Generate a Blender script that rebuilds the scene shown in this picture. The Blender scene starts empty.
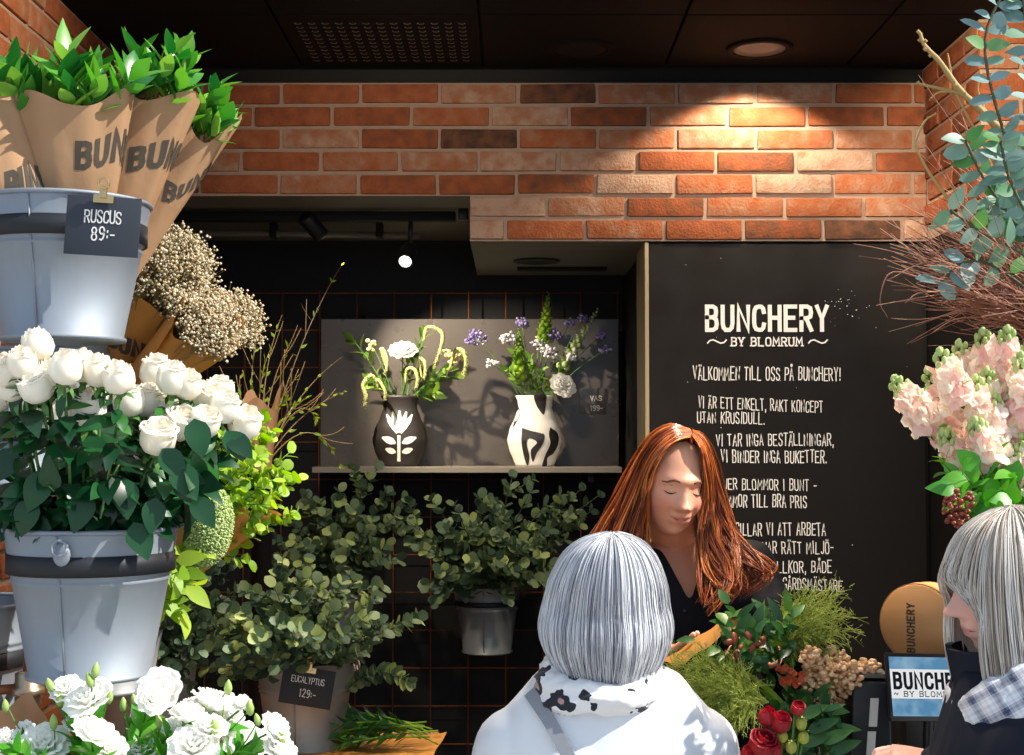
import bpy, bmesh, math, random
import numpy as np
from mathutils import Vector, Matrix, Quaternion, noise

RND = random.Random(11)
SC = bpy.context.scene
COL = SC.collection
PI = math.pi
V = Vector

# ------------------------------------------------------------------ camera frame
F = 1400.0
CAMZ = 1.70
TILT = math.atan2(62.5, F)
_c, _s = math.cos(TILT), math.sin(TILT)


def P(px, py, d):
    """World point seen at photo position (px, py) standing d metres away (along y)."""
    x = (px - 512.0) / F
    v = (377.5 - py) / F
    dy = _c - v * _s
    dz = _s + v * _c
    k = d / dy
    return V((x * k, d, CAMZ + dz * k))


def U(a, b):
    return RND.uniform(a, b)


def lin(c):
    """sRGB 0..255 triple to linear."""
    out = []
    for x in c:
        x = x / 255.0
        out.append(x / 12.92 if x <= 0.04045 else ((x + 0.055) / 1.055) ** 2.4)
    return tuple(out) + (1.0,)


# ------------------------------------------------------------------ mesh builder
class MB:
    def __init__(self):
        self.v, self.f, self.c = [], [], []

    def add(self, vs, fs, c=0.5):
        o = len(self.v)
        self.v.extend(tuple(p) for p in vs)
        self.f.extend(tuple(i + o for i in f) for f in fs)
        self.c.extend([c] * len(fs))

    def mesh(self, name, off=V((0, 0, 0)), smooth=True):
        me = bpy.data.meshes.new(name)
        ox, oy, oz = off
        me.from_pydata([(x - ox, y - oy, z - oz) for x, y, z in self.v], [], self.f)
        a = me.attributes.new('var', 'FLOAT', 'FACE')
        a.data.foreach_set('value', self.c)
        if smooth:
            me.polygons.foreach_set('use_smooth', [True] * len(me.polygons))
        me.update()
        return me

    def build(self, name, mat, parent=None, smooth=True, auto=None):
        off = world_origin(parent)
        me = self.mesh(name, off, smooth)
        if mat is not None:
            me.materials.append(mat)
        o = bpy.data.objects.new(name, me)
        COL.objects.link(o)
        if parent is not None:
            o.parent = parent
        if auto is not None:
            me.set_sharp_from_angle(angle=math.radians(auto))
        return o


def world_origin(o):
    p = V((0, 0, 0))
    while o is not None:
        p = p + o.location
        o = o.parent
    return p


def tag(o, label=None, cat=None, group=None, kind=None):
    if label:
        o['label'] = label
    if cat:
        o['category'] = cat
    if group:
        o['group'] = group
    if kind:
        o['kind'] = kind
    return o


def thing(name, label, cat, loc=(0, 0, 0), group=None):
    o = bpy.data.objects.new(name, None)
    COL.objects.link(o)
    o.location = loc
    o.empty_display_size = 0.05
    return tag(o, label, cat, group)


def struct(mb, name, mat, smooth=False, auto=None):
    o = mb.build(name, mat, None, smooth, auto)
    o['kind'] = 'structure'
    return o


def place(me, name, parent, loc, z_axis=V((0, 0, 1)), spin=0.0, scale=1.0, mat=None):
    """A copy of mesh data as a child: local z turned to z_axis."""
    o = bpy.data.objects.new(name, me)
    COL.objects.link(o)
    q = V(z_axis).normalized().to_track_quat('Z', 'Y')
    m = q.to_matrix().to_4x4() @ Matrix.Rotation(spin, 4, 'Z') @ Matrix.Scale(scale, 4)
    if parent is not None:
        o.parent = parent
        loc = V(loc) - world_origin(parent)
    o.matrix_basis = Matrix.Translation(loc) @ m
    return o


# ------------------------------------------------------------------ shapes
def frames(pts):
    pts = [V(p) for p in pts]
    n = len(pts)
    tang = []
    for i in range(n):
        a = pts[max(0, i - 1)]
        b = pts[min(n - 1, i + 1)]
        t = b - a
        tang.append(t.normalized() if t.length > 1e-9 else V((0, 0, 1)))
    ref = V((0, 0, 1)) if abs(tang[0].z) < 0.9 else V((1, 0, 0))
    nx = tang[0].cross(ref).normalized()
    out = []
    for i in range(n):
        t = tang[i]
        nx = (nx - t * nx.dot(t))
        nx = nx.normalized() if nx.length > 1e-9 else t.orthogonal().normalized()
        out.append((pts[i], t, nx, t.cross(nx)))
    return out


def tube(mb, pts, r, seg=6, c=0.5, cap=True):
    fr = frames(pts)
    n = len(fr)
    if not hasattr(r, '__len__'):
        r = [r] * n
    vs, fs = [], []
    for i, (p, t, a, b) in enumerate(fr):
        for k in range(seg):
            w = 2 * PI * k / seg
            vs.append(p + (a * math.cos(w) + b * math.sin(w)) * r[i])
    for i in range(n - 1):
        for k in range(seg):
            k2 = (k + 1) % seg
            fs.append((i * seg + k, i * seg + k2, (i + 1) * seg + k2, (i + 1) * seg + k))
    if cap:
        fs.append(tuple(range(seg))[::-1])
        fs.append(tuple((n - 1) * seg + k for k in range(seg)))
    mb.add(vs, fs, c)


def lathe(mb, prof, origin=(0, 0, 0), axis=(0, 0, 1), seg=32, c=0.5, sx=1.0, sy=1.0, closed=False):
    o = V(origin)
    q = V(axis).normalized().to_track_quat('Z', 'Y')
    vs, fs = [], []
    for r, z in prof:
        for k in range(seg):
            w = 2 * PI * k / seg
            vs.append(o + q @ V((r * math.cos(w) * sx, r * math.sin(w) * sy, z)))
    n = len(prof)
    for i in range(n - 1 + (1 if closed else 0)):
        j = (i + 1) % n
        for k in range(seg):
            k2 = (k + 1) % seg
            fs.append((i * seg + k, i * seg + k2, j * seg + k2, j * seg + k))
    if not closed:
        if prof[0][0] > 1e-6:
            fs.append(tuple(range(seg))[::-1])
        if prof[-1][0] > 1e-6:
            fs.append(tuple((n - 1) * seg + k for k in range(seg)))
    mb.add(vs, fs, c)


def shell(mb, prof, th, origin=(0, 0, 0), seg=40, c=0.5, axis=(0, 0, 1)):
    """An open vessel: outer profile up, inner profile down."""
    inner = [(max(r - th, 0.001), z + (th if i == 0 else 0)) for i, (r, z) in enumerate(prof)][::-1]
    full = [(0.0005, prof[0][1])] + list(prof) + inner + [(0.0005, prof[0][1] + th)]
    lathe(mb, full, origin, axis, seg, c)


def box(mb, lo, hi, c=0.5, bev=0.0, rot=None, pivot=None):
    lo, hi = V(lo), V(hi)
    ctr = (lo + hi) / 2
    sz = hi - lo
    if bev > 0:
        bm = bmesh.new()
        bmesh.ops.create_cube(bm, size=1.0)
        for v in bm.verts:
            v.co = V((v.co.x * sz.x, v.co.y * sz.y, v.co.z * sz.z))
        bmesh.ops.bevel(bm, geom=bm.edges[:], offset=bev, segments=2, profile=0.6, affect='EDGES')
        bm.verts.index_update()
        vs = [v.co.copy() for v in bm.verts]
        fs = [[v.index for v in f.verts] for f in bm.faces]
        bm.free()
    else:
        vs = [V((x * sz.x / 2, y * sz.y / 2, z * sz.z / 2)) for x in (-1, 1) for y in (-1, 1) for z in (-1, 1)]
        fs = [(0, 1, 3, 2), (4, 6, 7, 5), (0, 4, 5, 1), (2, 3, 7, 6), (0, 2, 6, 4), (1, 5, 7, 3)]
    if rot is not None:
        pv = V(pivot) - ctr if pivot is not None else V((0, 0, 0))
        vs = [rot @ (v - pv) + pv for v in vs]
    mb.add([v + ctr for v in vs], fs, c)


def ellipsoid(mb, ctr, r, c=0.5, nu=16, nv=10, rot=None):
    ctr = V(ctr)
    vs, fs = [], []
    for i in range(nv + 1):
        ph = PI * i / nv
        for k in range(nu):
            th = 2 * PI * k / nu
            p = V((r[0] * math.sin(ph) * math.cos(th), r[1] * math.sin(ph) * math.sin(th), r[2] * math.cos(ph)))
            vs.append(ctr + (rot @ p if rot is not None else p))
    for i in range(nv):
        for k in range(nu):
            k2 = (k + 1) % nu
            fs.append((i * nu + k, (i + 1) * nu + k, (i + 1) * nu + k2, i * nu + k2))
    mb.add(vs, fs, c)


def octa(mb, ctr, r, c=0.5):
    x, y, z = ctr
    vs = [(x + r, y, z), (x - r, y, z), (x, y + r, z), (x, y - r, z), (x, y, z + r), (x, y, z - r)]
    mb.add(vs, [(0, 2, 4), (2, 1, 4), (1, 3, 4), (3, 0, 4), (2, 0, 5), (1, 2, 5), (3, 1, 5), (0, 3, 5)], c)


def prof_ovate(t):
    return (math.sin(PI * t ** 0.75)) ** 0.85 if 0 < t < 1 else 0.0


def prof_lance(t):
    return (math.sin(PI * t ** 0.85)) ** 1.2 if 0 < t < 1 else 0.0


def prof_round(t):
    return math.sqrt(max(0.0, 1 - (2 * t - 1) ** 2))


def prof_heart(t):
    return max(0.0, (1 - t) ** 0.75 * (t + 0.02) ** 0.4 * 1.9) if t < 1 else 0.0


LEAFP = {'ovate': prof_ovate, 'lance': prof_lance, 'round': prof_round, 'heart': prof_heart}


def leaf(mb, base, d, n, L, W, shape='ovate', bend=0.15, fold=0.15, c=0.5, ns=6, wav=0.0):
    """A leaf blade: midrib along d, face towards n, bending away from n towards its tip."""
    d = V(d).normalized()
    n = V(n)
    n = n - d * n.dot(d)
    n = n.normalized() if n.length > 1e-6 else d.orthogonal().normalized()
    s = d.cross(n)
    base = V(base)
    vs, fs = [], []
    pf = LEAFP[shape]
    ph = RND.random() * 6
    for i in range(ns + 1):
        t = i / ns
        w = W * 0.5 * max(pf(t), 0.03 if i in (0, ns) else 0.12)
        m = base + d * (L * (t - 0.25 * bend * t * t)) - n * (bend * L * t * t)
        lift = n * (fold * w)
        wv = n * (wav * W * math.sin(ph + t * 9))
        vs += [m - s * w + lift + wv, m, m + s * w + lift - wv]
    for i in range(ns):
        a = i * 3
        fs += [(a, a + 1, a + 4, a + 3), (a + 1, a + 2, a + 5, a + 4)]
    mb.add(vs, fs, c)


def bez(p0, p1, p2, n=8):
    p0, p1, p2 = V(p0), V(p1), V(p2)
    return [p0 * (1 - t) ** 2 + p1 * (2 * t * (1 - t)) + p2 * t * t for t in [i / n for i in range(n + 1)]]


def catmull(pts, n=6):
    pts = [V(p) for p in pts]
    q = [pts[0] * 2 - pts[1]] + pts + [pts[-1] * 2 - pts[-2]]
    out = []
    for i in range(1, len(q) - 2):
        for k in range(n):
            t = k / n
            a, b, c_, d = q[i - 1], q[i], q[i + 1], q[i + 2]
            out.append(0.5 * ((2 * b) + (c_ - a) * t + (2 * a - 5 * b + 4 * c_ - d) * t * t + (3 * b - a - 3 * c_ + d) * t ** 3))
    out.append(pts[-1])
    return out


def along(pts, t):
    x = t * (len(pts) - 1)
    i = min(int(x), len(pts) - 2)
    f = x - i
    p = pts[i] * (1 - f) + pts[i + 1] * f
    return p, (pts[i + 1] - pts[i]).normalized()


def rand_dir():
    while True:
        p = V((U(-1, 1), U(-1, 1), U(-1, 1)))
        if 0.05 < p.length < 1:
            return p.normalized()


def leafy(mb, pts, n, L, W, shape='ovate', t0=0.2, t1=1.0, ang=0.9, bend=0.15, fold=0.15, pair=False, cr=(0.2, 0.8), light=None, jit=0.35, taper=0.75, wav=0.0, droop=0.0):
    """Leaves set along a stem."""
    gold = 2.4
    w0 = U(0, 6)
    for i in range(n):
        t = t0 + (t1 - t0) * (i + U(-0.3, 0.3)) / max(1, n - 1)
        t = min(max(t, 0.0), 1.0)
        p, tg = along(pts, t)
        a = tg.orthogonal().normalized()
        b = tg.cross(a)
        k = 2 if pair else 1
        for h in range(k):
            w = w0 + (i * PI / 2 + h * PI if pair else i * gold) + U(-jit, jit)
            rad = a * math.cos(w) + b * math.sin(w)
            an = ang * U(0.75, 1.2) * (1 - 0.35 * t)
            d = (tg * math.cos(an) + rad * math.sin(an)) + V((0, 0, -droop * U(0.3, 1.2)))
            nn = tg * math.sin(an) - rad * math.cos(an) + rand_dir() * 0.35
            if light is not None:
                nn = nn + V(light) * 0.8
            f = U(0.75, 1.1) * (taper + (1 - taper) * math.sin(PI * min(1, 0.25 + 0.75 * (1 - t))))
            leaf(mb, p, d, nn, L * f, W * f * U(0.85, 1.1), shape, bend * U(0.3, 1.6), fold, U(*cr), wav=wav)


# ------------------------------------------------------------------ materials
def nodes_of(name):
    m = bpy.data.materials.new(name)
    m.use_nodes = True
    nt = m.node_tree
    nt.nodes.clear()
    out = nt.nodes.new('ShaderNodeOutputMaterial')
    return m, nt, out


def mat(name, stops, rough=0.5, metal=0.0, spec=0.5, use_var=True, nscale=0.0, namp=0.35, bump=0.0, bscale=60.0, trans=0.0,
        sss=0.0, sheen=0.0, coat=0.0, stretch=(1, 1, 1), transmission=0.0, bdist=0.002, rvar=0.0):
    """Procedural surface: a colour ramp driven by each piece's own random value plus a noise in object space."""
    m, nt, out = nodes_of(name)
    N, Lk = nt.nodes, nt.links
    bs = N.new('ShaderNodeBsdfPrincipled')
    bs.inputs['Roughness'].default_value = rough
    bs.inputs['Metallic'].default_value = metal
    bs.inputs['Specular IOR Level'].default_value = spec
    if sheen:
        bs.inputs['Sheen Weight'].default_value = sheen
    if coat:
        bs.inputs['Coat Weight'].default_value = coat
    if transmission:
        bs.inputs['Transmission Weight'].default_value = transmission
    if sss:
        bs.inputs['Subsurface Weight'].default_value = sss
        bs.inputs['Subsurface Radius'].default_value = (0.012, 0.005, 0.003)
        bs.inputs['Subsurface Scale'].default_value = 0.6
    if not isinstance(stops[0], (tuple, list)):
        stops = [stops]
    stops = [lin(s) for s in stops]
    tc = N.new('ShaderNodeTexCoord')
    mp = N.new('ShaderNodeMapping')
    mp.inputs['Scale'].default_value = stretch
    Lk.new(tc.outputs['Object'], mp.inputs['Vector'])
    if len(stops) > 1:
        ramp = N.new('ShaderNodeValToRGB')
        el = ramp.color_ramp.elements
        for i, s in enumerate(stops):
            pos = i / (len(stops) - 1)
            if i < 2:
                e = el[i]
                e.position = pos
            else:
                e = el.new(pos)
            e.color = s
        val = None
        if use_var:
            at = N.new('ShaderNodeAttribute')
            at.attribute_name = 'var'
            val = at.outputs['Fac']
        if nscale > 0:
            nz = N.new('ShaderNodeTexNoise')
            nz.inputs['Scale'].default_value = nscale
            nz.inputs['Detail'].default_value = 5
            Lk.new(mp.outputs['Vector'], nz.inputs['Vector'])
            ma = N.new('ShaderNodeMath')
            ma.operation = 'MULTIPLY_ADD'
            Lk.new(nz.outputs['Fac'], ma.inputs[0])
            ma.inputs[1].default_value = namp * 2
            ma.inputs[2].default_value = -namp
            ad = N.new('ShaderNodeMath')
            ad.operation = 'ADD'
            Lk.new(ma.outputs[0], ad.inputs[0])
            if val is not None:
                Lk.new(val, ad.inputs[1])
            else:
                ad.inputs[1].default_value = 0.5
            ad.use_clamp = True
            val = ad.outputs[0]
        Lk.new(val, ramp.inputs['Fac'])
        colr = ramp.outputs['Color']
        Lk.new(colr, bs.inputs['Base Color'])
    else:
        bs.inputs['Base Color'].default_value = stops[0]
        colr = None
    if bump > 0:
        nb = N.new('ShaderNodeTexNoise')
        nb.inputs['Scale'].default_value = bscale
        nb.inputs['Detail'].default_value = 6
        Lk.new(mp.outputs['Vector'], nb.inputs['Vector'])
        bp = N.new('ShaderNodeBump')
        bp.inputs['Strength'].default_value = bump
        bp.inputs['Distance'].default_value = bdist
        Lk.new(nb.outputs['Fac'], bp.inputs['Height'])
        Lk.new(bp.outputs['Normal'], bs.inputs['Normal'])
    if rvar:
        nr = N.new('ShaderNodeTexNoise')
        nr.inputs['Scale'].default_value = 9
        nr.inputs['Detail'].default_value = 6
        Lk.new(mp.outputs['Vector'], nr.inputs['Vector'])
        mr = N.new('ShaderNodeMapRange')
        mr.inputs['To Min'].default_value = max(0.02, rough - rvar)
        mr.inputs['To Max'].default_value = min(1, rough + rvar)
        mr.inputs['From Min'].default_value = 0.3
        mr.inputs['From Max'].default_value = 0.7
        Lk.new(nr.outputs['Fac'], mr.inputs['Value'])
        Lk.new(mr.outputs['Result'], bs.inputs['Roughness'])
    sh = bs.outputs['BSDF']
    if trans > 0:
        tr = N.new('ShaderNodeBsdfTranslucent')
        if colr is not None:
            hs = N.new('ShaderNodeHueSaturation')
            hs.inputs['Value'].default_value = 1.35
            hs.inputs['Saturation'].default_value = 1.1
            Lk.new(colr, hs.inputs['Color'])
            Lk.new(hs.outputs['Color'], tr.inputs['Color'])
        else:
            tr.inputs['Color'].default_value = stops[0]
        mx = N.new('ShaderNodeMixShader')
        mx.inputs['Fac'].default_value = trans
        Lk.new(sh, mx.inputs[1])
        Lk.new(tr.outputs['BSDF'], mx.inputs[2])
        sh = mx.outputs['Shader']
    Lk.new(sh, out.inputs['Surface'])
    return m


def emit(name, col, strength):
    m, nt, out = nodes_of(name)
    e = nt.nodes.new('ShaderNodeEmission')
    e.inputs['Color'].default_value = lin(col)
    e.inputs['Strength'].default_value = strength
    nt.links.new(e.outputs[0], out.inputs['Surface'])
    return m


# ------------------------------------------------------------------ lettering (own stroke alphabet)
def _g(s):
    return [[tuple(float(q) for q in p.split(',')) for p in st.split()] for st in s.split('|')]


_OO = "1,.7 .95,.86 .8,.97 .5,1 .2,.97 .05,.86 0,.7 0,.3 .05,.14 .2,.03 .5,0 .8,.03 .95,.14 1,.3 1,.7"
GL = {k: _g(v) for k, v in {
    'A': "0,0 .5,1 1,0|.18,.34 .82,.34", 'B': "0,0 0,1 .6,1 .88,.93 .94,.77 .88,.61 .6,.54 0,.54|.6,.54 .92,.45 1,.27 .92,.08 .6,0 0,0",
    'C': "1,.76 .93,.91 .75,.99 .5,1 .2,.96 .05,.84 0,.68 0,.32 .05,.16 .2,.04 .5,0 .75,.01 .93,.09 1,.24",
    'D': "0,0 0,1 .5,1 .85,.92 1,.7 1,.3 .85,.08 .5,0 0,0", 'E': "1,1 0,1 0,0 1,0|0,.52 .8,.52", 'F': "1,1 0,1 0,0|0,.52 .8,.52",
    'G': "1,.76 .93,.91 .75,.99 .5,1 .2,.96 .05,.84 0,.68 0,.32 .05,.16 .2,.04 .5,0 .8,.03 .97,.15 1,.42 .55,.42",
    'H': "0,0 0,1|1,0 1,1|0,.52 1,.52", 'I': ".5,0 .5,1", 'J': "1,1 1,.25 .9,.08 .6,0 .3,.02 .08,.14", 'K': "0,0 0,1|1,1 0,.45|.3,.6 1,0",
    'L': "0,1 0,0 .95,0", 'M': "0,0 .08,1 .5,.35 .92,1 1,0", 'N': "0,0 0,1 1,0 1,1", 'O': _OO,
    'P': "0,0 0,1 .6,1 .92,.93 1,.74 .92,.54 .6,.46 0,.46", 'R': "0,0 0,1 .6,1 .92,.93 1,.75 .92,.57 .6,.5 0,.5|.5,.5 1,0",
    'S': ".98,.8 .88,.94 .65,1 .35,1 .1,.92 .03,.76 .12,.61 .4,.53 .65,.47 .9,.38 .98,.23 .9,.08 .65,0 .35,0 .1,.07 .02,.22",
    'T': "0,1 1,1|.5,1 .5,0", 'U': "0,1 0,.28 .08,.1 .3,0 .7,0 .92,.1 1,.28 1,1", 'V': "0,1 .5,0 1,1", 'X': "0,0 1,1|0,1 1,0",
    'Y': "0,1 .5,.48 1,1|.5,.48 .5,0", 'W': "0,1 .25,0 .5,.8 .75,0 1,1",
    '1': ".2,.8 .55,1 .55,0", '2': ".05,.78 .15,.93 .4,1 .7,.97 .9,.83 .85,.62 .5,.35 .05,0 1,0",
    '8': ".5,.54 .15,.62 .08,.8 .25,.96 .5,1 .75,.96 .92,.8 .85,.62 .5,.54 .12,.42 .02,.22 .2,.04 .5,0 .8,.04 .98,.22 .88,.42 .5,.54",
    '9': ".95,.62 .75,.48 .4,.46 .12,.58 .05,.78 .2,.95 .5,1 .8,.94 .95,.76 .93,.4 .8,.15 .5,0 .2,.04",
    '-': ".1,.45 .9,.45", '~': "0,.35 .12,.6 .3,.68 .5,.5 .7,.32 .88,.4 1,.65", ':': ".5,.2 .5,.3|.5,.6 .5,.7", '.': ".45,0 .45,.07", ',': ".5,.1 .5,0 .35,-.14", '!': ".5,1 .5,.3|.5,.08 .5,0",
}.items()}
GL['Ä'] = GL['A'] + _g(".22,1.12 .22,1.2|.78,1.12 .78,1.2")
GL['Ö'] = GL['O'] + _g(".25,1.12 .25,1.2|.75,1.12 .75,1.2")
GL['Å'] = GL['A'] + [[(.5 + .2 * math.cos(a), 1.2 + .1 * math.sin(a)) for a in [i * PI / 4 for i in range(9)]]]
NARROW = {'I': .28, '.': .25, ',': .25, '!': .3, ':': .3, ' ': .55, '1': .6, 'J': .75, '-': .8, 'M': 1.25, 'W': 1.3}


def ribbon(path, w, closed=False):
    """Offset polygon strip of a 2-D polyline: list of (left, right)."""
    n = len(path)
    out = []
    for i in range(n):
        p = np.array(path[i])
        a = np.array(path[i - 1]) if i > 0 else (np.array(path[-2]) if closed else None)
        b = np.array(path[i + 1]) if i < n - 1 else (np.array(path[1]) if closed else None)
        d1 = (p - a) if a is not None else (b - p)
        d2 = (b - p) if b is not None else d1
        d1 = d1 / (np.linalg.norm(d1) + 1e-9)
        d2 = d2 / (np.linalg.norm(d2) + 1e-9)
        n1 = np.array([-d1[1], d1[0]])
        n2 = np.array([-d2[1], d2[0]])
        m = n1 + n2
        l = np.linalg.norm(m)
        m = n1 if l < 0.3 else m / l
        k = 1.0 / max(0.45, float(m @ n1))
        e = np.zeros(2)
        if not closed:
            if i == 0:
                e = -d1 * w * 0.45
            if i == n - 1:
                e = d2 * w * 0.45
        out.append((p + e + m * w * 0.5 * k, p + e - m * w * 0.5 * k))
    return out


def text_strokes(s, height, weight, cw=0.42, gap=0.16, jit=0.0, serif=0.0, width=None):
    """2-D strips for a line of capitals, origin at the left of the baseline. Returns (strips, width)."""
    rr = random.Random(hash_s(s))
    glyphs = []
    x = 0.0
    for ch in s:
        f = NARROW.get(ch, 1.0)
        w = cw * f
        glyphs.append((ch, x, w))
        x += w + gap
    total = x - gap
    kx = 1.0 if width is None else (width / height - weight) / max(total - weight * 0, 1e-6)
    strips = []
    for ch, gx, w in glyphs:
        if ch == ' ':
            continue
        dy = rr.uniform(-jit, jit)
        sh = rr.uniform(-jit, jit) * 0.9
        sc = 1 + rr.uniform(-jit, jit) * 1.6
        for st in GL[ch]:
            pts = []
            for (a, b) in st:
                pts.append(((gx + a * w) * kx * height + sh * b * height + weight * 0.5 * height, (b * sc + dy) * (1 - weight) * height + weight * 0.5 * height))
            closed = len(pts) > 3 and st[0] == st[-1]
            strips.append(ribbon(pts, weight * height, closed))
            if serif and ch not in '~-':
                for e, f_ in ((0, 1), (-1, -2)):
                    if closed:
                        continue
                    d = (st[e][0] - st[f_][0], st[e][1] - st[f_][1])
                    if abs(d[1]) > abs(d[0]) * 0.8:
                        px, py = pts[e]
                        strips.append(ribbon([(px - serif * height, py), (px + serif * height, py)], weight * height * 0.7))
    return strips, total * kx * height + weight * height


def hash_s(s):
    h = 7
    for ch in s:
        h = (h * 31 + ord(ch)) & 0xffff
    return h


def letter(mb, strips, fn, c=0.5):
    """Lay strips out in space through fn(x, y) -> point."""
    for q, st in enumerate(strips):
        vs, fs = [], []
        h = q % 12 * 4e-5
        for l, r in st:
            vs += [fn(l[0], l[1], h), fn(r[0], r[1], h)]
        for i in range(len(st) - 1):
            fs.append((2 * i, 2 * i + 1, 2 * i + 3, 2 * i + 2))
        mb.add(vs, fs, c)


def plane_fn(o, ex, ey):
    o, ex, ey = V(o), V(ex), V(ey)
    n = ex.cross(ey).normalized()
    return lambda x, y, h=0.0: o + ex * x + ey * y + n * h
# ================================================================== materials
M = {}
M['brick'] = mat('brick', [(70, 52, 42), (102, 68, 50), (132, 74, 48), (146, 86, 56), (148, 106, 82), (164, 136, 116)], rough=.92, spec=.12, nscale=24, namp=.42, bump=.8, bscale=110, bdist=.005)
M['mortar'] = mat('mortar', [(136, 112, 96), (168, 146, 128)], rough=.95, spec=.1, use_var=False, nscale=30, bump=.5, bscale=150, bdist=.003)
M['ceiling'] = mat('ceiling', [(13, 10, 8), (18, 14, 11)], spec=.15, rough=.8, nscale=3, use_var=False, bump=.1)
M['black'] = mat('black', [(10, 9, 9), (18, 16, 15)], spec=.25, rough=.65, nscale=4, use_var=False)
M['niche'] = mat('niche', [(14, 13, 12), (24, 22, 21)], spec=.3, rough=.6, nscale=3, use_var=False, bump=.15)
M['soffit'] = mat('soffit', [(92, 86, 78), (108, 102, 92)], rough=.7, nscale=3, use_var=False)
M['floor'] = mat('floor', [(60, 56, 52), (80, 75, 70)], rough=.55, nscale=5, use_var=False, bump=.1)
M['paving'] = mat('paving', [(150, 146, 140), (178, 174, 168)], rough=.9, nscale=4, use_var=False, bump=.2)
M['plaster'] = mat('plaster', [(190, 170, 140), (205, 186, 158)], rough=.9, nscale=3, use_var=False)
M['board'] = mat('board', [(15, 12, 10), (20, 16, 13), (29, 24, 20)], rough=.66, nscale=2.2, namp=.5, use_var=False, spec=.22, bump=.1, bscale=200, rvar=.1)
M['boardedge'] = mat('boardedge', [(150, 132, 98), (172, 154, 118)], rough=.5, nscale=5, use_var=False)
M['paint'] = mat('paint', [(238, 232, 222), (250, 246, 238)], rough=.8, nscale=40, use_var=False)
M['chalk'] = mat('chalk', [(225, 220, 212), (245, 240, 232)], rough=.9, nscale=60, use_var=False)
M['copper'] = mat('copper', [(116, 60, 24), (146, 80, 34)], rough=.5, metal=.15, spec=.3, nscale=20, use_var=False)
M['panel'] = mat('panel', [(82, 75, 68), (96, 88, 80)], rough=.3, spec=.5, nscale=2, use_var=False, rvar=.06)
M['shelf'] = mat('shelf', [(120, 112, 100), (140, 130, 116)], rough=.45, nscale=6, use_var=False)
M['zinc'] = mat('zinc', [(116, 124, 134), (140, 148, 158), (160, 167, 176)], rough=.62, metal=.6, nscale=7, namp=.5, use_var=False, bump=.06, bscale=60, stretch=(1, 1, .35), rvar=.08)
M['zincdark'] = mat('zincdark', [(96, 98, 98), (132, 134, 134), (150, 150, 148)], rough=.5, metal=.3, nscale=7, namp=.5, use_var=False, bump=.06, stretch=(1, 1, .35))
M['iron'] = mat('iron', [(30, 32, 36), (48, 50, 56)], rough=.55, metal=.4, nscale=12, use_var=False)
M['steelpipe'] = mat('steelpipe', [(150, 132, 110), (178, 158, 132)], rough=.35, metal=.8, nscale=14, use_var=False)
M['copperpipe'] = mat('copperpipe', [(150, 96, 66), (180, 118, 84)], rough=.35, metal=.7, nscale=14, use_var=False)
M['brass'] = mat('brass', [(180, 150, 100), (214, 188, 140)], rough=.25, metal=.9, nscale=20, use_var=False)
M['slate'] = mat('slate', [(38, 44, 54), (52, 58, 68)], rough=.7, nscale=10, use_var=False, bump=.1)
M['slateblack'] = mat('slateblack', [(22, 23, 25), (34, 35, 37)], rough=.7, nscale=10, use_var=False)
M['kraft'] = mat('kraft', [(158, 118, 84), (182, 142, 106), (196, 158, 122)], rough=.75, spec=.25, nscale=18, namp=.3, bump=.35, bscale=28, bdist=.006, trans=.15, stretch=(1, 1, .5))
M['kraftwarm'] = mat('kraftwarm', [(176, 116, 48), (200, 138, 64), (214, 156, 84)], rough=.6, spec=.35, nscale=18, namp=.3, bump=.3, bscale=26, bdist=.006, trans=.12, stretch=(1, 1, .5))
M['ink'] = mat('ink', [(62, 54, 44), (80, 70, 58)], rough=.8, nscale=60, use_var=False)
M['ruscus'] = mat('ruscus', [(22, 84, 38), (52, 130, 50), (104, 172, 62), (150, 196, 84)], rough=.28, spec=.6, nscale=20, namp=.12, trans=.3)
M['stem'] = mat('stem', [(60, 104, 44), (96, 140, 66)], rough=.5, trans=.0)
M['stemdark'] = mat('stemdark', [(52, 62, 40), (86, 88, 60)], rough=.6)
M['roseleaf'] = mat('roseleaf', [(8, 44, 22), (14, 60, 30), (24, 82, 38), (60, 120, 48)], rough=.35, spec=.5, nscale=18, namp=.15, trans=.2)
M['petal'] = mat('petal', [(240, 226, 210), (246, 240, 226), (250, 248, 238)], rough=.6, spec=.2, trans=.3, sss=.0)
M['petalpure'] = mat('petalpure', [(240, 240, 226), (250, 249, 244), (254, 253, 250)], rough=.6, spec=.2, trans=.3)
M['bud'] = mat('bud', [(120, 160, 72), (170, 196, 110), (208, 220, 150)], rough=.5, trans=.2)
M['euca'] = mat('euca', [(38, 58, 42), (66, 88, 66), (98, 118, 88), (130, 146, 98), (186, 200, 112)], rough=.5, spec=.4, nscale=10, namp=.15, trans=.3)  # lime end of the ramp stands in for sunlit leaves
M['eucablue'] = mat('eucablue', [(96, 132, 128), (124, 158, 156), (150, 178, 178), (110, 160, 92)], rough=.5, spec=.4, nscale=10, namp=.12, trans=.3)
M['lime'] = mat('lime', [(96, 140, 26), (140, 178, 44), (186, 208, 78)], rough=.5, nscale=14, namp=.15, trans=.4)
M['dome'] = mat('dome', [(120, 146, 72), (160, 180, 108), (190, 204, 146)], rough=.8, nscale=60, namp=.2)
M['gyp'] = mat('gyp', [(204, 182, 140), (236, 222, 192), (248, 240, 222)], rough=.8, trans=.35)
M['gypstem'] = mat('gypstem', [(110, 104, 62), (140, 130, 84)], rough=.7)
M['twig'] = mat('twig', [(124, 74, 58), (160, 106, 84), (190, 142, 112)], rough=.6)
M['willow'] = mat('willow', [(160, 130, 74), (196, 164, 100)], rough=.6)
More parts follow.
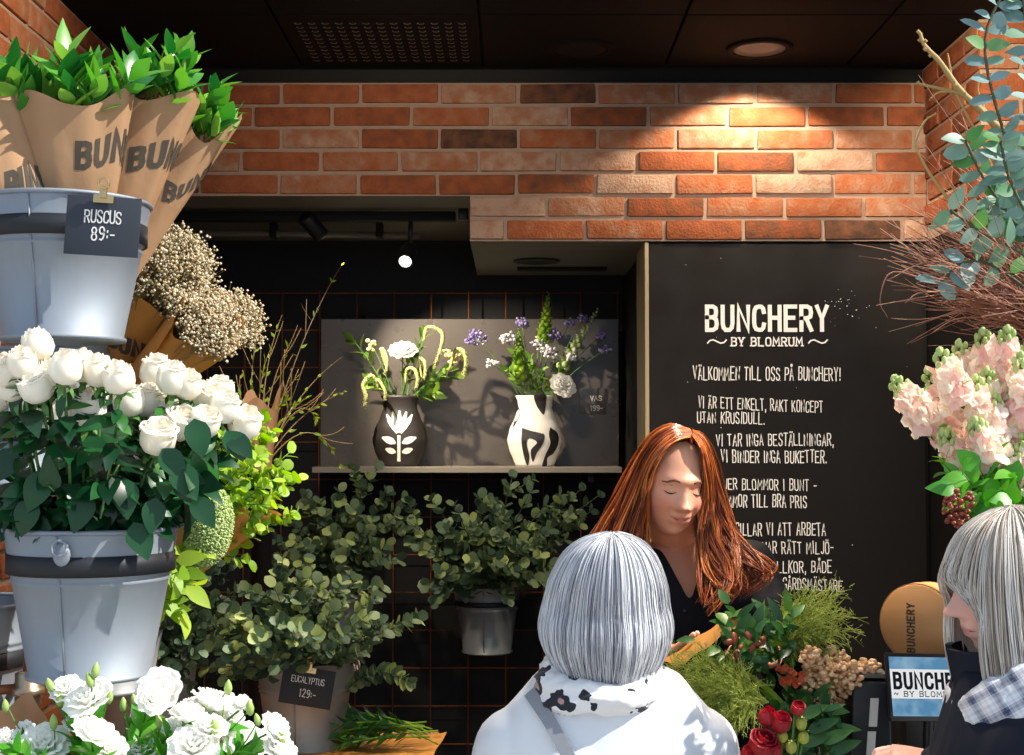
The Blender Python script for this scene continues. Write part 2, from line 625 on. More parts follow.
M['stock'] = mat('stock', [(244, 204, 198), (250, 222, 208), (252, 238, 224), (252, 244, 222)], rough=.6, trans=.42)
M['stockbud'] = mat('stockbud', [(170, 196, 110), (208, 220, 150)], rough=.6, trans=.2)
M['brightleaf'] = mat('brightleaf', [(40, 112, 26), (78, 158, 40), (128, 196, 66)], rough=.4, nscale=14, namp=.1, trans=.3)
M['berry'] = mat('berry', [(120, 56, 34), (150, 72, 44), (112, 40, 30)], rough=.4)
M['grass'] = mat('grass', [(120, 140, 44), (156, 174, 66), (190, 202, 104)], rough=.6, trans=.25)
M['bouqleaf'] = mat('bouqleaf', [(24, 66, 28), (46, 98, 40), (84, 134, 54)], rough=.4, trans=.2)
M['peony'] = mat('peony', [(120, 12, 36), (170, 26, 46), (196, 52, 58)], rough=.45, trans=.2)
M['peach'] = mat('peach', [(214, 166, 116), (234, 194, 146), (244, 212, 172)], rough=.8, trans=.15)
M['orangefl'] = mat('orangefl', [(170, 66, 26), (204, 96, 44)], rough=.5, trans=.2)
M['wood'] = mat('wood', [(150, 100, 58), (180, 126, 78)], rough=.55, nscale=9, use_var=False, stretch=(1, 6, 6), namp=.5)
M['woodbox'] = mat('woodbox', [(172, 118, 66), (196, 142, 86), (208, 158, 102)], rough=.55, nscale=6, namp=.5, use_var=False, stretch=(1, 1, 5))
M['plastic'] = mat('plastic', [(14, 14, 15), (24, 24, 26)], rough=.4, nscale=8, use_var=False)
M['counter'] = mat('counter', [(26, 24, 23), (40, 37, 35)], rough=.5, nscale=6, use_var=False)
M['sticker'] = mat('sticker', [(196, 190, 180), (214, 208, 198)], rough=.6, nscale=8, use_var=False)

# ================================================================== the setting
ZC = 2.935      # ceiling
BT = 2.885      # brick beam top
ZL = 2.5075     # underside of the long beam
ZR = 2.3565     # underside of the deep beam and the pillar's bricks
CH = 0.07550

b = MB()
box(b, (-6, 2.9, -.1), (6, 6.2, 0))
struct(b, 'floor', M['floor'])
b = MB()
box(b, (-14, -12, -.12), (14, 2.9, -.01))
struct(b, 'pavement', M['paving'])

# ceiling: 60 cm tiles with open joints below a black slab
b = MB()
box(b, (-6, 3.1, ZC + .02), (6, 6.2, ZC + .12))
struct(b, 'ceiling', M['black'])
b = MB()
g = .004
for i in range(-4, 5):
    for y0 in (3.42, 4.02):
        x0 = -.095 + .6 * i - .6
        if i == 0 and y0 == 4.02:
            continue                                        # the vent sits here
        box(b, (x0 + g, y0 + g, ZC), (x0 + .6 - g, y0 + .575 - g if y0 > 4 else y0 + .6 - g, ZC + .02), U(0, 1), .003)
o = struct(b, 'ceiling_tile_field', M['ceiling'])
b = MB()
for y0 in (3.405,):
    box(b, (-6, 3.1, ZC), (6, y0, ZC + .02))
struct(b, 'trim_ceiling', M['ceiling'])


def brick_field(b, bm_, o, ex, n, length, z_top, courses, offs, pal, lo=0.0):
    """Running-bond bricks on a plane: each a worn block standing 6 mm proud of the mortar."""
    o, ex, n = V(o), V(ex), V(n)
    q = Matrix((ex, -n, V((0, 0, 1)))).transposed()
    for r in range(courses):
        zt = z_top - r * CH
        x = offs[r % len(offs)] - .262 * 12
        while x < length:
            a, e = max(x + .006, lo), min(x + .256, length)
            x += .262
            if e - a < .03:
                continue
            h = CH - .0125
            bm = bmesh.new()
            bmesh.ops.create_cube(bm, size=1.0)
            for v in bm.verts:
                v.co = V((v.co.x * (e - a), v.co.y * .05, v.co.z * h))
            bmesh.ops.bevel(bm, geom=bm.edges[:], offset=.006, segments=2, profile=.6, affect='EDGES')
            dz, dn = U(-.0015, .0015), U(-.002, .003)
            vs = []
            for v in bm.verts:
                k = noise.noise_vector((v.co + V((x * 7, zt * 9, 0))) * 22) * .0035
                w = v.co + k
                p = o + ex * ((a + e) / 2) + V((0, 0, zt - CH / 2 + dz - o.z)) + q @ V((w.x, 0, w.z)) - n * (w.y + .019 - dn)
                vs.append(p)
            bm.verts.index_update()
            fs = [[v.index for v in f.verts] for f in bm.faces]
            bm.free()
            b.add(vs, fs, pal(((a + e) / 2) / length, r))


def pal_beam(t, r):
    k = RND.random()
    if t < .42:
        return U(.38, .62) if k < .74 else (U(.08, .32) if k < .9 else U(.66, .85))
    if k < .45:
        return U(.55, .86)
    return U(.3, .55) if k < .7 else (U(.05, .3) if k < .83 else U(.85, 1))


XL, XR, YB = -1.27, 1.37, 4.60
b = MB()
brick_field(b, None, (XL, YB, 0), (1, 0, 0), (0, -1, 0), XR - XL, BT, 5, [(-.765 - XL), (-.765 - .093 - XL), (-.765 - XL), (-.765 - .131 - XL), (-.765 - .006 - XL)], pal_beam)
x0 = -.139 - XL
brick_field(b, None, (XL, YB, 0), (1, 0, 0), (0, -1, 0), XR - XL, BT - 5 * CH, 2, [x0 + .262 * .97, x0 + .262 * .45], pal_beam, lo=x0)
struct(b, 'wall_lintel_bricks', M['brick'], True, 40)
b = MB()
box(b, (XL - .5, YB + .002, ZL), (XR, YB + .02, BT))
box(b, (-.139, YB + .002, ZR), (XR, YB + .02, ZL))
struct(b, 'wall_lintel', M['mortar'])
b = MB()
box(b, (XL - .5, YB + .02, ZL), (XR, YB + .25, BT))
box(b, (-.139, YB + .02, ZR), (XR, YB + .25, ZL))
struct(b, 'wall_lintel_core', M['soffit'])
b = MB()
box(b, (XL - .5, YB + .03, BT), (XR + .5, YB + .2, ZC + .02))  # black strip, set back, stands in for the shadow gap over the beam
box(b, (-.62, YB + .004, BT), (-.46, YB + .03, BT + .006))
struct(b, 'lintel_shadow_gap', M['black'])
# soffit behind the deep beam
b = MB()
box(b, (-.139, YB + .25, ZR), (1.6, 5.56, ZR + .16), 0.5, .004)
struct(b, 'ceiling_soffit', M['soffit'])
b = MB()
box(b, (-2.2, YB + .25, ZL + .01), (-.139, 5.75, ZL + .06))
struct(b, 'ceiling_niche', M['soffit'])
# left brick pier (its face looks right)
b = MB()
brick_field(b, None, (XL, 2.6, 0), (0, 1, 0), (1, 0, 0), 2.0, BT + CH * .6, 38, [.1, .231], lambda t, r: U(.4, .75))
struct(b, 'wall_left_bricks', M['brick'], True, 40)
b = MB()
box(b, (XL - .5, 2.6, 0), (XL - .001, 4.6, 2.95))
struct(b, 'wall_left', M['mortar'])
b = MB()
box(b, (-6, 2.8, 0), (XL - .5, 3.1, 2.95))
box(b, (1.9, 2.8, 0), (6, 3.1, 2.95))
box(b, (-6, 2.95, 2.95), (6, 3.15, 6.5))
struct(b, 'wall_front', M['plaster'])
# right pillar: bricks above, dark boards below
b = MB()
brick_field(b, None, (XR, 4.06, 0), (0, 1, 0), (-1, 0, 0), .54, BT + CH * .6, 7, [.12, .251], lambda t, r: U(.35, .75))
brick_field(b, None, (XR, 4.06, 0), (1, 0, 0), (0, -1, 0), .5, BT + CH * .6, 7, [.25, .12], lambda t, r: U(.4, .78))
struct(b, 'pillar_bricks', M['brick'], True, 40)
b = MB()
box(b, (XR + .002, 4.062, ZR), (XR + .5, 4.9, ZC))
struct(b, 'pillar', M['mortar'])
b = MB()
box(b, (XR + .004, 4.064, 0), (XR + .5, 4.9, ZR + CH * .6 - .002), .5, .003)
box(b, (XR + .5, 3.1, 0), (XR + .6, 4.9, ZC))
struct(b, 'wall_right', M['black'])
# dark niche
b = MB()
box(b, (-2.25, 5.72, 0), (1.5, 5.82, 2.8))
struct(b, 'wall_back', M['niche'])
b = MB()
box(b, (-2.3, 4.6, 0), (-2.2, 5.8, 2.8))
struct(b, 'wall_niche_left', M['niche'])
b = MB()
box(b, (.452, YB + .03, 0), (1.45, 5.72, ZR), .5, .002)
struct(b, 'wall_partition', M['black'])
b = MB()
box(b, (.438, YB + .002, 0), (.4515, YB + .30, ZR - .004), .5, .002)
struct(b, 'trim_partition', M['boardedge'])

# ------------------------------------------------------------------ chalkboard with its lettering
t = thing('chalkboard', 'large black wall board with white BUNCHERY heading and Swedish welcome text', 'board', ((.92), YB, 1.2))
b = MB()
box(b, (.4525, YB + .004, 0.0), (1.358, YB + .028, ZR - .008), .5, .002)
b.build('board_panel', M['board'], t, False)
DB = YB + .0025


def board_text(mb, s, xa, xb, ya, yb, yb2=None, weight=.12, jit=.05, serif=0.0, cw=.42, gap=.16):
    a, e = P(xa, yb, DB), P(xb, yb if yb2 is None else yb2, DB)
    h = abs(P(xa, ya, DB).z - a.z)
    ex = (e - a)
    w = ex.length
    ex.normalize()
    st, tw = text_strokes(s, h, weight, cw=cw, gap=gap, jit=jit, serif=serif, width=w)
    letter(mb, st, plane_fn(a, ex, (0, 0, 1)))


b = MB()
board_text(b, 'BUNCHERY', 705, 829, 304.5, 332, weight=.15, jit=0, cw=.52, gap=.32)
b.build('heading_lettering', M['paint'], t, False)
b = MB()
board_text(b, 'BY BLOMRUM', 731, 803, 337, 346.5, weight=.15, jit=0, serif=.13, cw=.72, gap=.38)
board_text(b, '~', 707, 727, 336, 347, weight=.13, jit=0)
board_text(b, '~', 808, 828, 336, 347, weight=.13, jit=0)
b.build('subheading_lettering', M['paint'], t, False)
LINES = [('VÄLKOMMEN TILL OSS PÅ BUNCHERY!', 693, 841, 366.5, 380, 381), ('VI ÄR ETT ENKELT, RAKT KONCEPT', 698, 823, 396, 408, 413),
         ('UTAN KRUSIDULL.', 697, 765, 411, 423, 424.5), ('VI TAR INGA BESTÄLLNINGAR,', 716, 834, 433.5, 446, 446), ('VI BINDER INGA BUKETTER.', 721, 827, 450, 463, 463),
         ('VI SÄLJER BLOMMOR I BUNT -', 697, 817, 478, 489.5, 491), ('BLOMMOR TILL BRA PRIS', 712, 807, 494, 507, 508), ('DESSUTOM GILLAR VI ATT ARBETA', 690, 826, 523, 536, 536),
         ('MED DE SOM HAR RÄTT MILJÖ-', 707, 834, 541.5, 554, 554), ('BÄSTA VILLKOR, BÅDE', 738, 832, 560.5, 573, 573), ('OCH TRÄDGÅRDSMÄSTARE.', 744, 845, 576.5, 588.5, 592)]
for nm, grp in (('welcome_lettering', LINES[:1]), ('concept_lettering', LINES[1:3]), ('order_lettering', LINES[3:5]), ('bunch_lettering', LINES[5:6]), ('price_lettering', LINES[6:7]), ('supplier_lettering', LINES[7:])):
    b = MB()
    for s, xa, xb, ya, y1, y2 in grp:
        board_text(b, s, xa, xb, ya, y1, y2, weight=.08, jit=.045, cw=.40, gap=.21)
    b.build(nm, M['chalk'], t, False)
b = MB()
for i in range(46):                       # chalk specks
    px, py = (U(655, 915), U(250, 600)) if i < 20 else (RND.gauss(842, 16), RND.gauss(308, 9))
    p = P(px, py, DB + .0005)
    r = U(.0008, .0022)
    b.add([p + V((r * math.cos(a), 0, r * math.sin(a) * U(.5, 1))) for a in [k * PI / 3 for k in range(6)]], [(0, 1, 2, 3, 4, 5)])
b.build('chalk_speck', M['chalk'], t, False)['kind'] = 'stuff'

# ------------------------------------------------------------------ ceiling fittings
t = thing('ceiling_vent', 'perforated dark square vent tile in the black ceiling', 'vent', (-.395, 4.31, ZC))
b = MB()
box(b, (-.695 + g, 4.02 + g, ZC), (-.095 - g, 4.595 - g, ZC + .02), .5, .003)
b.build('vent_plate', M['ceiling'], t, False)
b = MB()
for i in range(13):
    for j in range(11):
        c_ = V((-.635 + i * .0405, 4.1 + j * .0405, ZC - .001))
        vs = [c_ + V((.0112 * math.cos(a), .0112 * math.sin(a), 0)) for a in [k * PI / 5 for k in range(10)]]
        b.add(vs + [c_ + V((0, 0, .004))], [(k, (k + 1) % 10, 10) for k in range(10)])
b.build('perforation_pattern', mat('dimple', [(130, 122, 112)], rough=.4, metal=.5), t)


def downlight(x, y, lab, glass):
    t = thing('ceiling_downlight', lab, 'light', (x, y, ZC))
    b = MB()
    lathe(b, [(.079, -.001), (.081, -.008), (.102, -.008), (.106, 0.0), (.106, .001)], (x, y, ZC), seg=40)
    b.build('trim_ring', M['ceiling'], t)
    b = MB()
    lathe(b, [(.0005, .003), (.05, .001), (.08, -.003), (.08, .004), (.0005, .006)], (x, y, ZC - .004), seg=40)
    b.build('lens', glass, t)


downlight(.78, 4.36, 'round recessed ceiling light with pale glass above the brick wall', mat('lensglass', [(132, 130, 124)], rough=.3))
downlight(.215, 4.36, 'dark unlit round recessed ceiling light beside the vent', M['black'])
t = thing('soffit_downlight', 'black oval recessed fitting under the grey soffit', 'light', (.09, 5.1, ZR))
b = MB()
lathe(b, [(.0005, -.001), (.06, -.001), (.075, -.006), (.085, -.006), (.088, 0)], (.09, 5.1, ZR), seg=32)
b.build('trim_ring', M['black'], t)
b = MB()
box(b, (.02, 5.28, ZR - .012), (.36, 5.33, ZR - .0005), .5, .002)
b.build('slot_panel', M['black'], t)

t = thing('lighting_track', 'black ceiling track running above the dark niche', 'track', (-.75, 4.93, ZL))
b = MB()
box(b, (-1.6, 4.9, ZL - .035), (-.2, 4.95, ZL - .002), .5, .003)
b.build('rail', M['black'], t)
b = MB()
box(b, (-.19, 4.905, ZL - .03), (-.155, 4.945, ZL + .01), .5, .004)
b.build('end_feed', M['plastic'], t)
t = thing('ceiling_pipe', 'thin grey conduit under the niche ceiling behind the track', 'pipe', (-.75, 5.25, ZL))
b = MB()
tube(b, [(-1.7, 5.25, ZL - .03), (-.95, 5.25, ZL - .03), (-.35, 5.3, ZL - .03)], .012, 10)
b.build('conduit', M['soffit'], t)
b = MB()
for x in (-1.3, -.9, -.5):
    b = MB()
    box(b, (x - .012, 5.23, ZL - .044), (x + .012, 5.3, ZL + .012), .5, .003)
    b.build('pipe_clip', M['black'], t)

spot_p = P(405, 262, 4.93)
t = thing('track_spotlight', 'lit white track spotlight hanging above the first vase', 'light', (spot_p.x, spot_p.y, ZL - .035))
b = MB()
tube(b, [(spot_p.x + .02, spot_p.y, ZL - .03), (spot_p.x + .018, spot_p.y, spot_p.z + .07)], .009, 10)
b.build('stem', M['plastic'], t)
d = V((-.1, -.75, -.55)).normalized()
b = MB()
lathe(b, [(.0005, -.1), (.028, -.1), (.03, -.09), (.03, -.01), (.026, .0), (.024, .0), (.022, -.012), (.0005, -.012)], spot_p, d, 24)
b.build('lamp_housing', M['plastic'], t)
b = MB()
lathe(b, [(.0005, -.006), (.0215, -.006), (.021, -.002), (.0005, .002)], spot_p, d, 20)
b.build('bulb', emit('bulb', (255, 246, 232), 9), t)

sp2 = P(322, 236, 4.93)
t = thing('track_spotlight', 'black track spotlight aimed at the vases from the dark end of the track', 'light', (sp2.x, sp2.y, ZL - .035))
b = MB()
tube(b, [(sp2.x - .02, sp2.y, ZL - .03), (sp2.x - .015, sp2.y, sp2.z + .0)], .009, 10)
b.build('stem', M['plastic'], t)
d2 = (V((-.12, 5.55, 1.8)) - sp2).normalized()
b = MB()
lathe(b, [(.0005, -.1), (.028, -.1), (.03, -.09), (.03, -.01), (.027, .0), (.025, .0), (.022, -.05), (.0005, -.05)], sp2, d2, 24)
b.build('lamp_housing', M['plastic'], t)
SPOT2, SPOT2_D = sp2 + d2 * .012, d2

# ------------------------------------------------------------------ copper grid, display panel, shelf
t = thing('wire_grid', 'copper coloured welded wire grid covering the dark back wall', 'grid', (-.6, 5.64, 0))
b = MB()
x = P(357, 293, 5.64).x - .1505 * 11
while x < .44:
    tube(b, [(x, 5.64, .25), (x, 5.64, 2.30)], .0028, 6)
    x += .1505
z = P(357, 293, 5.64).z
while z > .25:
    tube(b, [(-2.1, 5.646, z), (.44, 5.646, z)], .0028, 6)
    z -= .1505
b.build('wire_mesh', M['copper'], t)
b = MB()
for x in (-1.5, -.6, .3):
    for z in (.6, 1.5, 2.2):
        b = MB()
        tube(b, [(x, 5.64, z), (x, 5.719, z)], .006, 8)
        b.build('wall_bracket', M['black'], t)

PA, PB = P(321, 319, 5.58), P(619, 466, 5.58)
t = thing('display_board', 'satin dark grey display board behind the two vases', 'panel', (-.16, 5.58, PB.z))
b = MB()
box(b, (PA.x, 5.58, PB.z - .02), (PB.x, 5.6, PA.z), .5, .002)
b.build('board_sheet', M['panel'], t, False)
b = MB()
for x in (PA.x + .08, PB.x - .08):
    b = MB()
    box(b, (x - .02, 5.6, PA.z - .1), (x + .02, 5.637, PA.z - .06), .5, .002)
    b.build('hook', M['black'], t)
ZS = 1.598
t = thing('wall_shelf', 'thin grey wall shelf carrying the two vases', 'shelf', (-.16, 5.45, ZS))
b = MB()
box(b, (P(312, 468, 5.3).x, 5.3, ZS - .022), (P(622, 468, 5.3).x, 5.578, ZS), .5, .002)
b.build('shelf_board', M['shelf'], t, False)
b = MB()
for x in (-.6, .3):
    b = MB()
    box(b, (x - .012, 5.33, ZS - .06), (x + .012, 5.64, ZS - .022), .5, .002)
    b.build('shelf_bracket', M['black'], t)

t = thing('shelf_price_tag', 'small black tag reading VAS 199 fixed on the grey panel', 'price tag', P(596, 405, 5.576))
b = MB()
a, e = P(579, 388, 5.577), P(606, 414, 5.577)
box(b, (a.x, 5.574, e.z), (e.x, 5.5795, a.z), .5, .001)
b.build('card', M['panel'], t)
b = MB()
for s, xa, xb, ya, yb in (('VAS', 590, 602, 395.5, 401), ('199-', 590, 603, 405, 411)):
    p0 = P(xa, yb, 5.573)
    st, _ = text_strokes(s, (yb - ya) / 251, .15, width=(xb - xa) / 251)
    letter(b, st, plane_fn(p0, (1, 0, 0), (0, 0, 1)))
b.build('lettering', M['chalk'], t, False)
# ================================================================== left display: rack, buckets, bunches
def zinc_bucket(label, x, y, z, h=.255, rt=.147, rb=.103, m='zinc', band=None, lugs=(-PI / 2,), name='zinc_bucket', group=None, beads=True):
    t = thing(name, label, 'bucket', (x, y, z), group)
    o = (x, y, z)
    k = lambda f: rb + (rt - rb) * f
    pr = [(rb + .004, 0), (rb + .005, .006), (rb, .009)]
    if beads:
        for f in (.66, .71):
            pr += [(k(f) - .0006, f * h - .003), (k(f) + .003, f * h), (k(f) + .0004, f * h + .003)]
    pr += [(k(.97), h * .97), (rt, h)]
    b = MB()
    shell(b, pr, .0018, o, 48)
    a = -PI / 2 - .1
    tube(b, [(x + (k(f) + .0008) * math.cos(a), y + (k(f) + .0008) * math.sin(a), z + f * h) for f in (.05, .3, .6, .98)], .0018, 6)
    b.build('body', M[m], t)
    b = MB()
    lathe(b, [(rt + .004 * math.cos(q), h + .004 * math.sin(q)) for q in [i * PI / 4 for i in range(8)]], o, seg=48, closed=True)
    b.build('rim', M[m], t)
    for q in lugs:
        b = MB()
        cx, cy = math.cos(q), math.sin(q)
        p = V((x + cx * (rt + .003), y + cy * (rt + .003), z + h - .035))
        ellipsoid(b, p, (.015, .005, .019), .5, 14, 8, Matrix.Rotation(q + PI / 2, 3, 'Z'))
        ring = [p + V((cx * .012, cy * .012, 0)) + V((-cy * math.cos(w) * .013, cx * math.cos(w) * .013, .012 + math.sin(w) * .013)) for w in [i * PI / 5 for i in range(11)]]
        tube(b, ring, .0028, 6)
        b.build('handle_lug', M[m], t)
    return t


def rack_ring(b, x, y, z, r, h=.034):
    lathe(b, [(r + .001, -h / 2), (r + .004, -h / 2), (r + .004, h / 2), (r + .001, h / 2)], (x, y, z), seg=48, closed=True)


# positions (X, Y, base z)
RO = P(90, 680, 2.45); RO.z = 1.292
RU = P(63, 343, 2.45); RU.z = 1.872
GB = P(75, 340, 3.02); GB.z = 1.665
GF = P(13, 348, 2.72); GF.z = 1.615
GR = P(106, 570, 3.12); GR.z = 1.15
SM = P(-42, 590, 2.74); SM.z = 1.13
LI = P(95, 800, 2.30); LI.z = .88

t = thing('display_rack', 'pipe display rack with dark ring holders carrying the zinc buckets', 'rack', (-.86, 2.72, 0))
PX, PY = P(28, 690, 2.66).x, 2.66
for (x, y, zt, nm) in ((PX, PY, 2.35, 'M'), (-1.13, 3.06, 2.3, 'M')):
    b = MB()
    tube(b, [(x, y, 0.005), (x, y, P(28, 672, 2.66).z)], .0165, 16)
    b.build('lower_pole', M['steelpipe'], t)
    b = MB()
    tube(b, [(x, y, P(28, 672, 2.66).z), (x, y, zt)], .010, 12)
    b.build('upper_pole', M['copperpipe'], t)
    b = MB()
    lathe(b, [(.0005, 0), (.07, 0), (.07, .006), (.02, .01), (.018, .02)], (x, y, 0), seg=24)
    b.build('foot_plate', M['iron'], t)
zc = P(28, 688, 2.66).z
b = MB()
lathe(b, [(.017, -.032), (.024, -.03), (.024, -.012), (.030, -.010), (.030, .0), (.024, .003), (.024, .028), (.017, .032)], (PX, PY, zc), seg=24)
cl = b.build('pipe_clamp', M['steelpipe'], t)
b = MB()
tube(b, [(PX, PY, zc), (-1.22, 2.56, zc - .005)], .0095, 12)
b.build('cross_pipe', M['copperpipe'], t)
b = MB()
tube(b, [(PX, PY, zc), (-1.13, 3.06, zc)], .0095, 12)
b.build('cross_pipe', M['copperpipe'], t)
for (q, zz, r) in ((RO, 1.292 + .198, .138), (RU, 1.872 + .188, .138), (GB, 1.665 + .1, .121), (GF, 1.615 + .1, .121), (GR, 1.15 + .15, .129), (SM, 1.13 + .15, .129), (LI, .88 + .1, .121)):
    b = MB()
    rack_ring(b, q.x, q.y, zz, r)
    hr = b.build('ring_holder', M['iron'], t)
    b = MB()
    tx, ty = (PX, PY) if q.y < 2.65 else (-1.13, 3.06)
    v = V((tx - q.x, ty - q.y, 0))
    v2 = v.normalized() * (r + .002)
    tube(b, [(q.x + v2.x, q.y + v2.y, zz), (tx, ty, zz)], .008, 10)
    b.build('bracket_arm', M['iron'], hr)

zinc_bucket('zinc bucket of white roses in its dark ring holder', RO.x, RO.y, RO.z, lugs=(-1.6, 1.5))
zinc_bucket('zinc bucket holding ruscus above the roses', RU.x, RU.y, RU.z, h=.242, lugs=(-2.35, .8))
zinc_bucket('grey zinc bucket behind the ruscus bucket under the gypsophila wraps', GB.x, GB.y, GB.z, m='zincdark')
zinc_bucket('ribbed zinc bucket half hidden by the topmost white roses', GF.x, GF.y, GF.z)
zinc_bucket('grey zinc bucket of light green foliage behind the rose bucket', GR.x, GR.y, GR.z, m='zincdark')
zinc_bucket('pale zinc bucket cut by the picture edge beside the rack clamp', SM.x, SM.y, SM.z)
zinc_bucket('zinc bucket of white lisianthus below the rose bucket', LI.x, LI.y, LI.z)


def price_tag(label, ctr, w, h, tilt, m, lines, clip_at, face=V((0, -1, 0)), th=.003, lw=.13):
    """A slate card with a brass bulldog clip."""
    t = thing('price_tag', label, 'price tag', ctr)
    ex = V((1, 0, 0)) * math.cos(tilt) + V((0, 0, 1)) * math.sin(tilt)
    ex = (ex - face * ex.dot(face)).normalized()
    ey = face.cross(ex) * -1
    ey = ey if ey.z > 0 else -ey
    n = ex.cross(ey)
    q = Matrix((ex, -n, ey)).transposed()
    b = MB()
    bm_vs = MB()
    box(bm_vs, (-w / 2, 0, -h / 2), (w / 2, th, h / 2), .5, .001)
    b.add([V(ctr) + q @ V(p) for p in bm_vs.v], bm_vs.f)
    b.build('card', M[m], t, True, 40)
    b = MB()
    for s, cx, cy, hh, ww in lines:
        st, _ = text_strokes(s, hh, lw, width=ww, jit=.03)
        letter(b, st, plane_fn(V(ctr) + ex * (cx - ww / 2) + ey * cy + n * .0006, ex, ey))
    b.build('lettering', M['chalk'], t, False)
    b = MB()
    c0 = V(ctr) + ex * clip_at + ey * (h / 2)
    vs = MB()
    box(vs, (-.017, -.007, -.012), (.017, -.002, .002), .5, .002)
    box(vs, (-.006, -.012, -.004), (.006, -.006, .016), .5, .002)
    b.add([c0 + q @ V(p) for p in vs.v], vs.f)
    ring = [c0 + q @ V((.009 * math.cos(a), -.012, .020 + .009 * math.sin(a))) for a in [i * PI / 6 for i in range(13)]]
    tube(b, ring, .0022, 6)
    b.build('clip', M['brass'], t, True, 40)
    return t


ctr = P(102.5, 226, 2.295)
price_tag('slate price tag reading RUSCUS 89 clipped to the upper zinc bucket', ctr, 75 / 610, 60 / 610, -.06, 'slate', [('RUSCUS', .0, .004, .022, .062), ('89:-', .002, -.025, .024, .04)], -.0, lw=.1)


# ------------------------------------------------------------------ paper wraps
def paper_wrap(parent, base, top, r0, r1, m='kraft', squash=.7, peaks=(), seed=0, flare=0.0, texts=(), t_lo=0.0, side=None, name='paper_wrap'):
    """Cone of wrapping paper from base to top. peaks: (angle, extra height) of the sheet's corners; angle 0 = +x, -pi/2 = towards the street."""
    rr = random.Random(seed)
    base, top = V(base), V(top)
    ax = top - base
    L = ax.length
    ax.normalize()
    ex = V((1, 0, 0)) - ax * ax.x
    ex.normalize()
    ey = ax.cross(ex)
    ph = [rr.uniform(0, 6) for _ in range(4)]

    def hgt(th):
        v = 0.0
        for a, e in peaks:
            d = (th - a + PI) % (2 * PI) - PI
            v += e * max(0, 1 - abs(d) / .95)
        return v + .02 * math.sin(3 * th + ph[0])

    def fn(th, t, off=0.0):
        H = L * (t * (1 + hgt(th) / L * t))
        r = r0 + (r1 - r0) * (t ** 1.15) + flare * t ** 6
        cr = 1 + (.035 * math.sin(5 * th + ph[1]) + .025 * math.sin(9 * th + ph[2] + 3 * t)) * (.3 + t)
        r = r * cr + off
        return base + ax * H + ex * (r * math.cos(th)) + ey * (r * math.sin(th) * squash)

    b = MB()
    nt, nr = 56, 12
    vs = [fn(2 * PI * k / nt, t_lo + (1 - t_lo) * i / nr) for i in range(nr + 1) for k in range(nt)]
    fs = [(i * nt + k, i * nt + (k + 1) % nt, (i + 1) * nt + (k + 1) % nt, (i + 1) * nt + k) for i in range(nr) for k in range(nt)]
    b.add(vs, fs, .5)
    pw = b.build(name, M[m], parent)
    # an overlapping flap edge
    b = MB()
    vs, fs = [], []
    a0 = side if side is not None else -PI / 2 - 1.25
    for i in range(nr + 1):
        t = i / nr
        for k in range(5):
            th = a0 + (k / 4) * .7 - .3 * t
            vs.append(fn(th, .05 + t * .97, .0035 + .002 * k / 4 + (.008 * t if k == 4 else 0)))
    fs = [(i * 5 + k, i * 5 + k + 1, (i + 1) * 5 + k + 1, (i + 1) * 5 + k) for i in range(nr) for k in range(4)]
    b.add(vs, fs, .7)
    b.build('flap', M[m], pw)
    if texts:
        b = MB()
        for s, th0, t0, hh, ww, rot in texts:
            st, _ = text_strokes(s, hh, .2, width=ww, cw=.5, gap=.34)
            st2 = []
            for strip in st:
                dense = []
                for (l0, r0_), (l1, r1_) in zip(strip[:-1], strip[1:]):
                    n = max(1, int(np.linalg.norm(np.array(l1) - np.array(l0)) / .008))
                    for q in range(n):
                        f = q / n
                        dense.append((l0 * (1 - f) + l1 * f, r0_ * (1 - f) + r1_ * f))
                dense.append(strip[-1])
                st2.append(dense)
            rm = r0 + (r1 - r0) * t0

            def tf(x, y, h=0.0, th0=th0, t0=t0, rot=rot, rm=rm):
                c_, s_ = math.cos(rot), math.sin(rot)
                u, w = x * c_ - y * s_, x * s_ + y * c_
                return fn(th0 + u / rm, t0 + w / L, .0012 + h)
            letter(b, st2, tf)
        b.build('lettering', M['ink'], pw, False)
    return fn


def ruscus_bunch(label, base, top, r0, r1, n, seed, texts, peaks, Lf=.085, depth=0.0, spread=1.12, up=.075):
    t = thing('ruscus_bunch', label, 'bouquet', base, 'ruscus bunches in brown paper')
    fn = paper_wrap(t, base, top, r0, r1, 'kraft', .62, peaks, seed, texts=texts)
    sm, lm = MB(), MB()
    base, top = V(base), V(top)
    ax = (top - base).normalized()
    for i in range(n):
        a = 2 * PI * i / n + U(-.3, .3)
        q = math.sqrt((i + .5) / n) * .95
        e = top + V((math.cos(a) * r1 * q * spread, math.sin(a) * r1 * q * .6, 0)) + ax * U(.0, up)
        st = bez(base, base + (top - base) * .6, e, 8)
        tube(sm, st, [.002] * 7 + [.0014, .001], 5)
        leafy(lm, st, 9, Lf, Lf * .42, 'ovate', .86, 1.0, 1.05, .12, .22, cr=(.1, .95), jit=.5)
        leaf(lm, st[-1], (st[-1] - st[-2]) + rand_dir() * .03, rand_dir(), Lf * .9, Lf * .34, 'lance', .1, .2, U(.4, 1))
    sm.build('stem', M['stem'], t)
    lm.build('foliage', M['ruscus'], t)
    return t


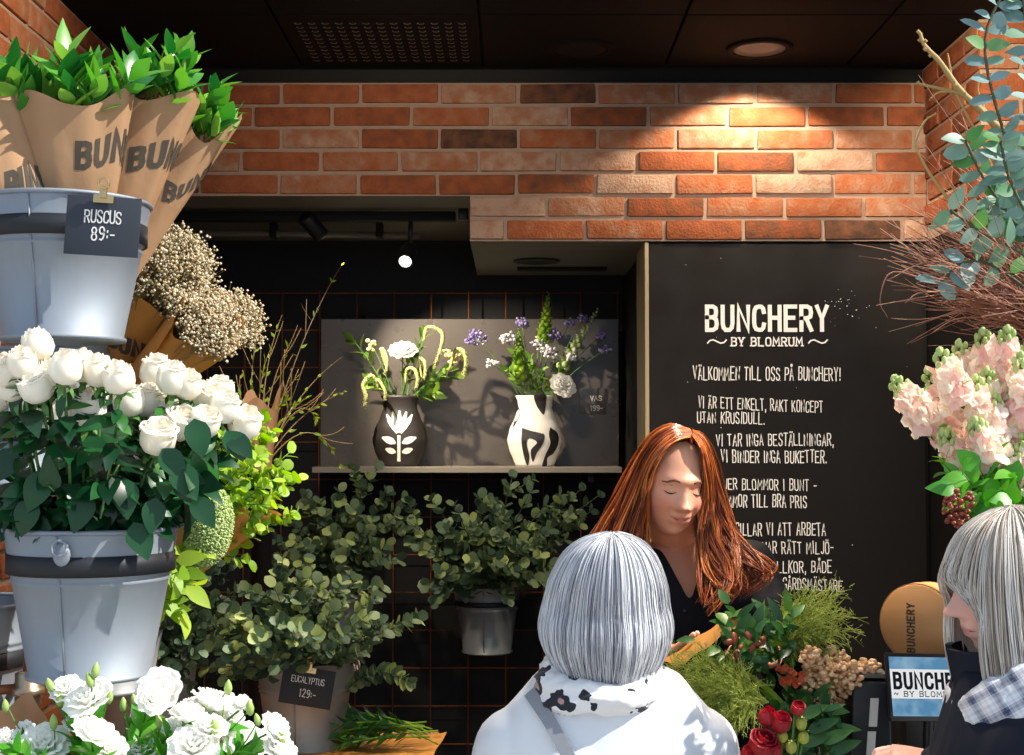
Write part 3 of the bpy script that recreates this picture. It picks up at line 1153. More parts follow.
ruscus_bunch('kraft wrapped ruscus bunch at the front of the upper bucket, BU printed on it', P(70, 296, 2.43), P(68, 108, 2.41), .055, .116, 15, 3, [('BUNCHERY', -PI / 2 + .3, .66, .05, .27, .0)], [(-PI / 2 + 1.05, .03), (PI * .98, .02)], .085)
ruscus_bunch('kraft wrapped ruscus bunch in the middle with a tilted B near its edge', P(84, 296, 2.50), P(158, 98, 2.50), .05, .075, 9, 5, [('BUNCHERY', -PI / 2 + .1, .62, .05, .25, .2)], [(0, .03), (PI, .0)], .07)
ruscus_bunch('kraft wrapped ruscus bunch leaning farthest over the upper bucket rim', P(96, 296, 2.56), P(193, 128, 2.58), .045, .068, 9, 8, [('BUNCHERY', -PI / 2 + .5, .6, .04, .2, .3)], [(.1, .05)], .066)
ruscus_bunch('kraft wrapped ruscus bunch cut by the picture edge over the upper bucket', P(48, 296, 2.38), P(-28, 110, 2.37), .05, .08, 9, 9, [('BUNCHERY', -PI / 2 + .1, .5, .05, .2, -.3)], [(0, .03)], .075)


# ------------------------------------------------------------------ gypsophila
def gyp_bunch(label, base, top, r0, r1, n, seed, peaks, texts=(), m='kraftwarm', up=.1):
    t = thing('gypsophila_bunch', label, 'bouquet', base, 'wrapped gypsophila bunches')
    paper_wrap(t, base, top, r0, r1, m, .75, peaks, seed, texts=texts)
    sm, bl = MB(), MB()
    base, top = V(base), V(top)
    ax = (top - base).normalized()
    s1 = ax.orthogonal().normalized()
    s2 = ax.cross(s1)
    for i in range(n):
        a, q = U(0, 2 * PI), math.sqrt(U(0, 1)) * 1.02
        e = top + (s1 * math.cos(a) + s2 * math.sin(a)) * (r1 * q) + ax * (up * (1 - .55 * q * q) * U(.5, 1.15))
        mid = base + (e - base) * .75
        tube(sm, [base + (e - base) * .35, mid, e], [.0012, .0009, .0005], 3, cap=False)
        for k in range(12):
            d = rand_dir() * U(.005, .03)
            p = e + d
            tube(sm, [mid + (e - mid) * U(.4, .9), p], [.0005, .0004], 3, cap=False)
            octa(bl, p, U(.0016, .0036), U(.0, 1))
    sm.build('stem', M['gypstem'], t)
    bl.build('blossom', M['gyp'], t)


gyp_bunch('brown paper wrapped gypsophila bunch highest behind the RUSCUS tag', P(112, 395, 3.06), P(158, 288, 2.86), .05, .098, 270, 21, [(PI * .9, .1), (PI * .6, .05), (.3, .0)], [('BUNCHERY', -PI / 2 - .75, .5, .05, .22, .15)], up=.13)
gyp_bunch('brown paper wrapped gypsophila bunch in the middle of its bucket, spilling blossom', P(126, 402, 2.99), P(202, 328, 2.80), .04, .068, 170, 22, [(.5, .04), (PI, .03), (PI / 2, .03)], [('BUNCHERY', -PI / 2 + .0, .62, .032, .15, -.25)], up=.06)
gyp_bunch('brown paper wrapped gypsophila bunch drooping lowest over the bucket edge', P(128, 400, 3.12), P(228, 326, 3.0), .04, .055, 110, 23, [(0, .035), (PI, .03)], (), up=.07)


# ------------------------------------------------------------------ roses
def cup_petal(mb, th0, span, prof, c=.5, nu=7, top=.16, ruf=0.0, curl=0.0, base_w=.35):
    vs, fs = [], []
    nv = len(prof)
    ph = U(0, 6)
    for i, (r, z) in enumerate(prof):
        t = i / (nv - 1)
        w = span * (base_w + (1 - base_w) * math.sin(PI * .5 * min(1, t * 1.5)))
        for k in range(nu):
            u = -1 + 2 * k / (nu - 1)
            th = th0 + w * .5 * u
            zz = z - top * prof[-1][1] * t * t * u * u + ruf * t * math.sin(u * 7 + ph)
            rr = r * (1 + .05 * (1 - u * u)) + ruf * t * math.cos(u * 6 + ph)
            vs.append(V((rr * math.cos(th), rr * math.sin(th), zz)))
    for i in range(nv - 1):
        for k in range(nu - 1):
            fs.append((i * nu + k, i * nu + k + 1, (i + 1) * nu + k + 1, (i + 1) * nu + k))
    mb.add(vs, fs, c)


def rose_mesh(open_=.5, seed=1):
    """Bloom 1 unit high (scaled when placed)."""
    mb = MB()
    layers = [(.12, 3, .98), (.20, 3, 1.0), (.28, 4, .98), (.36, 5, .93), (.42, 5, .86)]
    for li, (r, n, h) in enumerate(layers):
        for k in range(n):
            o = open_ * (li / 4) ** 1.5
            hh = h * U(.95, 1.04)
            pr = [(.06, .0), (r * .75, .14 * hh), (r * 1.02, .36 * hh), (r * 1.0 + .03 * o, .62 * hh), (r * .88 + .06 * o, .82 * hh), (r * .7 + .15 * o, .96 * hh), (r * .66 + .27 * o, hh * (1 - .1 * o))]
            cup_petal(mb, 2 * PI * k / n + li * .7 + U(-.2, .2), 2 * PI / n * 1.55, pr, U(.35, 1) if li > 1 else U(0, .5), 7, .12, .012)
    ellipsoid(mb, (0, 0, .55), (.1, .1, .4), .2, 8, 6)
    return mb.mesh('rose_bloom')


def sepal_mesh(n=5, L=.45):
    mb = MB()
    lathe(mb, [(.05, -.1), (.14, -.05), (.16, .02), (.1, .06)], seg=10)
    for k in range(n):
        a = 2 * PI * k / n
        d = V((math.cos(a), math.sin(a), U(-.5, .6)))
        leaf(mb, V((math.cos(a) * .1, math.sin(a) * .1, 0)), d, V((0, 0, 1)), L, .18, 'lance', .5, .1, .5)
    return mb.mesh('sepals')


ROSES = [rose_mesh(o) for o in (.15, .35, .55, .8)]
for m_ in ROSES:
    m_.materials.append(M['petal'])
SEPAL = [sepal_mesh() for _ in range(2)]
for m_ in SEPAL:
    m_.materials.append(M['stem'])

HEADS = [(128, 50, 0), (75, 112, 1), (22, 140, 1), (38, 190, 1), (120, 188, 2), (85, 262, 0), (168, 150, 1), (225, 128, 0), (280, 122, 0), (335, 138, 1), (405, 162, 1), (215, 220, 1), (325, 212, 1), (302, 268, 2), (202, 303, 0),
         (445, 300, 3), (440, 238, 2), (535, 142, 2), (590, 165, 2), (640, 186, 1), (600, 228, 2), (558, 272, 3), (540, 365, 3), (615, 318, 3), (700, 312, 2), (680, 228, 2), (750, 208, 2), (765, 262, 2), (730, 240, 2), (836, 318, 2), (500, 238, 2), (-20, 230, 1)]
LIGHT = V((.6, -.5, .6))
rim_c = V((RO.x, RO.y, RO.z + .25))
for i, (zx, zy, kind) in enumerate(HEADS):
    px, py = zx / 3.413, 330 + zy / 3.413
    dd = (2.24 + .06 * RND.random()) if py < 392 and px < 135 else 2.36 + .2 * RND.random() - (.05 if py > 405 else 0)
    p = P(px, py, dd)
    base = V((RO.x + U(-.06, .06), RO.y + U(-.06, .06), RO.z + .03))
    out = V((p.x - rim_c.x, p.y - rim_c.y, 0))
    nx = rim_c + out * .35 + V((0, 0, .02))
    t = thing('white_rose', 'creamy white rose among the roses of the zinc bucket', 'flower', base, 'white roses in the zinc bucket')
    dirn = (V((p.x, p.y, p.z)) - nx).normalized() * .8 + V((0, 0, .5)) + V((U(-.3, .3), U(-.6, .1), 0))
    dirn.normalize()
    sz = (.056, .056, .062, .066)[kind] * U(.95, 1.08)
    foot = p - dirn * sz * .5
    st = bez(base, nx + V((out.x * .3, out.y * .3, .04)), foot, 9)
    sm, lm = MB(), MB()
    tube(sm, st, .0027, 6)
    sm.build('stem', M['stem'], t)
    for k in range(6):
        tt = U(.5, .9)
        q, tg = along(st, tt)
        a = rand_dir()
        a = (a - tg * a.dot(tg)).normalized() + V((out.x, -.6, 0)) * .9
        leaf(lm, q, a + tg * .3 + V((0, 0, -U(.0, .7))), tg + V((.2, -.5, .3)), U(.05, .074), U(.026, .038), 'ovate', U(.1, .5), .12, U(.1, .75), wav=.02)
    for k in range(4):
        q, tg = along(st, U(.8, .97))
        leaf(lm, q, rand_dir() + V((0, -.5, -.1)), tg + V((.2, -.5, .3)), U(.03, .05), U(.016, .025), 'ovate', U(.1, .5), .12, U(.3, 1), wav=.02)
    lm.build('foliage', M['roseleaf'], t)
    place(ROSES[kind], 'bloom', t, foot, dirn, U(0, 6), sz)
    place(SEPAL[i % 2], 'sepals', t, foot, dirn, U(0, 6), sz)
# loose greenery filling the bucket mouth
t = thing('rose_foliage', 'mass of dark green rose leaves over the zinc bucket rim', 'foliage', (RO.x, RO.y, RO.z + .1))
t['kind'] = 'stuff'
lm, sm = MB(), MB()
for i in range(26):
    a = 2 * PI * i / 26
    e = rim_c + V((math.cos(a) * U(.1, .27), math.sin(a) * U(.06, .2) - .03, U(.0, .14)))
    st = bez((RO.x, RO.y, RO.z + .1), rim_c + V((math.cos(a) * .09, math.sin(a) * .09, .06)), e, 7)
    tube(sm, st, .0016, 5)
    for k in range(9):
        q, tg = along(st, U(.45, 1))
        d_ = rand_dir() + V((math.cos(a) * .9, math.sin(a) * .6 - .5, -U(0, .5)))
        leaf(lm, q, d_, V((.2, -.6, .6)) + rand_dir() * .7, U(.05, .076), U(.028, .04), 'ovate', U(.1, .6), .12, U(.0, .7), wav=.02)
for (px, py, L_) in ((8, 470, .085), (42, 492, .09), (72, 515, .085), (92, 455, .08), (178, 485, .09), (128, 545, .085), (150, 520, .075), (200, 440, .085), (215, 455, .07), (195, 520, .075), (228, 452, .07), (118, 500, .085), (28, 520, .08), (160, 470, .08)):
    q = P(px, py, 2.28)
    leaf(lm, q + V((U(-.02, .02), .03, .035)), V((U(-.5, .5) + (px - 100) / 300, -.35, -.75)), V((.25, -1, .35)), L_ * .85, L_ * .52, 'ovate', U(.1, .4), .1, U(.2, .6), wav=.015)
sm.build('stem', M['stem'], t)
lm.build('leaves', M['roseleaf'], t)


# ------------------------------------------------------------------ white lisianthus at the bottom
def ruffle_mesh(open_=1.0, seed=0):
    mb = MB()
    for li, (n, r, h) in enumerate(((4, .16, .62), (5, .30, .60), (6, .46, .5), (6, .6, .34))):
        for k in range(n):
            rr = r * (open_ if li > 1 else 1)
            pr = [(.05, 0), (rr * .35, .16 * h + .06), (rr * .62, .5 * h), (rr * .84, .82 * h), (rr, h), (rr * 1.12, h * .98)]
            cup_petal(mb, 2 * PI * k / n + li * .5 + U(-.15, .15), 2 * PI / n * 1.5, pr, U(.3, 1), 9, .1, .045)
    ellipsoid(mb, (0, 0, .3), (.09, .09, .2), 0.0, 8, 6)
    return mb.mesh('ruffled_bloom')


def bud_mesh():
    mb = MB()
    lathe(mb, [(.04, 0), (.2, .15), (.27, .45), (.2, .75), (.05, 1.0), (.001, 1.03)], seg=10, c=.5)
    for k in range(4):
        a = k * PI / 2
        leaf(mb, V((math.cos(a) * .1, math.sin(a) * .1, 0)), V((math.cos(a) * .5, math.sin(a) * .5, 1)), V((math.cos(a), math.sin(a), 0)), .5, .16, 'lance', .2, .1, .1)
    return mb.mesh('flower_bud')


RUF = [ruffle_mesh(o) for o in (.7, .9, 1.05)]
for m_ in RUF:
    m_.materials.append(M['petalpure'])
BUD = bud_mesh()
BUD.materials.append(M['bud'])
# (x, y) in a 3.413x crop of the corner at y=535; size class
LISI = [(225, 525, 1), (300, 555, 2), (540, 530, 2), (480, 612, 0), (325, 672, 2), (660, 585, 1), (728, 570, 2), (640, 610, 1), (720, 655, 1), (825, 575, 0), (585, 655, 0), (40, 725, 1), (150, 715, 2), (485, 730, 1), (660, 720, 2),
        (832, 705, 2), (940, 660, 1), (955, 730, 1), (375, 735, 1), (10, 690, 0), (800, 620, 0), (905, 690, 0), (760, 590, 1), (85, 665, 0), (270, 640, 1), (520, 560, 1)]
BUDS = [(322, 465), (178, 510), (232, 575), (185, 640), (422, 580), (370, 552), (545, 635), (703, 600), (778, 522), (855, 590), (885, 625), (735, 655), (22, 580), (462, 560), (312, 495), (968, 685), (205, 560), (500, 610)]
rim_c = V((LI.x, LI.y, LI.z + .25))
bi = 0
for i, (zx, zy, kind) in enumerate(LISI):
    px, py = zx / 3.413, 535 + zy / 3.413
    dd = U(2.2, 2.42) + (.05 if zy < 580 else -.03)
    p = P(px, py, dd)
    t = thing('white_lisianthus', 'ruffled white lisianthus stem in the lowest bucket', 'flower', (LI.x, LI.y, LI.z + .02), 'white lisianthus below the rose bucket')
    sz = (.034, .046, .054)[kind] * U(.92, 1.08)
    dirn = V(((p.x - rim_c.x) * 1.5 + U(-.4, .4), U(-1.0, .1), U(.4, 1))).normalized()
    foot = p - dirn * sz * .3
    base = V((LI.x + U(-.06, .06), LI.y + U(-.06, .06), LI.z + .02))
    st = bez(base, rim_c + V(((p.x - rim_c.x) * .5, (p.y - rim_c.y) * .5, .05)), foot, 9)
    sm, lm = MB(), MB()
    tube(sm, st, .002, 5)
    for (ux, uy) in BUDS:
        if min(range(len(LISI)), key=lambda j: (LISI[j][0] - ux) ** 2 + (LISI[j][1] - uy) ** 2) == i:
            bx, by = ux / 3.413, 535 + uy / 3.413
            q = P(bx, by, dd - .01)
            s0 = along(st, .75)[0]
            mid = (s0 + q) / 2 + V((0, 0, -.02))
            tube(sm, bez(s0, mid, q, 5), .0012, 5)
            place(BUD, 'bud', t, q - V((0, 0, .012)), V((U(-.3, .3), U(-.3, .1), 1)), 0, U(.02, .028))
    leafy(lm, st, 9, .055, .024, 'lance', .45, .84, .8, .3, .2, pair=True, cr=(.2, .9))
    sm.build('stem', M['stem'], t)
    lm.build('foliage', M['brightleaf'], t)
    place(RUF[kind], 'bloom', t, foot, dirn, U(0, 6), sz)
t = thing('kraft_sleeve', 'brown paper sleeve standing between the rack clamp and the lisianthus', 'paper', P(10, 740, 2.5))
paper_wrap(t, P(34, 850, 2.56), P(-2, 716, 2.54), .03, .085, 'kraft', .6, [(0, -.05)], 77, name='paper')

# ------------------------------------------------------------------ light greens behind the rose bucket
def branchy(name, label, cat, group, base, tips, mstem, mleaf, nl, L, W, shape, ang=.9, sub=0, cr=(.1, .9), pair=False, bend=.2, rad=.0022, light=None, ctrl=None, t0=.3, droop=0., single=False, subL=.12):
    """Stems from one place to many tips, each stem a thing of its own (or all one thing when single)."""
    out = []
    t = None
    sm, lm = MB(), MB()
    for i, e in enumerate(tips):
        e = V(e)
        if not single or t is None:
            t = thing(name, label, cat, base, group)
            out.append(t)
            sm, lm = MB(), MB()
        c_ = V(base) + (e - V(base)) * .5 + V((0, 0, .12 * (e - V(base)).length)) if ctrl is None else V(base) * .4 + e * .6 * 0 + V(ctrl) * .6
        st = bez(base, c_, e, 9)
        tube(sm, st, [rad * (1 - .06 * k) for k in range(10)], 5)
        leafy(lm, st, nl, L, W, shape, t0, 1.0, ang, bend, .1, pair, cr, light, droop=droop)
        for k in range(sub):
            s0, tg = along(st, U(.45, .92))
            d_ = (tg + rand_dir() * .8 + V((0, 0, .15))).normalized()
            s2 = bez(s0, s0 + d_ * subL * .5, s0 + d_ * subL + V((0, 0, -.1 * subL)), 5)
            tube(sm, s2, rad * .5, 4)
            leafy(lm, s2, max(4, nl // 2), L * .9, W * .9, shape, .15, 1.0, ang, bend, .1, pair, cr, light, droop=droop)
        if not single:
            sm.build('stem', M[mstem], t)
            lm.build('foliage', M[mleaf], t)
    if single:
        sm.build('stem', M[mstem], t)
        lm.build('foliage', M[mleaf], t)
    return out


gb = V((GR.x + .02, GR.y, GR.z + .06))
tips = [P(px, py, dd) for px, py, dd in ((232, 432, 3.1), (252, 420, 3.15), (275, 430, 3.15), (290, 452, 3.15), (298, 478, 3.1), (262, 452, 3.05), (244, 462, 3.0), (283, 492, 3.05), (262, 486, 3.0), (268, 505, 3.05), (225, 455, 3.1), (250, 440, 3.2), (292, 515, 3.1), (240, 490, 3.05))]
branchy('bupleurum', 'lime green bupleurum stem beside the roses above the green dome flower', 'foliage', 'bupleurum stems beside the roses', gb + V((.08, 0, .1)), tips, 'stem', 'lime', 13, .034, .030, 'round', 1.0, 4, light=LIGHT, t0=.55, subL=.07)
t = thing('bupleurum_paper', 'warm brown paper collar under the lime green stems', 'paper', gb)
paper_wrap(t, gb + V((.05, 0, .12)), P(232, 500, 3.1), .03, .10, 'kraftwarm', .7, [(0, .04), (-.8, .02)], 31, name='paper')
tips = [P(px, py, dd) for px, py, dd in ((176, 560, 2.9), (188, 545, 2.95), (195, 585, 2.9), (170, 600, 2.95), (182, 612, 2.95), (202, 555, 2.95), (165, 575, 3.0), (190, 570, 2.85))]
branchy('lime_foliage_sprig', 'yellow green leafy stem drooping beside the rose bucket ring', 'foliage', 'yellow green stems beside the rose bucket', gb + V((.04, -.04, .12)), tips, 'stem', 'lime', 5, .07, .035, 'ovate', .9, 0, light=LIGHT, t0=.55, droop=.4)
# pale green dome of tiny florets
dc, dr = P(209, 527, 2.98), (.05, .05, .085)
t = thing('green_dome_flower', 'large pale green dome of tiny florets beside the rose bucket', 'flower', (dc.x, dc.y, dc.z - .1))
b = MB()
rot = Matrix.Rotation(.15, 3, 'Y')
ellipsoid(b, dc, (dr[0] * .93, dr[1] * .93, dr[2] * .93), .2, 20, 14, rot)
for i in range(2600):
    d_ = rand_dir()
    d_.y = -abs(d_.y) if RND.random() < .7 else d_.y
    p = dc + rot @ V((d_.x * dr[0], d_.y * dr[1], d_.z * dr[2])) * U(.96, 1.03)
    octa(b, p, U(.002, .0036), U(0, 1))
b.build('florets', M['dome'], t)
b = MB()
tube(b, bez(gb, gb + V((.05, 0, .15)), dc - V((0, 0, .06)), 7), .005, 8)
b.build('stem', M['stem'], t)
# ================================================================== vases on the shelf
VD = 5.43
VPROF = [(.073, 0), (.082, .02), (.1, .065), (.108, .1), (.1, .14), (.078, .19), (.066, .225), (.067, .25), (.076, .274)]


def vr(z):
    for (r0, z0), (r1, z1) in zip(VPROF[:-1], VPROF[1:]):
        if z <= z1:
            f = (z - z0) / (z1 - z0)
            f = f * f * (3 - 2 * f) * .5 + f * .5
            return r0 + (r1 - r0) * f
    return VPROF[-1][0]


def vase(label, cx, m, motif, mm):
    t = thing('vase', label, 'vase', (cx, VD, ZS), 'cut-out pattern vases')
    b = MB()
    pr = [(vr(i * .274 / 28), i * .274 / 28) for i in range(29)]
    inner = [(r - .003, z) for r, z in pr[::-1][:-2]]
    lathe(b, [(.0005, 0)] + pr + inner + [(.0005, .012)], (cx, VD, ZS), seg=48, sy=.55)
    b.build('body', m, t)
    fn = lambda x, z, h=0.0: V((cx + x, VD - .55 * math.sqrt(max(0, vr(max(0, z)) ** 2 - x * x)) - .0012 - h, ZS + z))
    for grp in motif:
        b = MB()
        letter(b, grp, fn)
        b.build('painted_motif', mm, t, False)
    return t


def blob(path, ws):
    """A brush shape: polyline with a width at each point."""
    path = [(p.x, p.y) for p in catmull([V((a, b_, 0)) for a, b_ in path], 5)]
    n = len(path)
    out = []
    for i in range(n):
        f = i / (n - 1) * (len(ws) - 1)
        k = min(int(f), len(ws) - 2)
        w = ws[k] * (1 - f + k) + ws[k + 1] * (f - k)
        a, e = path[max(0, i - 1)], path[min(n - 1, i + 1)]
        d_ = np.array([e[0] - a[0], e[1] - a[1]])
        d_ = d_ / (np.linalg.norm(d_) + 1e-9)
        nn = np.array([-d_[1], d_[0]])
        p = np.array(path[i])
        out.append((p + nn * w / 2, p - nn * w / 2))
    return out


v1x, v2x = P(400, 466, VD).x, P(535, 466, VD).x
motif1 = [blob([(-.001, .02), (.0, .07), (.0, .12)], [.013, .012, .012])]
for a in (-.62, -.32, 0, .32, .62):
    x, y = math.sin(a), math.cos(a)
    motif1.append(blob([(x * .012, .12 + y * .01), (x * .05, .135 + y * .035), (x * .085, .14 + y * .075)], [.008, .017, .019, .006]))
for s_ in (-1, 1):
    motif1.append(blob([(s_ * .012, .09), (s_ * .035, .1), (s_ * .066, .112)], [.006, .026, .026, .006]))
    motif1.append(blob([(s_ * .012, .055), (s_ * .03, .06), (s_ * .052, .068)], [.006, .022, .022, .006]))


def fill(outline, dz=.0025):
    """Fill a smooth closed outline with narrow rows."""
    pts = [(p.x, p.y) for p in catmull([V((a, b_, 0)) for a, b_ in outline + outline[:1]], 8)]
    out = []
    z0, z1 = min(p[1] for p in pts), max(p[1] for p in pts)
    n = max(2, int((z1 - z0) / dz))

    def cross(z):
        xs = []
        for (xa, za), (xb, zb) in zip(pts[:-1], pts[1:]):
            if (za <= z < zb) or (zb <= z < za):
                xs.append(xa + (xb - xa) * (z - za) / (zb - za))
        return sorted(xs)
    for k in range(n):
        a, e = z0 + (z1 - z0) * k / n, z0 + (z1 - z0) * (k + 1) / n
        xs = cross((a + e) / 2)
        for x0_, x1_ in zip(xs[::2], xs[1::2]):
            m = max(1, int((x1_ - x0_) / .008))
            out.append([(np.array((x0_ + (x1_ - x0_) * q / m, e)), np.array((x0_ + (x1_ - x0_) * q / m, a))) for q in range(m + 1)])
    return out


zv = lambda x, y: ((x - 707) * .001287, (588 - y) * .001287)
motif2 = [fill([zv(*q) for q in ((702, 374), (738, 372), (740, 400), (733, 432), (720, 420), (708, 398))])
          , fill([zv(*q) for q in ((668, 472), (690, 480), (722, 488), (735, 494), (730, 520), (712, 548), (700, 574), (694, 540), (712, 516), (690, 504), (682, 520), (690, 560), (684, 585), (674, 560), (666, 515))])
          , fill([zv(*q) for q in ((752, 470), (775, 490), (776, 520), (762, 548), (744, 562), (742, 586), (728, 586), (738, 552), (752, 520), (748, 492))])
          , fill([zv(*q) for q in ((655, 400), (662, 430), (650, 458), (640, 470), (650, 430))])]
M['vaseblack'] = mat('vaseblack', [(38, 33, 30), (50, 44, 40)], rough=.45, nscale=10, use_var=False)
M['vasegrey'] = mat('vasegrey', [(84, 77, 70), (96, 88, 80)], rough=.45, nscale=10, use_var=False)
M['vasewhite'] = mat('vasewhite', [(236, 228, 214), (246, 240, 230)], rough=.6, nscale=10, use_var=False)
vase('black vase with a white leaf sprig motif on the shelf', v1x, M['vaseblack'], [motif1], M['vasewhite'])
vase('white vase with dark abstract cut-outs beside the price tag on the shelf', v2x, M['vasewhite'], motif2, M['vaseblack'])


def zp(x, y, d=VD):
    """A point taken from the 3.012x crop of the shelf."""
    return P(300 + x / 3.012, 270 + y / 3.012, d)


M['tassel'] = mat('tassel', [(140, 150, 74), (190, 194, 120), (226, 224, 184)], rough=.8, trans=.2)
M['statice'] = mat('statice', [(120, 104, 168), (160, 146, 200), (204, 196, 226)], rough=.7, trans=.2)
M['statwhite'] = mat('statwhite', [(226, 220, 226), (246, 242, 240)], rough=.7, trans=.2)
M['vasegreen'] = mat('vasegreen', [(70, 112, 30), (108, 150, 48), (160, 190, 84)], rough=.45, trans=.3)
M['freesia'] = mat('freesia', [(220, 206, 120), (240, 230, 170)], rough=.6, trans=.2)


def vstem(name, label, tip, vx, group=None, lean=.3, r=.0022, d_=None, cat='flower'):
    base = V((vx + U(-.025, .025), VD + U(-.012, .012), ZS + .03))
    mouth = V((vx + (tip.x - vx) * .3 * .9, VD, ZS + .27))
    mouth.x = min(max(mouth.x, vx - .06), vx + .06)
    t = thing(name, label, cat, base, group)
    pts = bez(base, base * .4 + mouth * .6, mouth, 4)[:-1] + bez(mouth, mouth + V(((tip.x - mouth.x) * .4, 0, (tip.z - mouth.z) * .6)), tip, 8)
    b = MB()
    tube(b, pts, r, 5)
    return t, b, pts


def cluster(b, c, r, n, rr=(.004, .008), sq=(1, 1, 1)):
    for _ in range(n):
        d_ = rand_dir() * (U(.3, 1) * r)
        p = c + V((d_.x * sq[0], d_.y * sq[1], d_.z * sq[2]))
        s_ = U(*rr)
        ellipsoid(b, p, (s_, s_, s_ * .8), U(0, 1), 6, 4)


# first vase
for tip, ang in ((zp(160, 212), 1.0), (zp(372, 190, 5.4), .9), (zp(440, 300, 5.36), .9), (zp(205, 330, 5.35), .9), (zp(330, 250, 5.46), .9), (zp(465, 318, 5.42), .9), (zp(410, 370, 5.34), .9)):
    t, b, pts = vstem('foliage_stem', 'glossy green leaf stem among the flowers of the black vase', tip, v1x, 'leaf stems in the black vase')
    b.build('stem', M['stem'], t)
    lm = MB()
    leafy(lm, pts, 9, .07, .03, 'ovate', .5, 1, .9, .2, .2, cr=(0, 1))
    lm.build('foliage', M['vasegreen'], t)
t, b, pts = vstem('lisianthus', 'round white open bloom in the middle of the black vase', zp(310, 258, 5.38), v1x)
b.build('stem', M['stem'], t)
place(RUF[2], 'bloom', t, pts[-1], (0, -.7, 1), 1, .078)
t, b, pts = vstem('yellow_bud_stem', 'yellow green bud on its stem at the edge of the black vase', zp(215, 226, 5.42), v1x)
b.build('stem', M['stem'], t)
b = MB()
cluster(b, pts[-1], .022, 14, (.006, .011))
b.build('bud', M['freesia'], t)
TAS = [((372, 215), (385, 172), (428, 190), (405, 292), .010), ((262, 300), (245, 240), (255, 248), (256, 312), .009), ((368, 330), (360, 270), (374, 275), (370, 332), .009), ((318, 345), (322, 300), (345, 300), (350, 355), .009),
       ((450, 300), (470, 240), (495, 250), (492, 320), .011), ((238, 350), (215, 318), (190, 345), (194, 412), .011), ((235, 360), (232, 330), (246, 345), (255, 390), .008)]
for (a, k1, k2, e, r) in TAS:
    dd = U(5.32, 5.4)
    t, b, pts = vstem('amaranth_stem', 'drooping pale green amaranth tassel in the black vase', zp(*a, dd), v1x, 'amaranth tassels in the black vase')
    b.build('stem', M['stem'], t)
    path = catmull([zp(*a, dd), zp(*k1, dd - .01), zp(*k2, dd - .02), zp((k2[0] + e[0]) / 2 + 6, (k2[1] + e[1]) / 2, dd - .03), zp(*e, dd - .03)], 5)
    b = MB()
    n = len(path)
    r *= .72
    tube(b, path, [r * (.35 + .7 * math.sin(PI * min(1, .12 + .85 * i / n))) * U(.85, 1.1) for i in range(n)], 7, .5)
    for i in range(3, n):
        for _ in range(14):
            octa(b, path[i] + rand_dir() * r * 1.05, r * .32, U(0, 1))
    b.build('tassel', M['tassel'], t)
t, b, pts = vstem('freesia', 'cream yellow freesia spray leaning out of the black vase', zp(478, 262, 5.4), v1x)
b.build('stem', M['stem'], t)
b = MB()
for (x, y) in ((440, 248), (455, 256), (470, 262), (485, 262), (460, 275)):
    cluster(b, zp(x, y, 5.38), .016, 7, (.006, .011))
b.build('blossom', M['freesia'], t)

# second vase
for (x, y, w_, n, white) in ((530, 205, .045, 60, 0), (668, 160, .03, 44, 0), (765, 195, .035, 46, 0), (812, 158, .022, 26, 0), (853, 148, .026, 30, 0), (908, 197, .022, 26, 0), (922, 240, .022, 24, 0), (622, 205, .034, 40, 1), (718, 222, .036, 44, 1), (752, 245, .036, 40, 1), (578, 282, .024, 24, 1), (816, 265, .02, 22, 1)):
    c = zp(x, y, U(5.36, 5.46))
    t, b, pts = vstem('statice', ('white' if white else 'purple') + ' statice sprig in the white patterned vase', c, v2x, ('white' if white else 'purple') + ' statice in the white patterned vase', r=.0018)
    b.build('stem', M['stem'], t)
    b = MB()
    cluster(b, c, w_, n, (.004, .009), (1.1, .8, .8))
    b.build('blossom', M['statwhite' if white else 'statice'], t)
for (x, y, x2, y2) in ((748, 70, 735, 215), (898, 118, 790, 300), (660, 180, 655, 330)):
    e = zp(x, y, 5.42)
    t, b, pts = vstem('green_spike', {748: 'tall upright green bud spike in the white patterned vase', 898: 'green bell spike leaning towards the price tag', 660: 'short green spike beside the purple statice'}[x], e, v2x, r=.0026)
    b.build('stem', M['stem'], t)
    b = MB()
    s0 = zp(x2, y2, 5.43)
    L_ = (e - s0).length
    for i in range(34):
        f = i / 33
        p = s0 + (e - s0) * f
        w_ = .024 * (1 - f) + .006
        a = i * 2.4
        d_ = V((math.cos(a), math.sin(a) - .3, .5))
        q = p + d_.normalized() * w_ * .7
        ellipsoid(b, q, (w_ * .5, w_ * .5, w_ * .55), U(0, 1), 7, 5)
        leaf(b, p, d_, V((0, 0, 1)), w_ * 1.6, w_ * 1.2, 'round', -.2, .3, U(.2, .9), 4)
    b.build('bells', M['lime'] if x != 898 else mat('bellgreen', [(150, 180, 90), (200, 214, 150), (236, 238, 214)], rough=.6, trans=.2), t)
t, b, pts = vstem('white_carnation', 'white carnation low over the rim of the white patterned vase', zp(783, 358, 5.33), v2x)
b.build('stem', M['stem'], t)
place(RUF[1], 'bloom', t, pts[-1], (.4, -.8, .5), 1, .085)
for tip in (zp(625, 300, 5.36), zp(690, 270, 5.38), zp(730, 300, 5.37), zp(645, 255, 5.4), zp(780, 310, 5.42)):
    t, b, pts = vstem('foliage_stem', 'soft green leaf stem in the white patterned vase', tip, v2x, 'leaf stems in the white patterned vase')
    b.build('stem', M['stem'], t)
    lm = MB()
    leafy(lm, pts, 12, .05, .024, 'ovate', .4, 1, .8, .2, .2, cr=(0, 1))
    lm.build('foliage', M['vasegreen'], t)

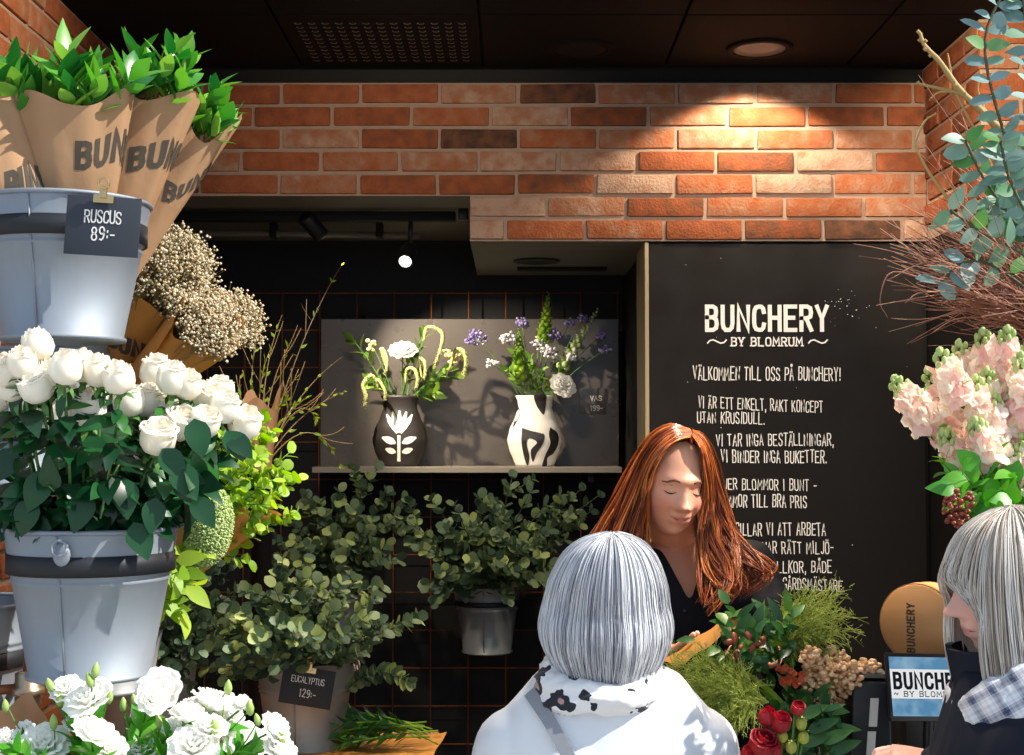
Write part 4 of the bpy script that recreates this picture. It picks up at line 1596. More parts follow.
# ================================================================== wooden table and eucalyptus
TT = .92
t = thing('wooden_table', 'low wooden display table with the eucalyptus bucket on it', 'table', (-.7, 3.55, 0))
b = MB()
for k in range(4):
    box(b, (-1.2, 3.33 + k * .115, TT - .03), (-.195, 3.33 + k * .115 + .113, TT), .5, .003)
b.build('table_top', M['wood'], t, True, 40)
for x, y in ((-1.15, 3.37), (-.24, 3.37), (-1.15, 3.75), (-.24, 3.75)):
    b = MB()
    box(b, (x - .025, y - .025, 0), (x + .025, y + .025, TT - .03), .5, .004)
    b.build('leg', M['wood'], t, True, 40)
b = MB()
box(b, (-1.15, 3.36, TT - .09), (-.24, 3.38, TT - .03))
b.build('apron', M['wood'], t)

EB = P(305, 742, 3.6); EB.z = TT + .001
M['zincwarm'] = mat('zincwarm', [(120, 116, 110), (148, 144, 136), (170, 166, 158)], rough=.5, metal=.35, nscale=7, namp=.5, use_var=False, bump=.06, stretch=(1, 1, .35))
zinc_bucket('zinc bucket with the EUCALYPTUS tag standing on the wooden table', EB.x, EB.y, EB.z, .218, .124, .096, 'zincwarm', lugs=(2.6, .4))
price_tag('black price tag reading EUCALYPTUS 129 clipped to the zinc bucket on the table', P(307, 687, 3.46), 52 / 404, 38 / 404, -.16, 'slateblack', [('EUCALYPTUS', .0, .008, .016, .082), ('129:-', .004, -.026, .02, .042)], .0, lw=.085)


def z6(x, y, d):
    return P(150 + x / 2.65, 470 + y / 2.65, d)


base = V((EB.x, EB.y, EB.z + .04))
TIPS = [(100, 330, 3.5), (120, 440, 3.45), (60, 430, 3.5), (90, 520, 3.5), (150, 400, 3.4), (210, 370, 3.4), (250, 380, 3.35), (330, 310, 3.45), (350, 240, 3.5), (340, 400, 3.35), (420, 240, 3.6), (450, 300, 3.5), (480, 370, 3.4), (400, 300, 3.45), (300, 470, 3.36),
        (230, 480, 3.36), (170, 470, 3.4), (510, 430, 3.4), (560, 480, 3.45), (620, 430, 3.5), (600, 330, 3.55), (540, 290, 3.6), (690, 400, 3.55), (380, 450, 3.36), (440, 440, 3.36), (280, 340, 3.5), (500, 330, 3.5), (200, 520, 3.38), (580, 380, 3.45), (130, 380, 3.55)]
branchy('eucalyptus_branch', 'eucalyptus branch with round silver green leaves in the tagged table bucket', 'foliage', 'eucalyptus branches in the table bucket', base, [z6(*q) for q in TIPS], 'stemdark', 'euca', 13, .038, .034, 'round', 1.1, 2, pair=True, light=LIGHT, t0=.42, rad=.0025, ctrl=V((EB.x, EB.y - .03, EB.z + .34)), bend=.12, subL=.1)
t = branchy('trailing_eucalyptus', 'long eucalyptus branch trailing down beside the hanging bucket', 'foliage', None, base + V((.03, 0, 0)), [z6(680, 560, 3.5)], 'stemdark', 'euca', 24, .034, .032, 'round', 1.1, 0, pair=True, light=LIGHT, t0=.35, ctrl=z6(640, 330, 3.55) , bend=.12)

# eucalyptus hanging on the grid
HB = P(487, 652, 5.36); HB.z = P(487, 652, 5.36).z
zinc_bucket('grey zinc bucket hooked on the wire grid full of eucalyptus', HB.x, HB.y, HB.z, .25, .128, .092, 'zincdark', lugs=(PI / 2, -2.2))
HL = P(335, 640, 5.36)
zinc_bucket('zinc bucket of eucalyptus hooked on the grid behind the table bucket', HL.x, HL.y, HL.z, .25, .128, .092, 'zincdark', lugs=(PI / 2,))
for q, lab in ((HB, 'black wire hook holding the eucalyptus bucket beside the florist'), (HL, 'black wire hook holding the eucalyptus bucket behind the table')):
    t = thing('bucket_hook', lab, 'hook', (q.x, 5.5, q.z + .22))
    b = MB()
    rack_ring(b, q.x, q.y, q.z + .19, .121, .02)
    b.build('ring_holder', M['iron'], t)
    b = MB()
    tube(b, [(q.x, q.y + .124, q.z + .19), (q.x, 5.632, q.z + .19), (q.x, 5.636, q.z + .24)], .006, 8)
    b.build('hook_arm', M['iron'], t)
base = V((HB.x, HB.y, HB.z + .06))
TP = [(405, 520, 5.0), (420, 548, 5.0), (432, 500, 5.2), (445, 530, 5.0), (455, 505, 5.1), (470, 520, 4.95), (480, 498, 5.1), (495, 505, 5.1), (512, 478, 5.15), (505, 515, 4.95), (530, 492, 5.1), (545, 505, 5.05), (560, 495, 5.2), (580, 490, 5.2), (598, 496, 5.2), (570, 515, 5.05), (548, 530, 5.0), (590, 512, 5.2), (520, 540, 4.95), (470, 560, 4.95),
      (440, 570, 5.0), (500, 560, 4.95), (540, 555, 5.0), (412, 530, 5.15), (565, 540, 5.1), (450, 548, 5.05), (520, 565, 5.0), (425, 585, 5.0), (535, 580, 5.0), (560, 565, 5.05)]
branchy('eucalyptus_branch', 'eucalyptus branch in the bucket hooked to the grid under the white patterned vase', 'foliage', 'eucalyptus branches in the hooked bucket', base, [P(*q) for q in TP], 'stemdark', 'euca', 12, .046, .040, 'round', 1.1, 2, pair=True, light=LIGHT, t0=.4, rad=.003, ctrl=V((HB.x, HB.y - .05, HB.z + .46)), bend=.12, subL=.12)
base = V((HL.x, HL.y, HL.z + .06))
TP = [(275, 540, 5.0), (290, 520, 5.1), (305, 505, 5.1), (320, 500, 5.0), (340, 490, 5.1), (352, 505, 4.9), (368, 478, 5.15), (376, 470, 5.2), (385, 500, 5.1), (398, 515, 5.0), (372, 520, 4.9), (330, 530, 4.9), (310, 545, 4.9), (350, 540, 4.8), (388, 545, 4.9), (298, 560, 4.9), (405, 500, 5.1), (360, 515, 5.0), (325, 515, 5.0), (340, 555, 4.8), (380, 560, 4.9), (400, 560, 5.0)]
branchy('eucalyptus_branch', 'eucalyptus branch in the hooked bucket behind the tagged table bucket', 'foliage', 'eucalyptus branches behind the table bucket', base, [P(*q) for q in TP], 'stemdark', 'euca', 12, .044, .040, 'round', 1.1, 2, pair=True, light=LIGHT, t0=.4, rad=.003, ctrl=V((HL.x, HL.y - .05, HL.z + .48)), bend=.12, subL=.12)
# dark small-leaved eucalyptus behind the rose bucket
base = V((GR.x + .12, 3.3, 1.0))
SB = V((-.92, 3.56, TT + .001))
zinc_bucket('dark zinc bucket on the shaded table end behind the lisianthus', SB.x, SB.y, SB.z, .22, .124, .096, 'zincdark', lugs=(2.6,))
TP = [(165, 590, 3.4), (178, 570, 3.4), (190, 600, 3.35), (205, 575, 3.4), (212, 600, 3.4), (170, 625, 3.4), (160, 650, 3.35), (185, 640, 3.35), (215, 560, 3.5), (172, 665, 3.35), (230, 570, 3.5), (200, 650, 3.35), (222, 550, 3.55), (235, 590, 3.5), (195, 615, 3.5)]
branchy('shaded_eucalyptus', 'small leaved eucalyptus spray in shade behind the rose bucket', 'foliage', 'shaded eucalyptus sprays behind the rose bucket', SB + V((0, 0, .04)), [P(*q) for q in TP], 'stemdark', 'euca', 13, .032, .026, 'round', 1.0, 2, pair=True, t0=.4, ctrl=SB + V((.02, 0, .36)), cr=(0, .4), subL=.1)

# willow twigs in brown paper
WB = P(262, 470, 3.9)
t = thing('willow_bunch', 'paper wrapped bunch of bare budding willow twigs behind the lime stems', 'bouquet', WB)
paper_wrap(t, WB, P(262, 405, 3.9), .025, .055, 'kraft', .7, [(.4, .05), (2.2, .03)], 55)
b, lb = MB(), MB()
for (x, y, dd, k) in ((343, 263, 4.97, 0), (342, 357, 4.2, 1), (346, 391, 4.1, 1), (340, 466, 4.05, 2), (282, 315, 4.1, 1), (302, 372, 4.0, 1), (256, 345, 4.0, 1), (318, 425, 4.0, 2), (292, 340, 4.2, 1), (270, 350, 4.1, 1), (240, 375, 4.0, 1), (312, 395, 4.0, 1), (288, 400, 3.9, 1)):
    e = P(x, y, dd)
    m_ = (WB + e) * .5 + V((-.04 if k < 2 else .03, 0, .05 + (.15 if k == 2 else 0)))
    st = bez(WB, m_, e, 12)
    tube(b, st, [.0028 - .00016 * i for i in range(13)], 5)
    for i in range(9):
        p, tg = along(st, U(.35, 1))
        leaf(lb, p, tg + rand_dir() * .7, rand_dir(), U(.014, .03), .009, 'lance', .1, .2, U(.3, 1))
    for i in range(2):
        p, tg = along(st, U(.4, .85))
        d_ = (tg + rand_dir() * .6).normalized()
        tube(b, bez(p, p + d_ * .05, p + d_ * U(.07, .15) + V((0, 0, .03)), 4), .0014, 4)
b.build('twig', mat('budtwig', [(104, 82, 50), (150, 122, 76)], rough=.6), t)
lb.build('foliage', M['lime'], t)
WK = V((WB.x, WB.y, 0))
t = thing('pedestal', 'dark slim pedestal hidden behind the greenery under the willow bunch', 'pedestal', WK)
b = MB()
lathe(b, [(.09, 0), (.09, .02), (.03, .05), (.03, WB.z - .06), (.06, WB.z - .03), (.06, WB.z), (.0005, WB.z)], WK, seg=24)
b.build('column', M['black'], t)

# cut greens lying on paper
t = thing('wrapping_sheet', 'sheet of brown paper under the cut greens on the wooden table', 'paper', (P(380, 745, 3.55).x, 3.55, TT))
b = MB()
vs, fs = [], []
for i in range(9):
    for j in range(9):
        u, v = i / 8, j / 8
        p = V((-.53 + .33 * u + .03 * v, 3.42 + .28 * v, TT + .003 + .05 * max(0, u - .7) ** 1.3 * (v > .3) * v + .004 * math.sin(u * 9 + v * 5) ** 2))
        vs.append(p)
fs = [(i * 9 + j, i * 9 + j + 1, i * 9 + j + 10, i * 9 + j + 9) for i in range(8) for j in range(8)]
b.add(vs, fs)
b.build('sheet', M['kraftwarm'], t)
for i in range(16):
    f = i / 15
    s0 = P(U(418, 440), U(722, 742), 3.6 - .1 * f)
    s0.z = TT + U(.02, .07)
    e = P(U(326, 352), U(712, 745), 3.55 + U(-.1, .1))
    e.z = TT + U(.025, .09)
    t = thing('cut_green_stem', 'fresh green stem lying cut in the pile on brown paper', 'foliage', s0, 'cut greens on the wooden table')
    st = bez(s0, (s0 + e) / 2 + V((0, 0, U(.0, .04))), e, 9)
    b, lm = MB(), MB()
    tube(b, st, .0022, 5)
    leafy(lm, st, 11, .05, .018, 'lance', .3, 1, .55, .2, .2, cr=(0, 1))
    b.build('stem', M['lime'], t)
    lm.build('foliage', M['bouqleaf'] if i % 3 else M['brightleaf'], t)
# ================================================================== right display
RB = P(1112, 330, 2.78)
RBZ = RB.z - .255
SBX = P(1052, 552, 2.62)
t = thing('bucket_stand', 'dark steel stand beyond the shop front carrying the twig bucket and the stock bucket', 'stand', (1.36, 3.0, 0))
b = MB()
tube(b, [(1.33, 2.98, 0.01), (1.33, 2.98, 2.2)], .016, 12)
b.build('pole', M['iron'], t)
b = MB()
lathe(b, [(.0005, 0), (.16, 0), (.16, .008), (.03, .014), (.018, .03)], (1.33, 2.98, 0), seg=28)
b.build('foot_plate', M['iron'], t)
for q, zz in ((RB, RBZ + .17), (SBX, SBX.z - .09)):
    b = MB()
    rack_ring(b, q.x, q.y, zz, .134)
    hr = b.build('ring_holder', M['iron'], t)
    b = MB()
    v = (V((1.33, 2.98, 0)) - V((q.x, q.y, 0))).normalized() * .137
    tube(b, [(q.x + v.x, q.y + v.y, zz), (1.33, 2.98, zz)], .009, 10)
    b.build('bracket_arm', M['iron'], hr)
zinc_bucket('zinc bucket holding the birch twigs beside the brick pillar', RB.x, RB.y, RBZ)
zinc_bucket('zinc bucket of pink stock flowers behind the plaid scarf customer', SBX.x, SBX.y, SBX.z - .255)

# birch twig broom
t = thing('birch_twig_bundle', 'fanned bundle of thin reddish birch twigs in front of the pillar', 'twigs', (RB.x, RB.y, RBZ + .03))
b = MB()
for i in range(270):
    s0 = V((RB.x + U(-.07, .07), RB.y + U(-.07, .07), RB.z - .1))
    if i < 190:
        e = P(U(880, 1000), RND.gauss(252, 26), U(2.45, 2.75))
    else:
        e = P(U(915, 1090), U(90, 260), U(2.5, 2.85))
    if e.y < 2.4:
        continue
    m_ = s0 + (e - s0) * .45 + V((U(-.02, .06), 0, U(-.01, .1)))
    f = U(.6, 1.05)
    st = bez(s0, m_, s0 + (e - s0) * f + V((0, 0, U(-.03, .05))), 9)
    tube(b, st, [.0022, .0021, .002, .0018, .0016, .0014, .0012, .001, .0008, .0006], 4, U(0, 1), cap=False)
    for k in range(4):
        p, tg = along(st, U(.35, .9))
        d_ = (tg + rand_dir() * .45).normalized()
        L_ = U(.05, .16)
        tube(b, bez(p, p + d_ * L_ * .5, p + d_ * L_ + V((U(-.03, .01), 0, U(-.02, .03))), 5), [.0011, .001, .0009, .0007, .0006, .0004], 3, U(0, 1), cap=False)
for pts in ([(1000, 300), (940, 285), (893, 272), (880, 300), (888, 318)], [(1000, 270), (930, 262), (888, 280)], [(1010, 320), (960, 318), (930, 334)], [(990, 295), (925, 292), (905, 303)], [(1005, 262), (940, 232), (900, 214)]):
    pts3 = catmull([P(x, y, 2.62) for x, y in pts], 5)
    tube(b, pts3, [.0018 * (1 - .7 * i / len(pts3)) for i in range(len(pts3))], 4, .5)
b.build('twigs', M['twig'], t)

# curly willow
t = thing('curly_willow_branch', 'pale forked willow branch rising above the birch twigs', 'branch', (RB.x - .04, RB.y, RBZ + .05))
b = MB()
r0 = P(1085, 330, 2.7)
for pts, r in (([(1085, 330), (1020, 160), (990, 120), (960, 90), (940, 62), (925, 46), (920, 33)], .009), ([(995, 122), (970, 98), (945, 90), (920, 84), (918, 82)], .005), ([(1060, 290), (1000, 245), (945, 195), (917, 150), (918, 135), (926, 120), (936, 114)], .004),
               ([(1070, 300), (1010, 190), (975, 130), (955, 90), (948, 55)], .004), ([(1000, 140), (985, 110), (978, 90), (981, 72)], .003), ([(1050, 280), (985, 225), (950, 185)], .003), ([(960, 92), (940, 92), (930, 99)], .003), ([(1080, 320), (1000, 240), (950, 150)], .003)):
    p3 = catmull([P(x, y, 2.68 + .0004 * (1085 - x)) for x, y in pts], 5)
    n = len(p3)
    tube(b, p3, [r * (1 - .65 * i / n) * (1 + .12 * (i % 3 == 0)) for i in range(n)], 7, U(.2, .9))
    for i in range(2, n, 2):
        octa(b, p3[i] + rand_dir() * r * .6, r * .6, U(0, 1))
b.build('twig', M['willow'], t)

# eucalyptus with blue leaves
for bi_, (pts, lab) in enumerate((([(1090, 330), (1030, 200), (1000, 120), (985, 40), (1010, -20)], 'tall blue leaved eucalyptus branch in front of the brick pillar'), ([(1090, 330), (1020, 230), (985, 180), (965, 140)], 'eucalyptus branch with grey green leaves reaching over the pillar bricks'),
                                ([(1090, 330), (1030, 260), (985, 235), (950, 210)], 'short leafy eucalyptus branch across the birch twigs'), ([(1090, 330), (1040, 150), (1030, 60), (1022, -10)], 'blue eucalyptus branch at the outer edge of the twig bucket'), ([(1080, 330), (1000, 270), (965, 262), (940, 282)], 'pale leaved eucalyptus tip hanging over the birch twigs'),
                                ([(1090, 330), (1035, 230), (1010, 180), (1000, 140)], 'green eucalyptus branch filling the middle of the twig bucket'), ([(1090, 330), (1045, 250), (1015, 215), (990, 200)], 'low eucalyptus branch leaning from the twig bucket'))):
    t = thing('eucalyptus_branch', lab, 'foliage', (RB.x, RB.y, RBZ + .05))
    p3 = catmull([P(x, y, 2.58 - .02 * (bi_ % 3)) for x, y in pts], 5)
    b, lm = MB(), MB()
    tube(b, p3, .0028, 6)
    n = (13, 8, 6, 10, 5, 9, 6)[bi_]
    for i in range(n):
        p, tg = along(p3, .35 + .65 * i / (n - 1))
        for h in (-1, 1):
            s_ = tg.cross(V((0, -1, 0))).normalized() * h + V((0, U(-.7, .3), U(-.3, .3)))
            leaf(lm, p, s_ + tg * .3, V((U(-.5, .8), -1, U(-.2, .9))), U(.034, .056), U(.02, .032), 'ovate' if i % 2 else 'round', U(.05, .3), .1, U(0, 1))
    b.build('stem', M['stemdark'], t)
    lm.build('foliage', M['eucablue'] if bi_ in (0, 3, 4) else mat('eucamix', [(96, 132, 118), (130, 162, 148), (70, 130, 70), (110, 170, 80)], rough=.45, trans=.3), t)

# pink stock
STK = [((88, 362), (165, 460)), ((175, 340), (240, 450)), ((208, 290), (255, 400)), ((258, 268), (290, 390)), ((320, 238), (330, 370)), ((385, 232), (375, 360)), ((120, 390), (215, 490)), ((180, 440), (250, 540)), ((250, 400), (300, 520)), ((330, 340), (340, 480)), ((400, 320), (390, 470)),
       ((440, 270), (420, 420)), ((300, 470), (330, 560)), ((380, 440), (390, 570)), ((430, 400), (420, 560)), ((215, 500), (275, 560)), ((470, 330), (440, 480)), ((410, 540), (410, 640)), ((345, 400), (350, 540)), ((420, 300), (425, 430)), ((408, 370), (405, 510)), ((445, 420), (440, 560)), ((360, 290), (372, 420)), ((300, 360), (318, 480)), ((440, 500), (436, 610))]


def floret(mb, c, r, d_):
    """Small ruffled four-petal flower facing d_."""
    d_ = V(d_).normalized()
    a = d_.orthogonal().normalized()
    e = d_.cross(a)
    cv = U(0, 1)
    for k in range(4):
        w = k * PI / 2 + U(0, 1)
        o = a * math.cos(w) + e * math.sin(w)
        leaf(mb, c, o + d_ * U(.1, .7), d_, r * 1.2, r * 1.25, 'round', U(-.1, .5), .15, cv, 4, wav=.06)


base = V((SBX.x, SBX.y, SBX.z - .2))
for (a, e) in STK:
    dd = U(2.42, 2.62)
    tip, low = P(860 + a[0] / 2.604, 240 + a[1] / 2.604, dd), P(860 + e[0] / 2.604, 240 + e[1] / 2.604, dd + .02)
    t = thing('stock_flower', 'pale pink stock flower spike in the bunch under the birch twigs', 'flower', base, 'pink stock flowers')
    sm, fb, bb, lm = MB(), MB(), MB(), MB()
    ax = tip - low
    st = bez(base + V((U(-.05, .05), U(-.05, .05), 0)), (base + low) * .5 + V((0, 0, .06)), low, 6)[:-1] + [low, low + ax * .5, tip]
    tube(sm, st, .003, 6)
    axn = ax.normalized()
    s1 = axn.orthogonal().normalized()
    s2 = axn.cross(s1)
    n = 38
    for i in range(n):
        f = -.18 + 1.18 * i / n
        w = i * 2.4
        o = s1 * math.cos(w) + s2 * math.sin(w)
        if f < .72:
            R_ = .026 * (1 - .45 * f)
            c = low + ax * f + o * R_ * .8
            floret(fb, c, U(.015, .02) * (1 - .3 * f), o + axn * .3 + V((.0, -.3, .1)))
            if i % 2:
                floret(fb, c + rand_dir() * .008, U(.011, .015), o + rand_dir() * .5)
        else:
            c = low + ax * f + o * .010
            ellipsoid(bb, c + o * (.012 * (1 - f) * 2), (.0048, .0048, .0075), U(0, 1), 7, 5)
    ellipsoid(bb, tip, (.006, .006, .009), .6, 8, 6)
    for k in range(5):
        ellipsoid(bb, tip + rand_dir() * .008 - axn * .006, (.0042, .0042, .006), U(0, 1), 6, 4)
    leafy(lm, [base * .25 + low * .75, low], 6, .07, .022, 'lance', .1, .95, .7, .3, .15, cr=(0, 1))
    sm.build('stem', M['stem'], t)
    fb.build('blossom', M['stock'], t)
    bb.build('bud', M['stockbud'], t)
    lm.build('foliage', M['brightleaf'], t)
base = V((SBX.x, SBX.y, SBX.z - .15))
tips = [P(px, py, dd) for px, py, dd in ((945, 465, 2.45), (962, 472, 2.4), (980, 470, 2.42), (955, 490, 2.4), (975, 495, 2.38), (1000, 485, 2.4), (1015, 475, 2.42), (990, 505, 2.38), (1012, 500, 2.38))]
branchy('leaf_stem_of_stock', 'bright green leafy stem under the pink stock flowers', 'foliage', 'green leaf stems under the stock', base, tips, 'stem', 'brightleaf', 8, .055, .034, 'ovate', .9, 0, bend=.4, t0=.55, wav=.1) if False else branchy('stock_greenery', 'bright green leafy sprig under the pink stock flowers', 'foliage', 'green sprigs under the stock', base, tips, 'stem', 'brightleaf', 9, .055, .034, 'ovate', .9, 0, bend=.4, t0=.55)
for lab, pts in (('rust brown skimmia spray tucked under the stock leaves', [(948, 505), (955, 498), (952, 518), (962, 512), (968, 502), (960, 520)]),):
    c0 = P(955, 508, 2.36)
    t = thing('skimmia_spray', lab, 'foliage', base)
    b = MB()
    tube(b, bez(base, (base + c0) / 2 + V((0, 0, .03)), c0, 6), .002, 5)
    b.build('stem', M['stemdark'], t)
    b = MB()
    for x, y in pts:
        cluster(b, P(x, y, 2.36), .016, 16, (.0035, .006))
    b.build('buds', M['berry'], t)

# ================================================================== serving counter and what stands on it
CT = 1.02
t = thing('serving_counter', 'dark serving counter between the customers and the florist', 'counter', (.75, 3.0, 0))
b = MB()
box(b, (-.02, 2.78, CT - .035), (1.3, 3.14, CT), .5, .004)
b.build('worktop', M['counter'], t, True, 40)
b = MB()
box(b, (.02, 2.82, 0), (1.28, 3.10, CT - .035), .5, .004)
b.build('cabinet_body', M['black'], t, True, 40)

# round wooden box, on its side
dc = P(917, 624, 2.98)
n = V((-.62, -.78, .0)).normalized()
t = thing('round_wooden_box', 'round pale wooden box lying on its side behind the tablet', 'box', (dc.x, dc.y, CT))
R_, D_ = .083, .075
up = V((0, 0, 1))
rt = up.cross(n).normalized()
b = MB()
lathe(b, [(.0005, 0), (R_ - .004, 0), (R_ - .001, -.002), (R_, -.005), (R_, -D_), (.0005, -D_)], dc, n, 56)
b.build('box_body', M['woodbox'], t, True, 35)
b = MB()
lathe(b, [(R_ + .0005, -.004), (R_ + .0022, -.004), (R_ + .0022, -.03), (R_ + .0005, -.03)], dc, n, 56, closed=True)
b.build('lid_band', M['woodbox'], t, True, 35)
b = MB()
st, w_ = text_strokes('BUNCHERY', .019, .2, width=.105, cw=.5, gap=.34)
letter(b, st, plane_fn(dc + n * .0008 - up * .062 + rt * -.004, up, -rt))
b.build('lid_lettering', M['ink'], t, False)
b = MB()
st, w_ = text_strokes('BUNCHERY', .019, .2, width=.105, cw=.5, gap=.34)
qn = n.to_track_quat('Z', 'Y')


def side_fn(x, y, h=0.0):
    a = a0 + x / R_
    return dc + rt * ((R_ + .0028 + h) * math.cos(a)) + up * ((R_ + .0028 + h) * math.sin(a)) - n * (.030 - y)


a0 = -.75
letter(b, [[(l, r) for l, r in s_] for s_ in st], side_fn)
b.build('side_lettering', M['ink'], t, False)
st_ = thing('box_cradle', 'small dark block stand under the round wooden box', 'stand', (dc.x, dc.y, CT))
b = MB()
zz = dc.z - R_
box(b, (dc.x - .03, dc.y - .01, CT), (dc.x + .07, dc.y + .06, zz + .004), .5, .003)
b.build('block', M['counter'], st_, True, 40)

# tablet on a stand
tl, tr, bl_ = P(885, 652.5, 2.86), P(963, 654, 2.90), P(896, 721, 2.83)
ex = (tr - tl).normalized()
ey = (tl - bl_)
ey = (ey - ex * ey.dot(ex)).normalized()
nn = ex.cross(ey)
TW, TH = (tr - tl).length + .02, (tl - bl_).length
q = Matrix((ex, -nn, ey)).transposed()
oc = tl - ey * TH
t = thing('tablet', 'black framed tablet screen showing the BUNCHERY name on blue', 'tablet', (oc.x, oc.y, CT))


def tl_box(b, x0, x1, y0, y1, z0, z1, bev):
    m_ = MB()
    box(m_, (x0, -z1, y0), (x1, -z0, y1), .5, bev)
    b.add([oc + q @ V(p) for p in m_.v], m_.f)


b = MB()
tl_box(b, 0, TW, 0, TH, -.008, 0, .003)
b.build('case', M['plastic'], t, True, 40)
m_, nt_, out_ = nodes_of('screen')
em = nt_.nodes.new('ShaderNodeEmission')
tcn = nt_.nodes.new('ShaderNodeTexCoord')
nz = nt_.nodes.new('ShaderNodeTexNoise')
nz.inputs['Scale'].default_value = 22
rp = nt_.nodes.new('ShaderNodeValToRGB')
rp.color_ramp.elements[0].position = .42
rp.color_ramp.elements[0].color = lin((96, 150, 190))
rp.color_ramp.elements[1].position = .75
rp.color_ramp.elements[1].color = lin((170, 206, 228))
nt_.links.new(tcn.outputs['Object'], nz.inputs['Vector'])
nt_.links.new(nz.outputs['Fac'], rp.inputs['Fac'])
nt_.links.new(rp.outputs['Color'], em.inputs['Color'])
em.inputs['Strength'].default_value = .8
nt_.links.new(em.outputs[0], out_.inputs['Surface'])
b = MB()
tl_box(b, .007, TW - .007, .010, TH - .008, 0.0, .0006, 0)
sc_ = b.build('screen', m_, t, False)
b = MB()
tl_box(b, .007, TW - .007, TH * .33, TH * .76, .0006, .0009, 0)
b.build('screen_banner', emit('banner', (244, 246, 248), .85), sc_, False)
b = MB()
st, w_ = text_strokes('BUNCHERY', TH * .26, .19, width=TW * .94, cw=.5, gap=.34)
letter(b, st, plane_fn(oc + ex * .012 + ey * (TH * .46) + nn * .0013, ex, ey))
st, w_ = text_strokes('~ BY BLOMRUM ~', TH * .085, .15, width=TW * .86, cw=.62, gap=.36, serif=.12)
letter(b, st, plane_fn(oc + ex * .012 + ey * (TH * .355) + nn * .0013, ex, ey))
b.build('screen_lettering', emit('screenink', (40, 44, 48), .5), sc_, False)
b = MB()
cb = oc + ex * (TW * .5) - nn * .012
tube(b, [cb + ey * (TH * .3), cb - ey * .03 - nn * .02, V((cb.x, cb.y + .02, CT + .012))], .011, 10)
lathe(b, [(.0005, 0), (.06, 0), (.06, .008), (.012, .014)], (cb.x, cb.y + .02, CT), seg=28)
b.build('stand_foot', M['plastic'], t, True, 40)

# receipt printer
p0 = P(866, 735, 2.92)
t = thing('receipt_printer', 'black receipt printer with two pale stickers beside the tablet', 'printer', (p0.x, p0.y, CT))
rz = Matrix.Rotation(-.12, 3, 'Z')
W_, H_ = .088, P(866, 672, 2.92).z - CT
b = MB()
vs = [V((-W_ / 2, -.06, 0)), (V((W_ / 2, -.06, 0))), V((W_ / 2, .06, 0)), V((-W_ / 2, .06, 0)), V((-W_ / 2 + .014, -.045, H_ - .012)), V((W_ / 2 + .002, -.045, H_ - .012)), V((W_ / 2 + .002, .06, H_)), V((-W_ / 2 + .014, .06, H_))]
bm = bmesh.new()
bv = [bm.verts.new(v) for v in vs]
for f in ((3, 2, 1, 0), (4, 5, 6, 7), (0, 1, 5, 4), (1, 2, 6, 5), (2, 3, 7, 6), (3, 0, 4, 7)):
    bm.faces.new([bv[i] for i in f])
bmesh.ops.bevel(bm, geom=bm.edges[:], offset=.006, segments=3, profile=.6, affect='EDGES')
bm.verts.index_update()
fo = V((p0.x, p0.y, CT))
b.add([fo + rz @ v.co for v in bm.verts], [[v.index for v in f.verts] for f in bm.faces])
bm.free()
b.build('case', M['plastic'], t, True, 40)
b = MB()
box(b, (-W_ / 2 + .02, -.04, H_ - .006), (W_ / 2 - .006, .03, H_ + .003), .5, .002, None)
b.v = [tuple(fo + rz @ V(v)) for v in b.v]
b.build('paper_lid', mat('greylid', [(92, 88, 82), (110, 106, 98)], rough=.4, nscale=8), t, True, 40)
for k, (x0, z0, x1, z1) in enumerate(((-.008, .037, .008, .09), (-.001, .1, .012, .156))):
    b = MB()
    vs = [fo + rz @ V((x0, -.0632 + z0 * .078, z0)), fo + rz @ V((x0 + .016, -.0632 + z0 * .078, z0)), fo + rz @ V((x0 + .021, -.0632 + z1 * .078, z1)), fo + rz @ V((x0 + .005, -.0632 + z1 * .078, z1))]
    b.add(vs + [v + V((0, .004, 0)) for v in vs], [(0, 1, 2, 3), (7, 6, 5, 4), (0, 4, 5, 1), (1, 5, 6, 2), (2, 6, 7, 3), (3, 7, 4, 0)])
    b.build('sticker', M['sticker'], t, False)
b = MB()
c_ = fo + rz @ V((-.012, -.0625, .02))
lathe(b, [(.0005, .002), (.004, .0), (.005, -.003)], c_, (0, -1, 0), 12)
b.build('status_light', emit('redlight', (230, 40, 50), 1.5), t)

# ------------------------------------------------------------------ bouquet in the florist's arms


def z3(x, y, d):
    return P(640 + x / 3.657, 560 + y / 3.657, d)


# brown paper under the bouquet
t = thing('tied_bouquet', 'big mixed bouquet in brown paper held by the florist', 'bouquet', P(745, 715, 2.96))
b = MB()
fa, fb_ = z3(60, 385, 3.0), z3(365, 175, 3.02)
fc, fd = z3(130, 400, 2.9), z3(390, 215, 2.92)
vs, fs = [], []
N_ = 12
for i in range(N_ + 1):
    u = i / N_
    for j in range(7):
        v = j / 6
        p = (fa * (1 - u) + fb_ * u) * (1 - v) + (fc * (1 - u) + fd * u) * v
        p = p + V((0, -.02 * math.sin(v * PI), .012 * math.sin(v * PI) + .003 * math.sin(u * 17 + v * 3)))
        vs.append(p)
for i in range(N_):
    for j in range(6):
        a = i * 7 + j
        fs.append((a, a + 1, a + 8, a + 7))
b.add(vs, fs)
b.build('paper_wrap', M['kraftwarm'], t)


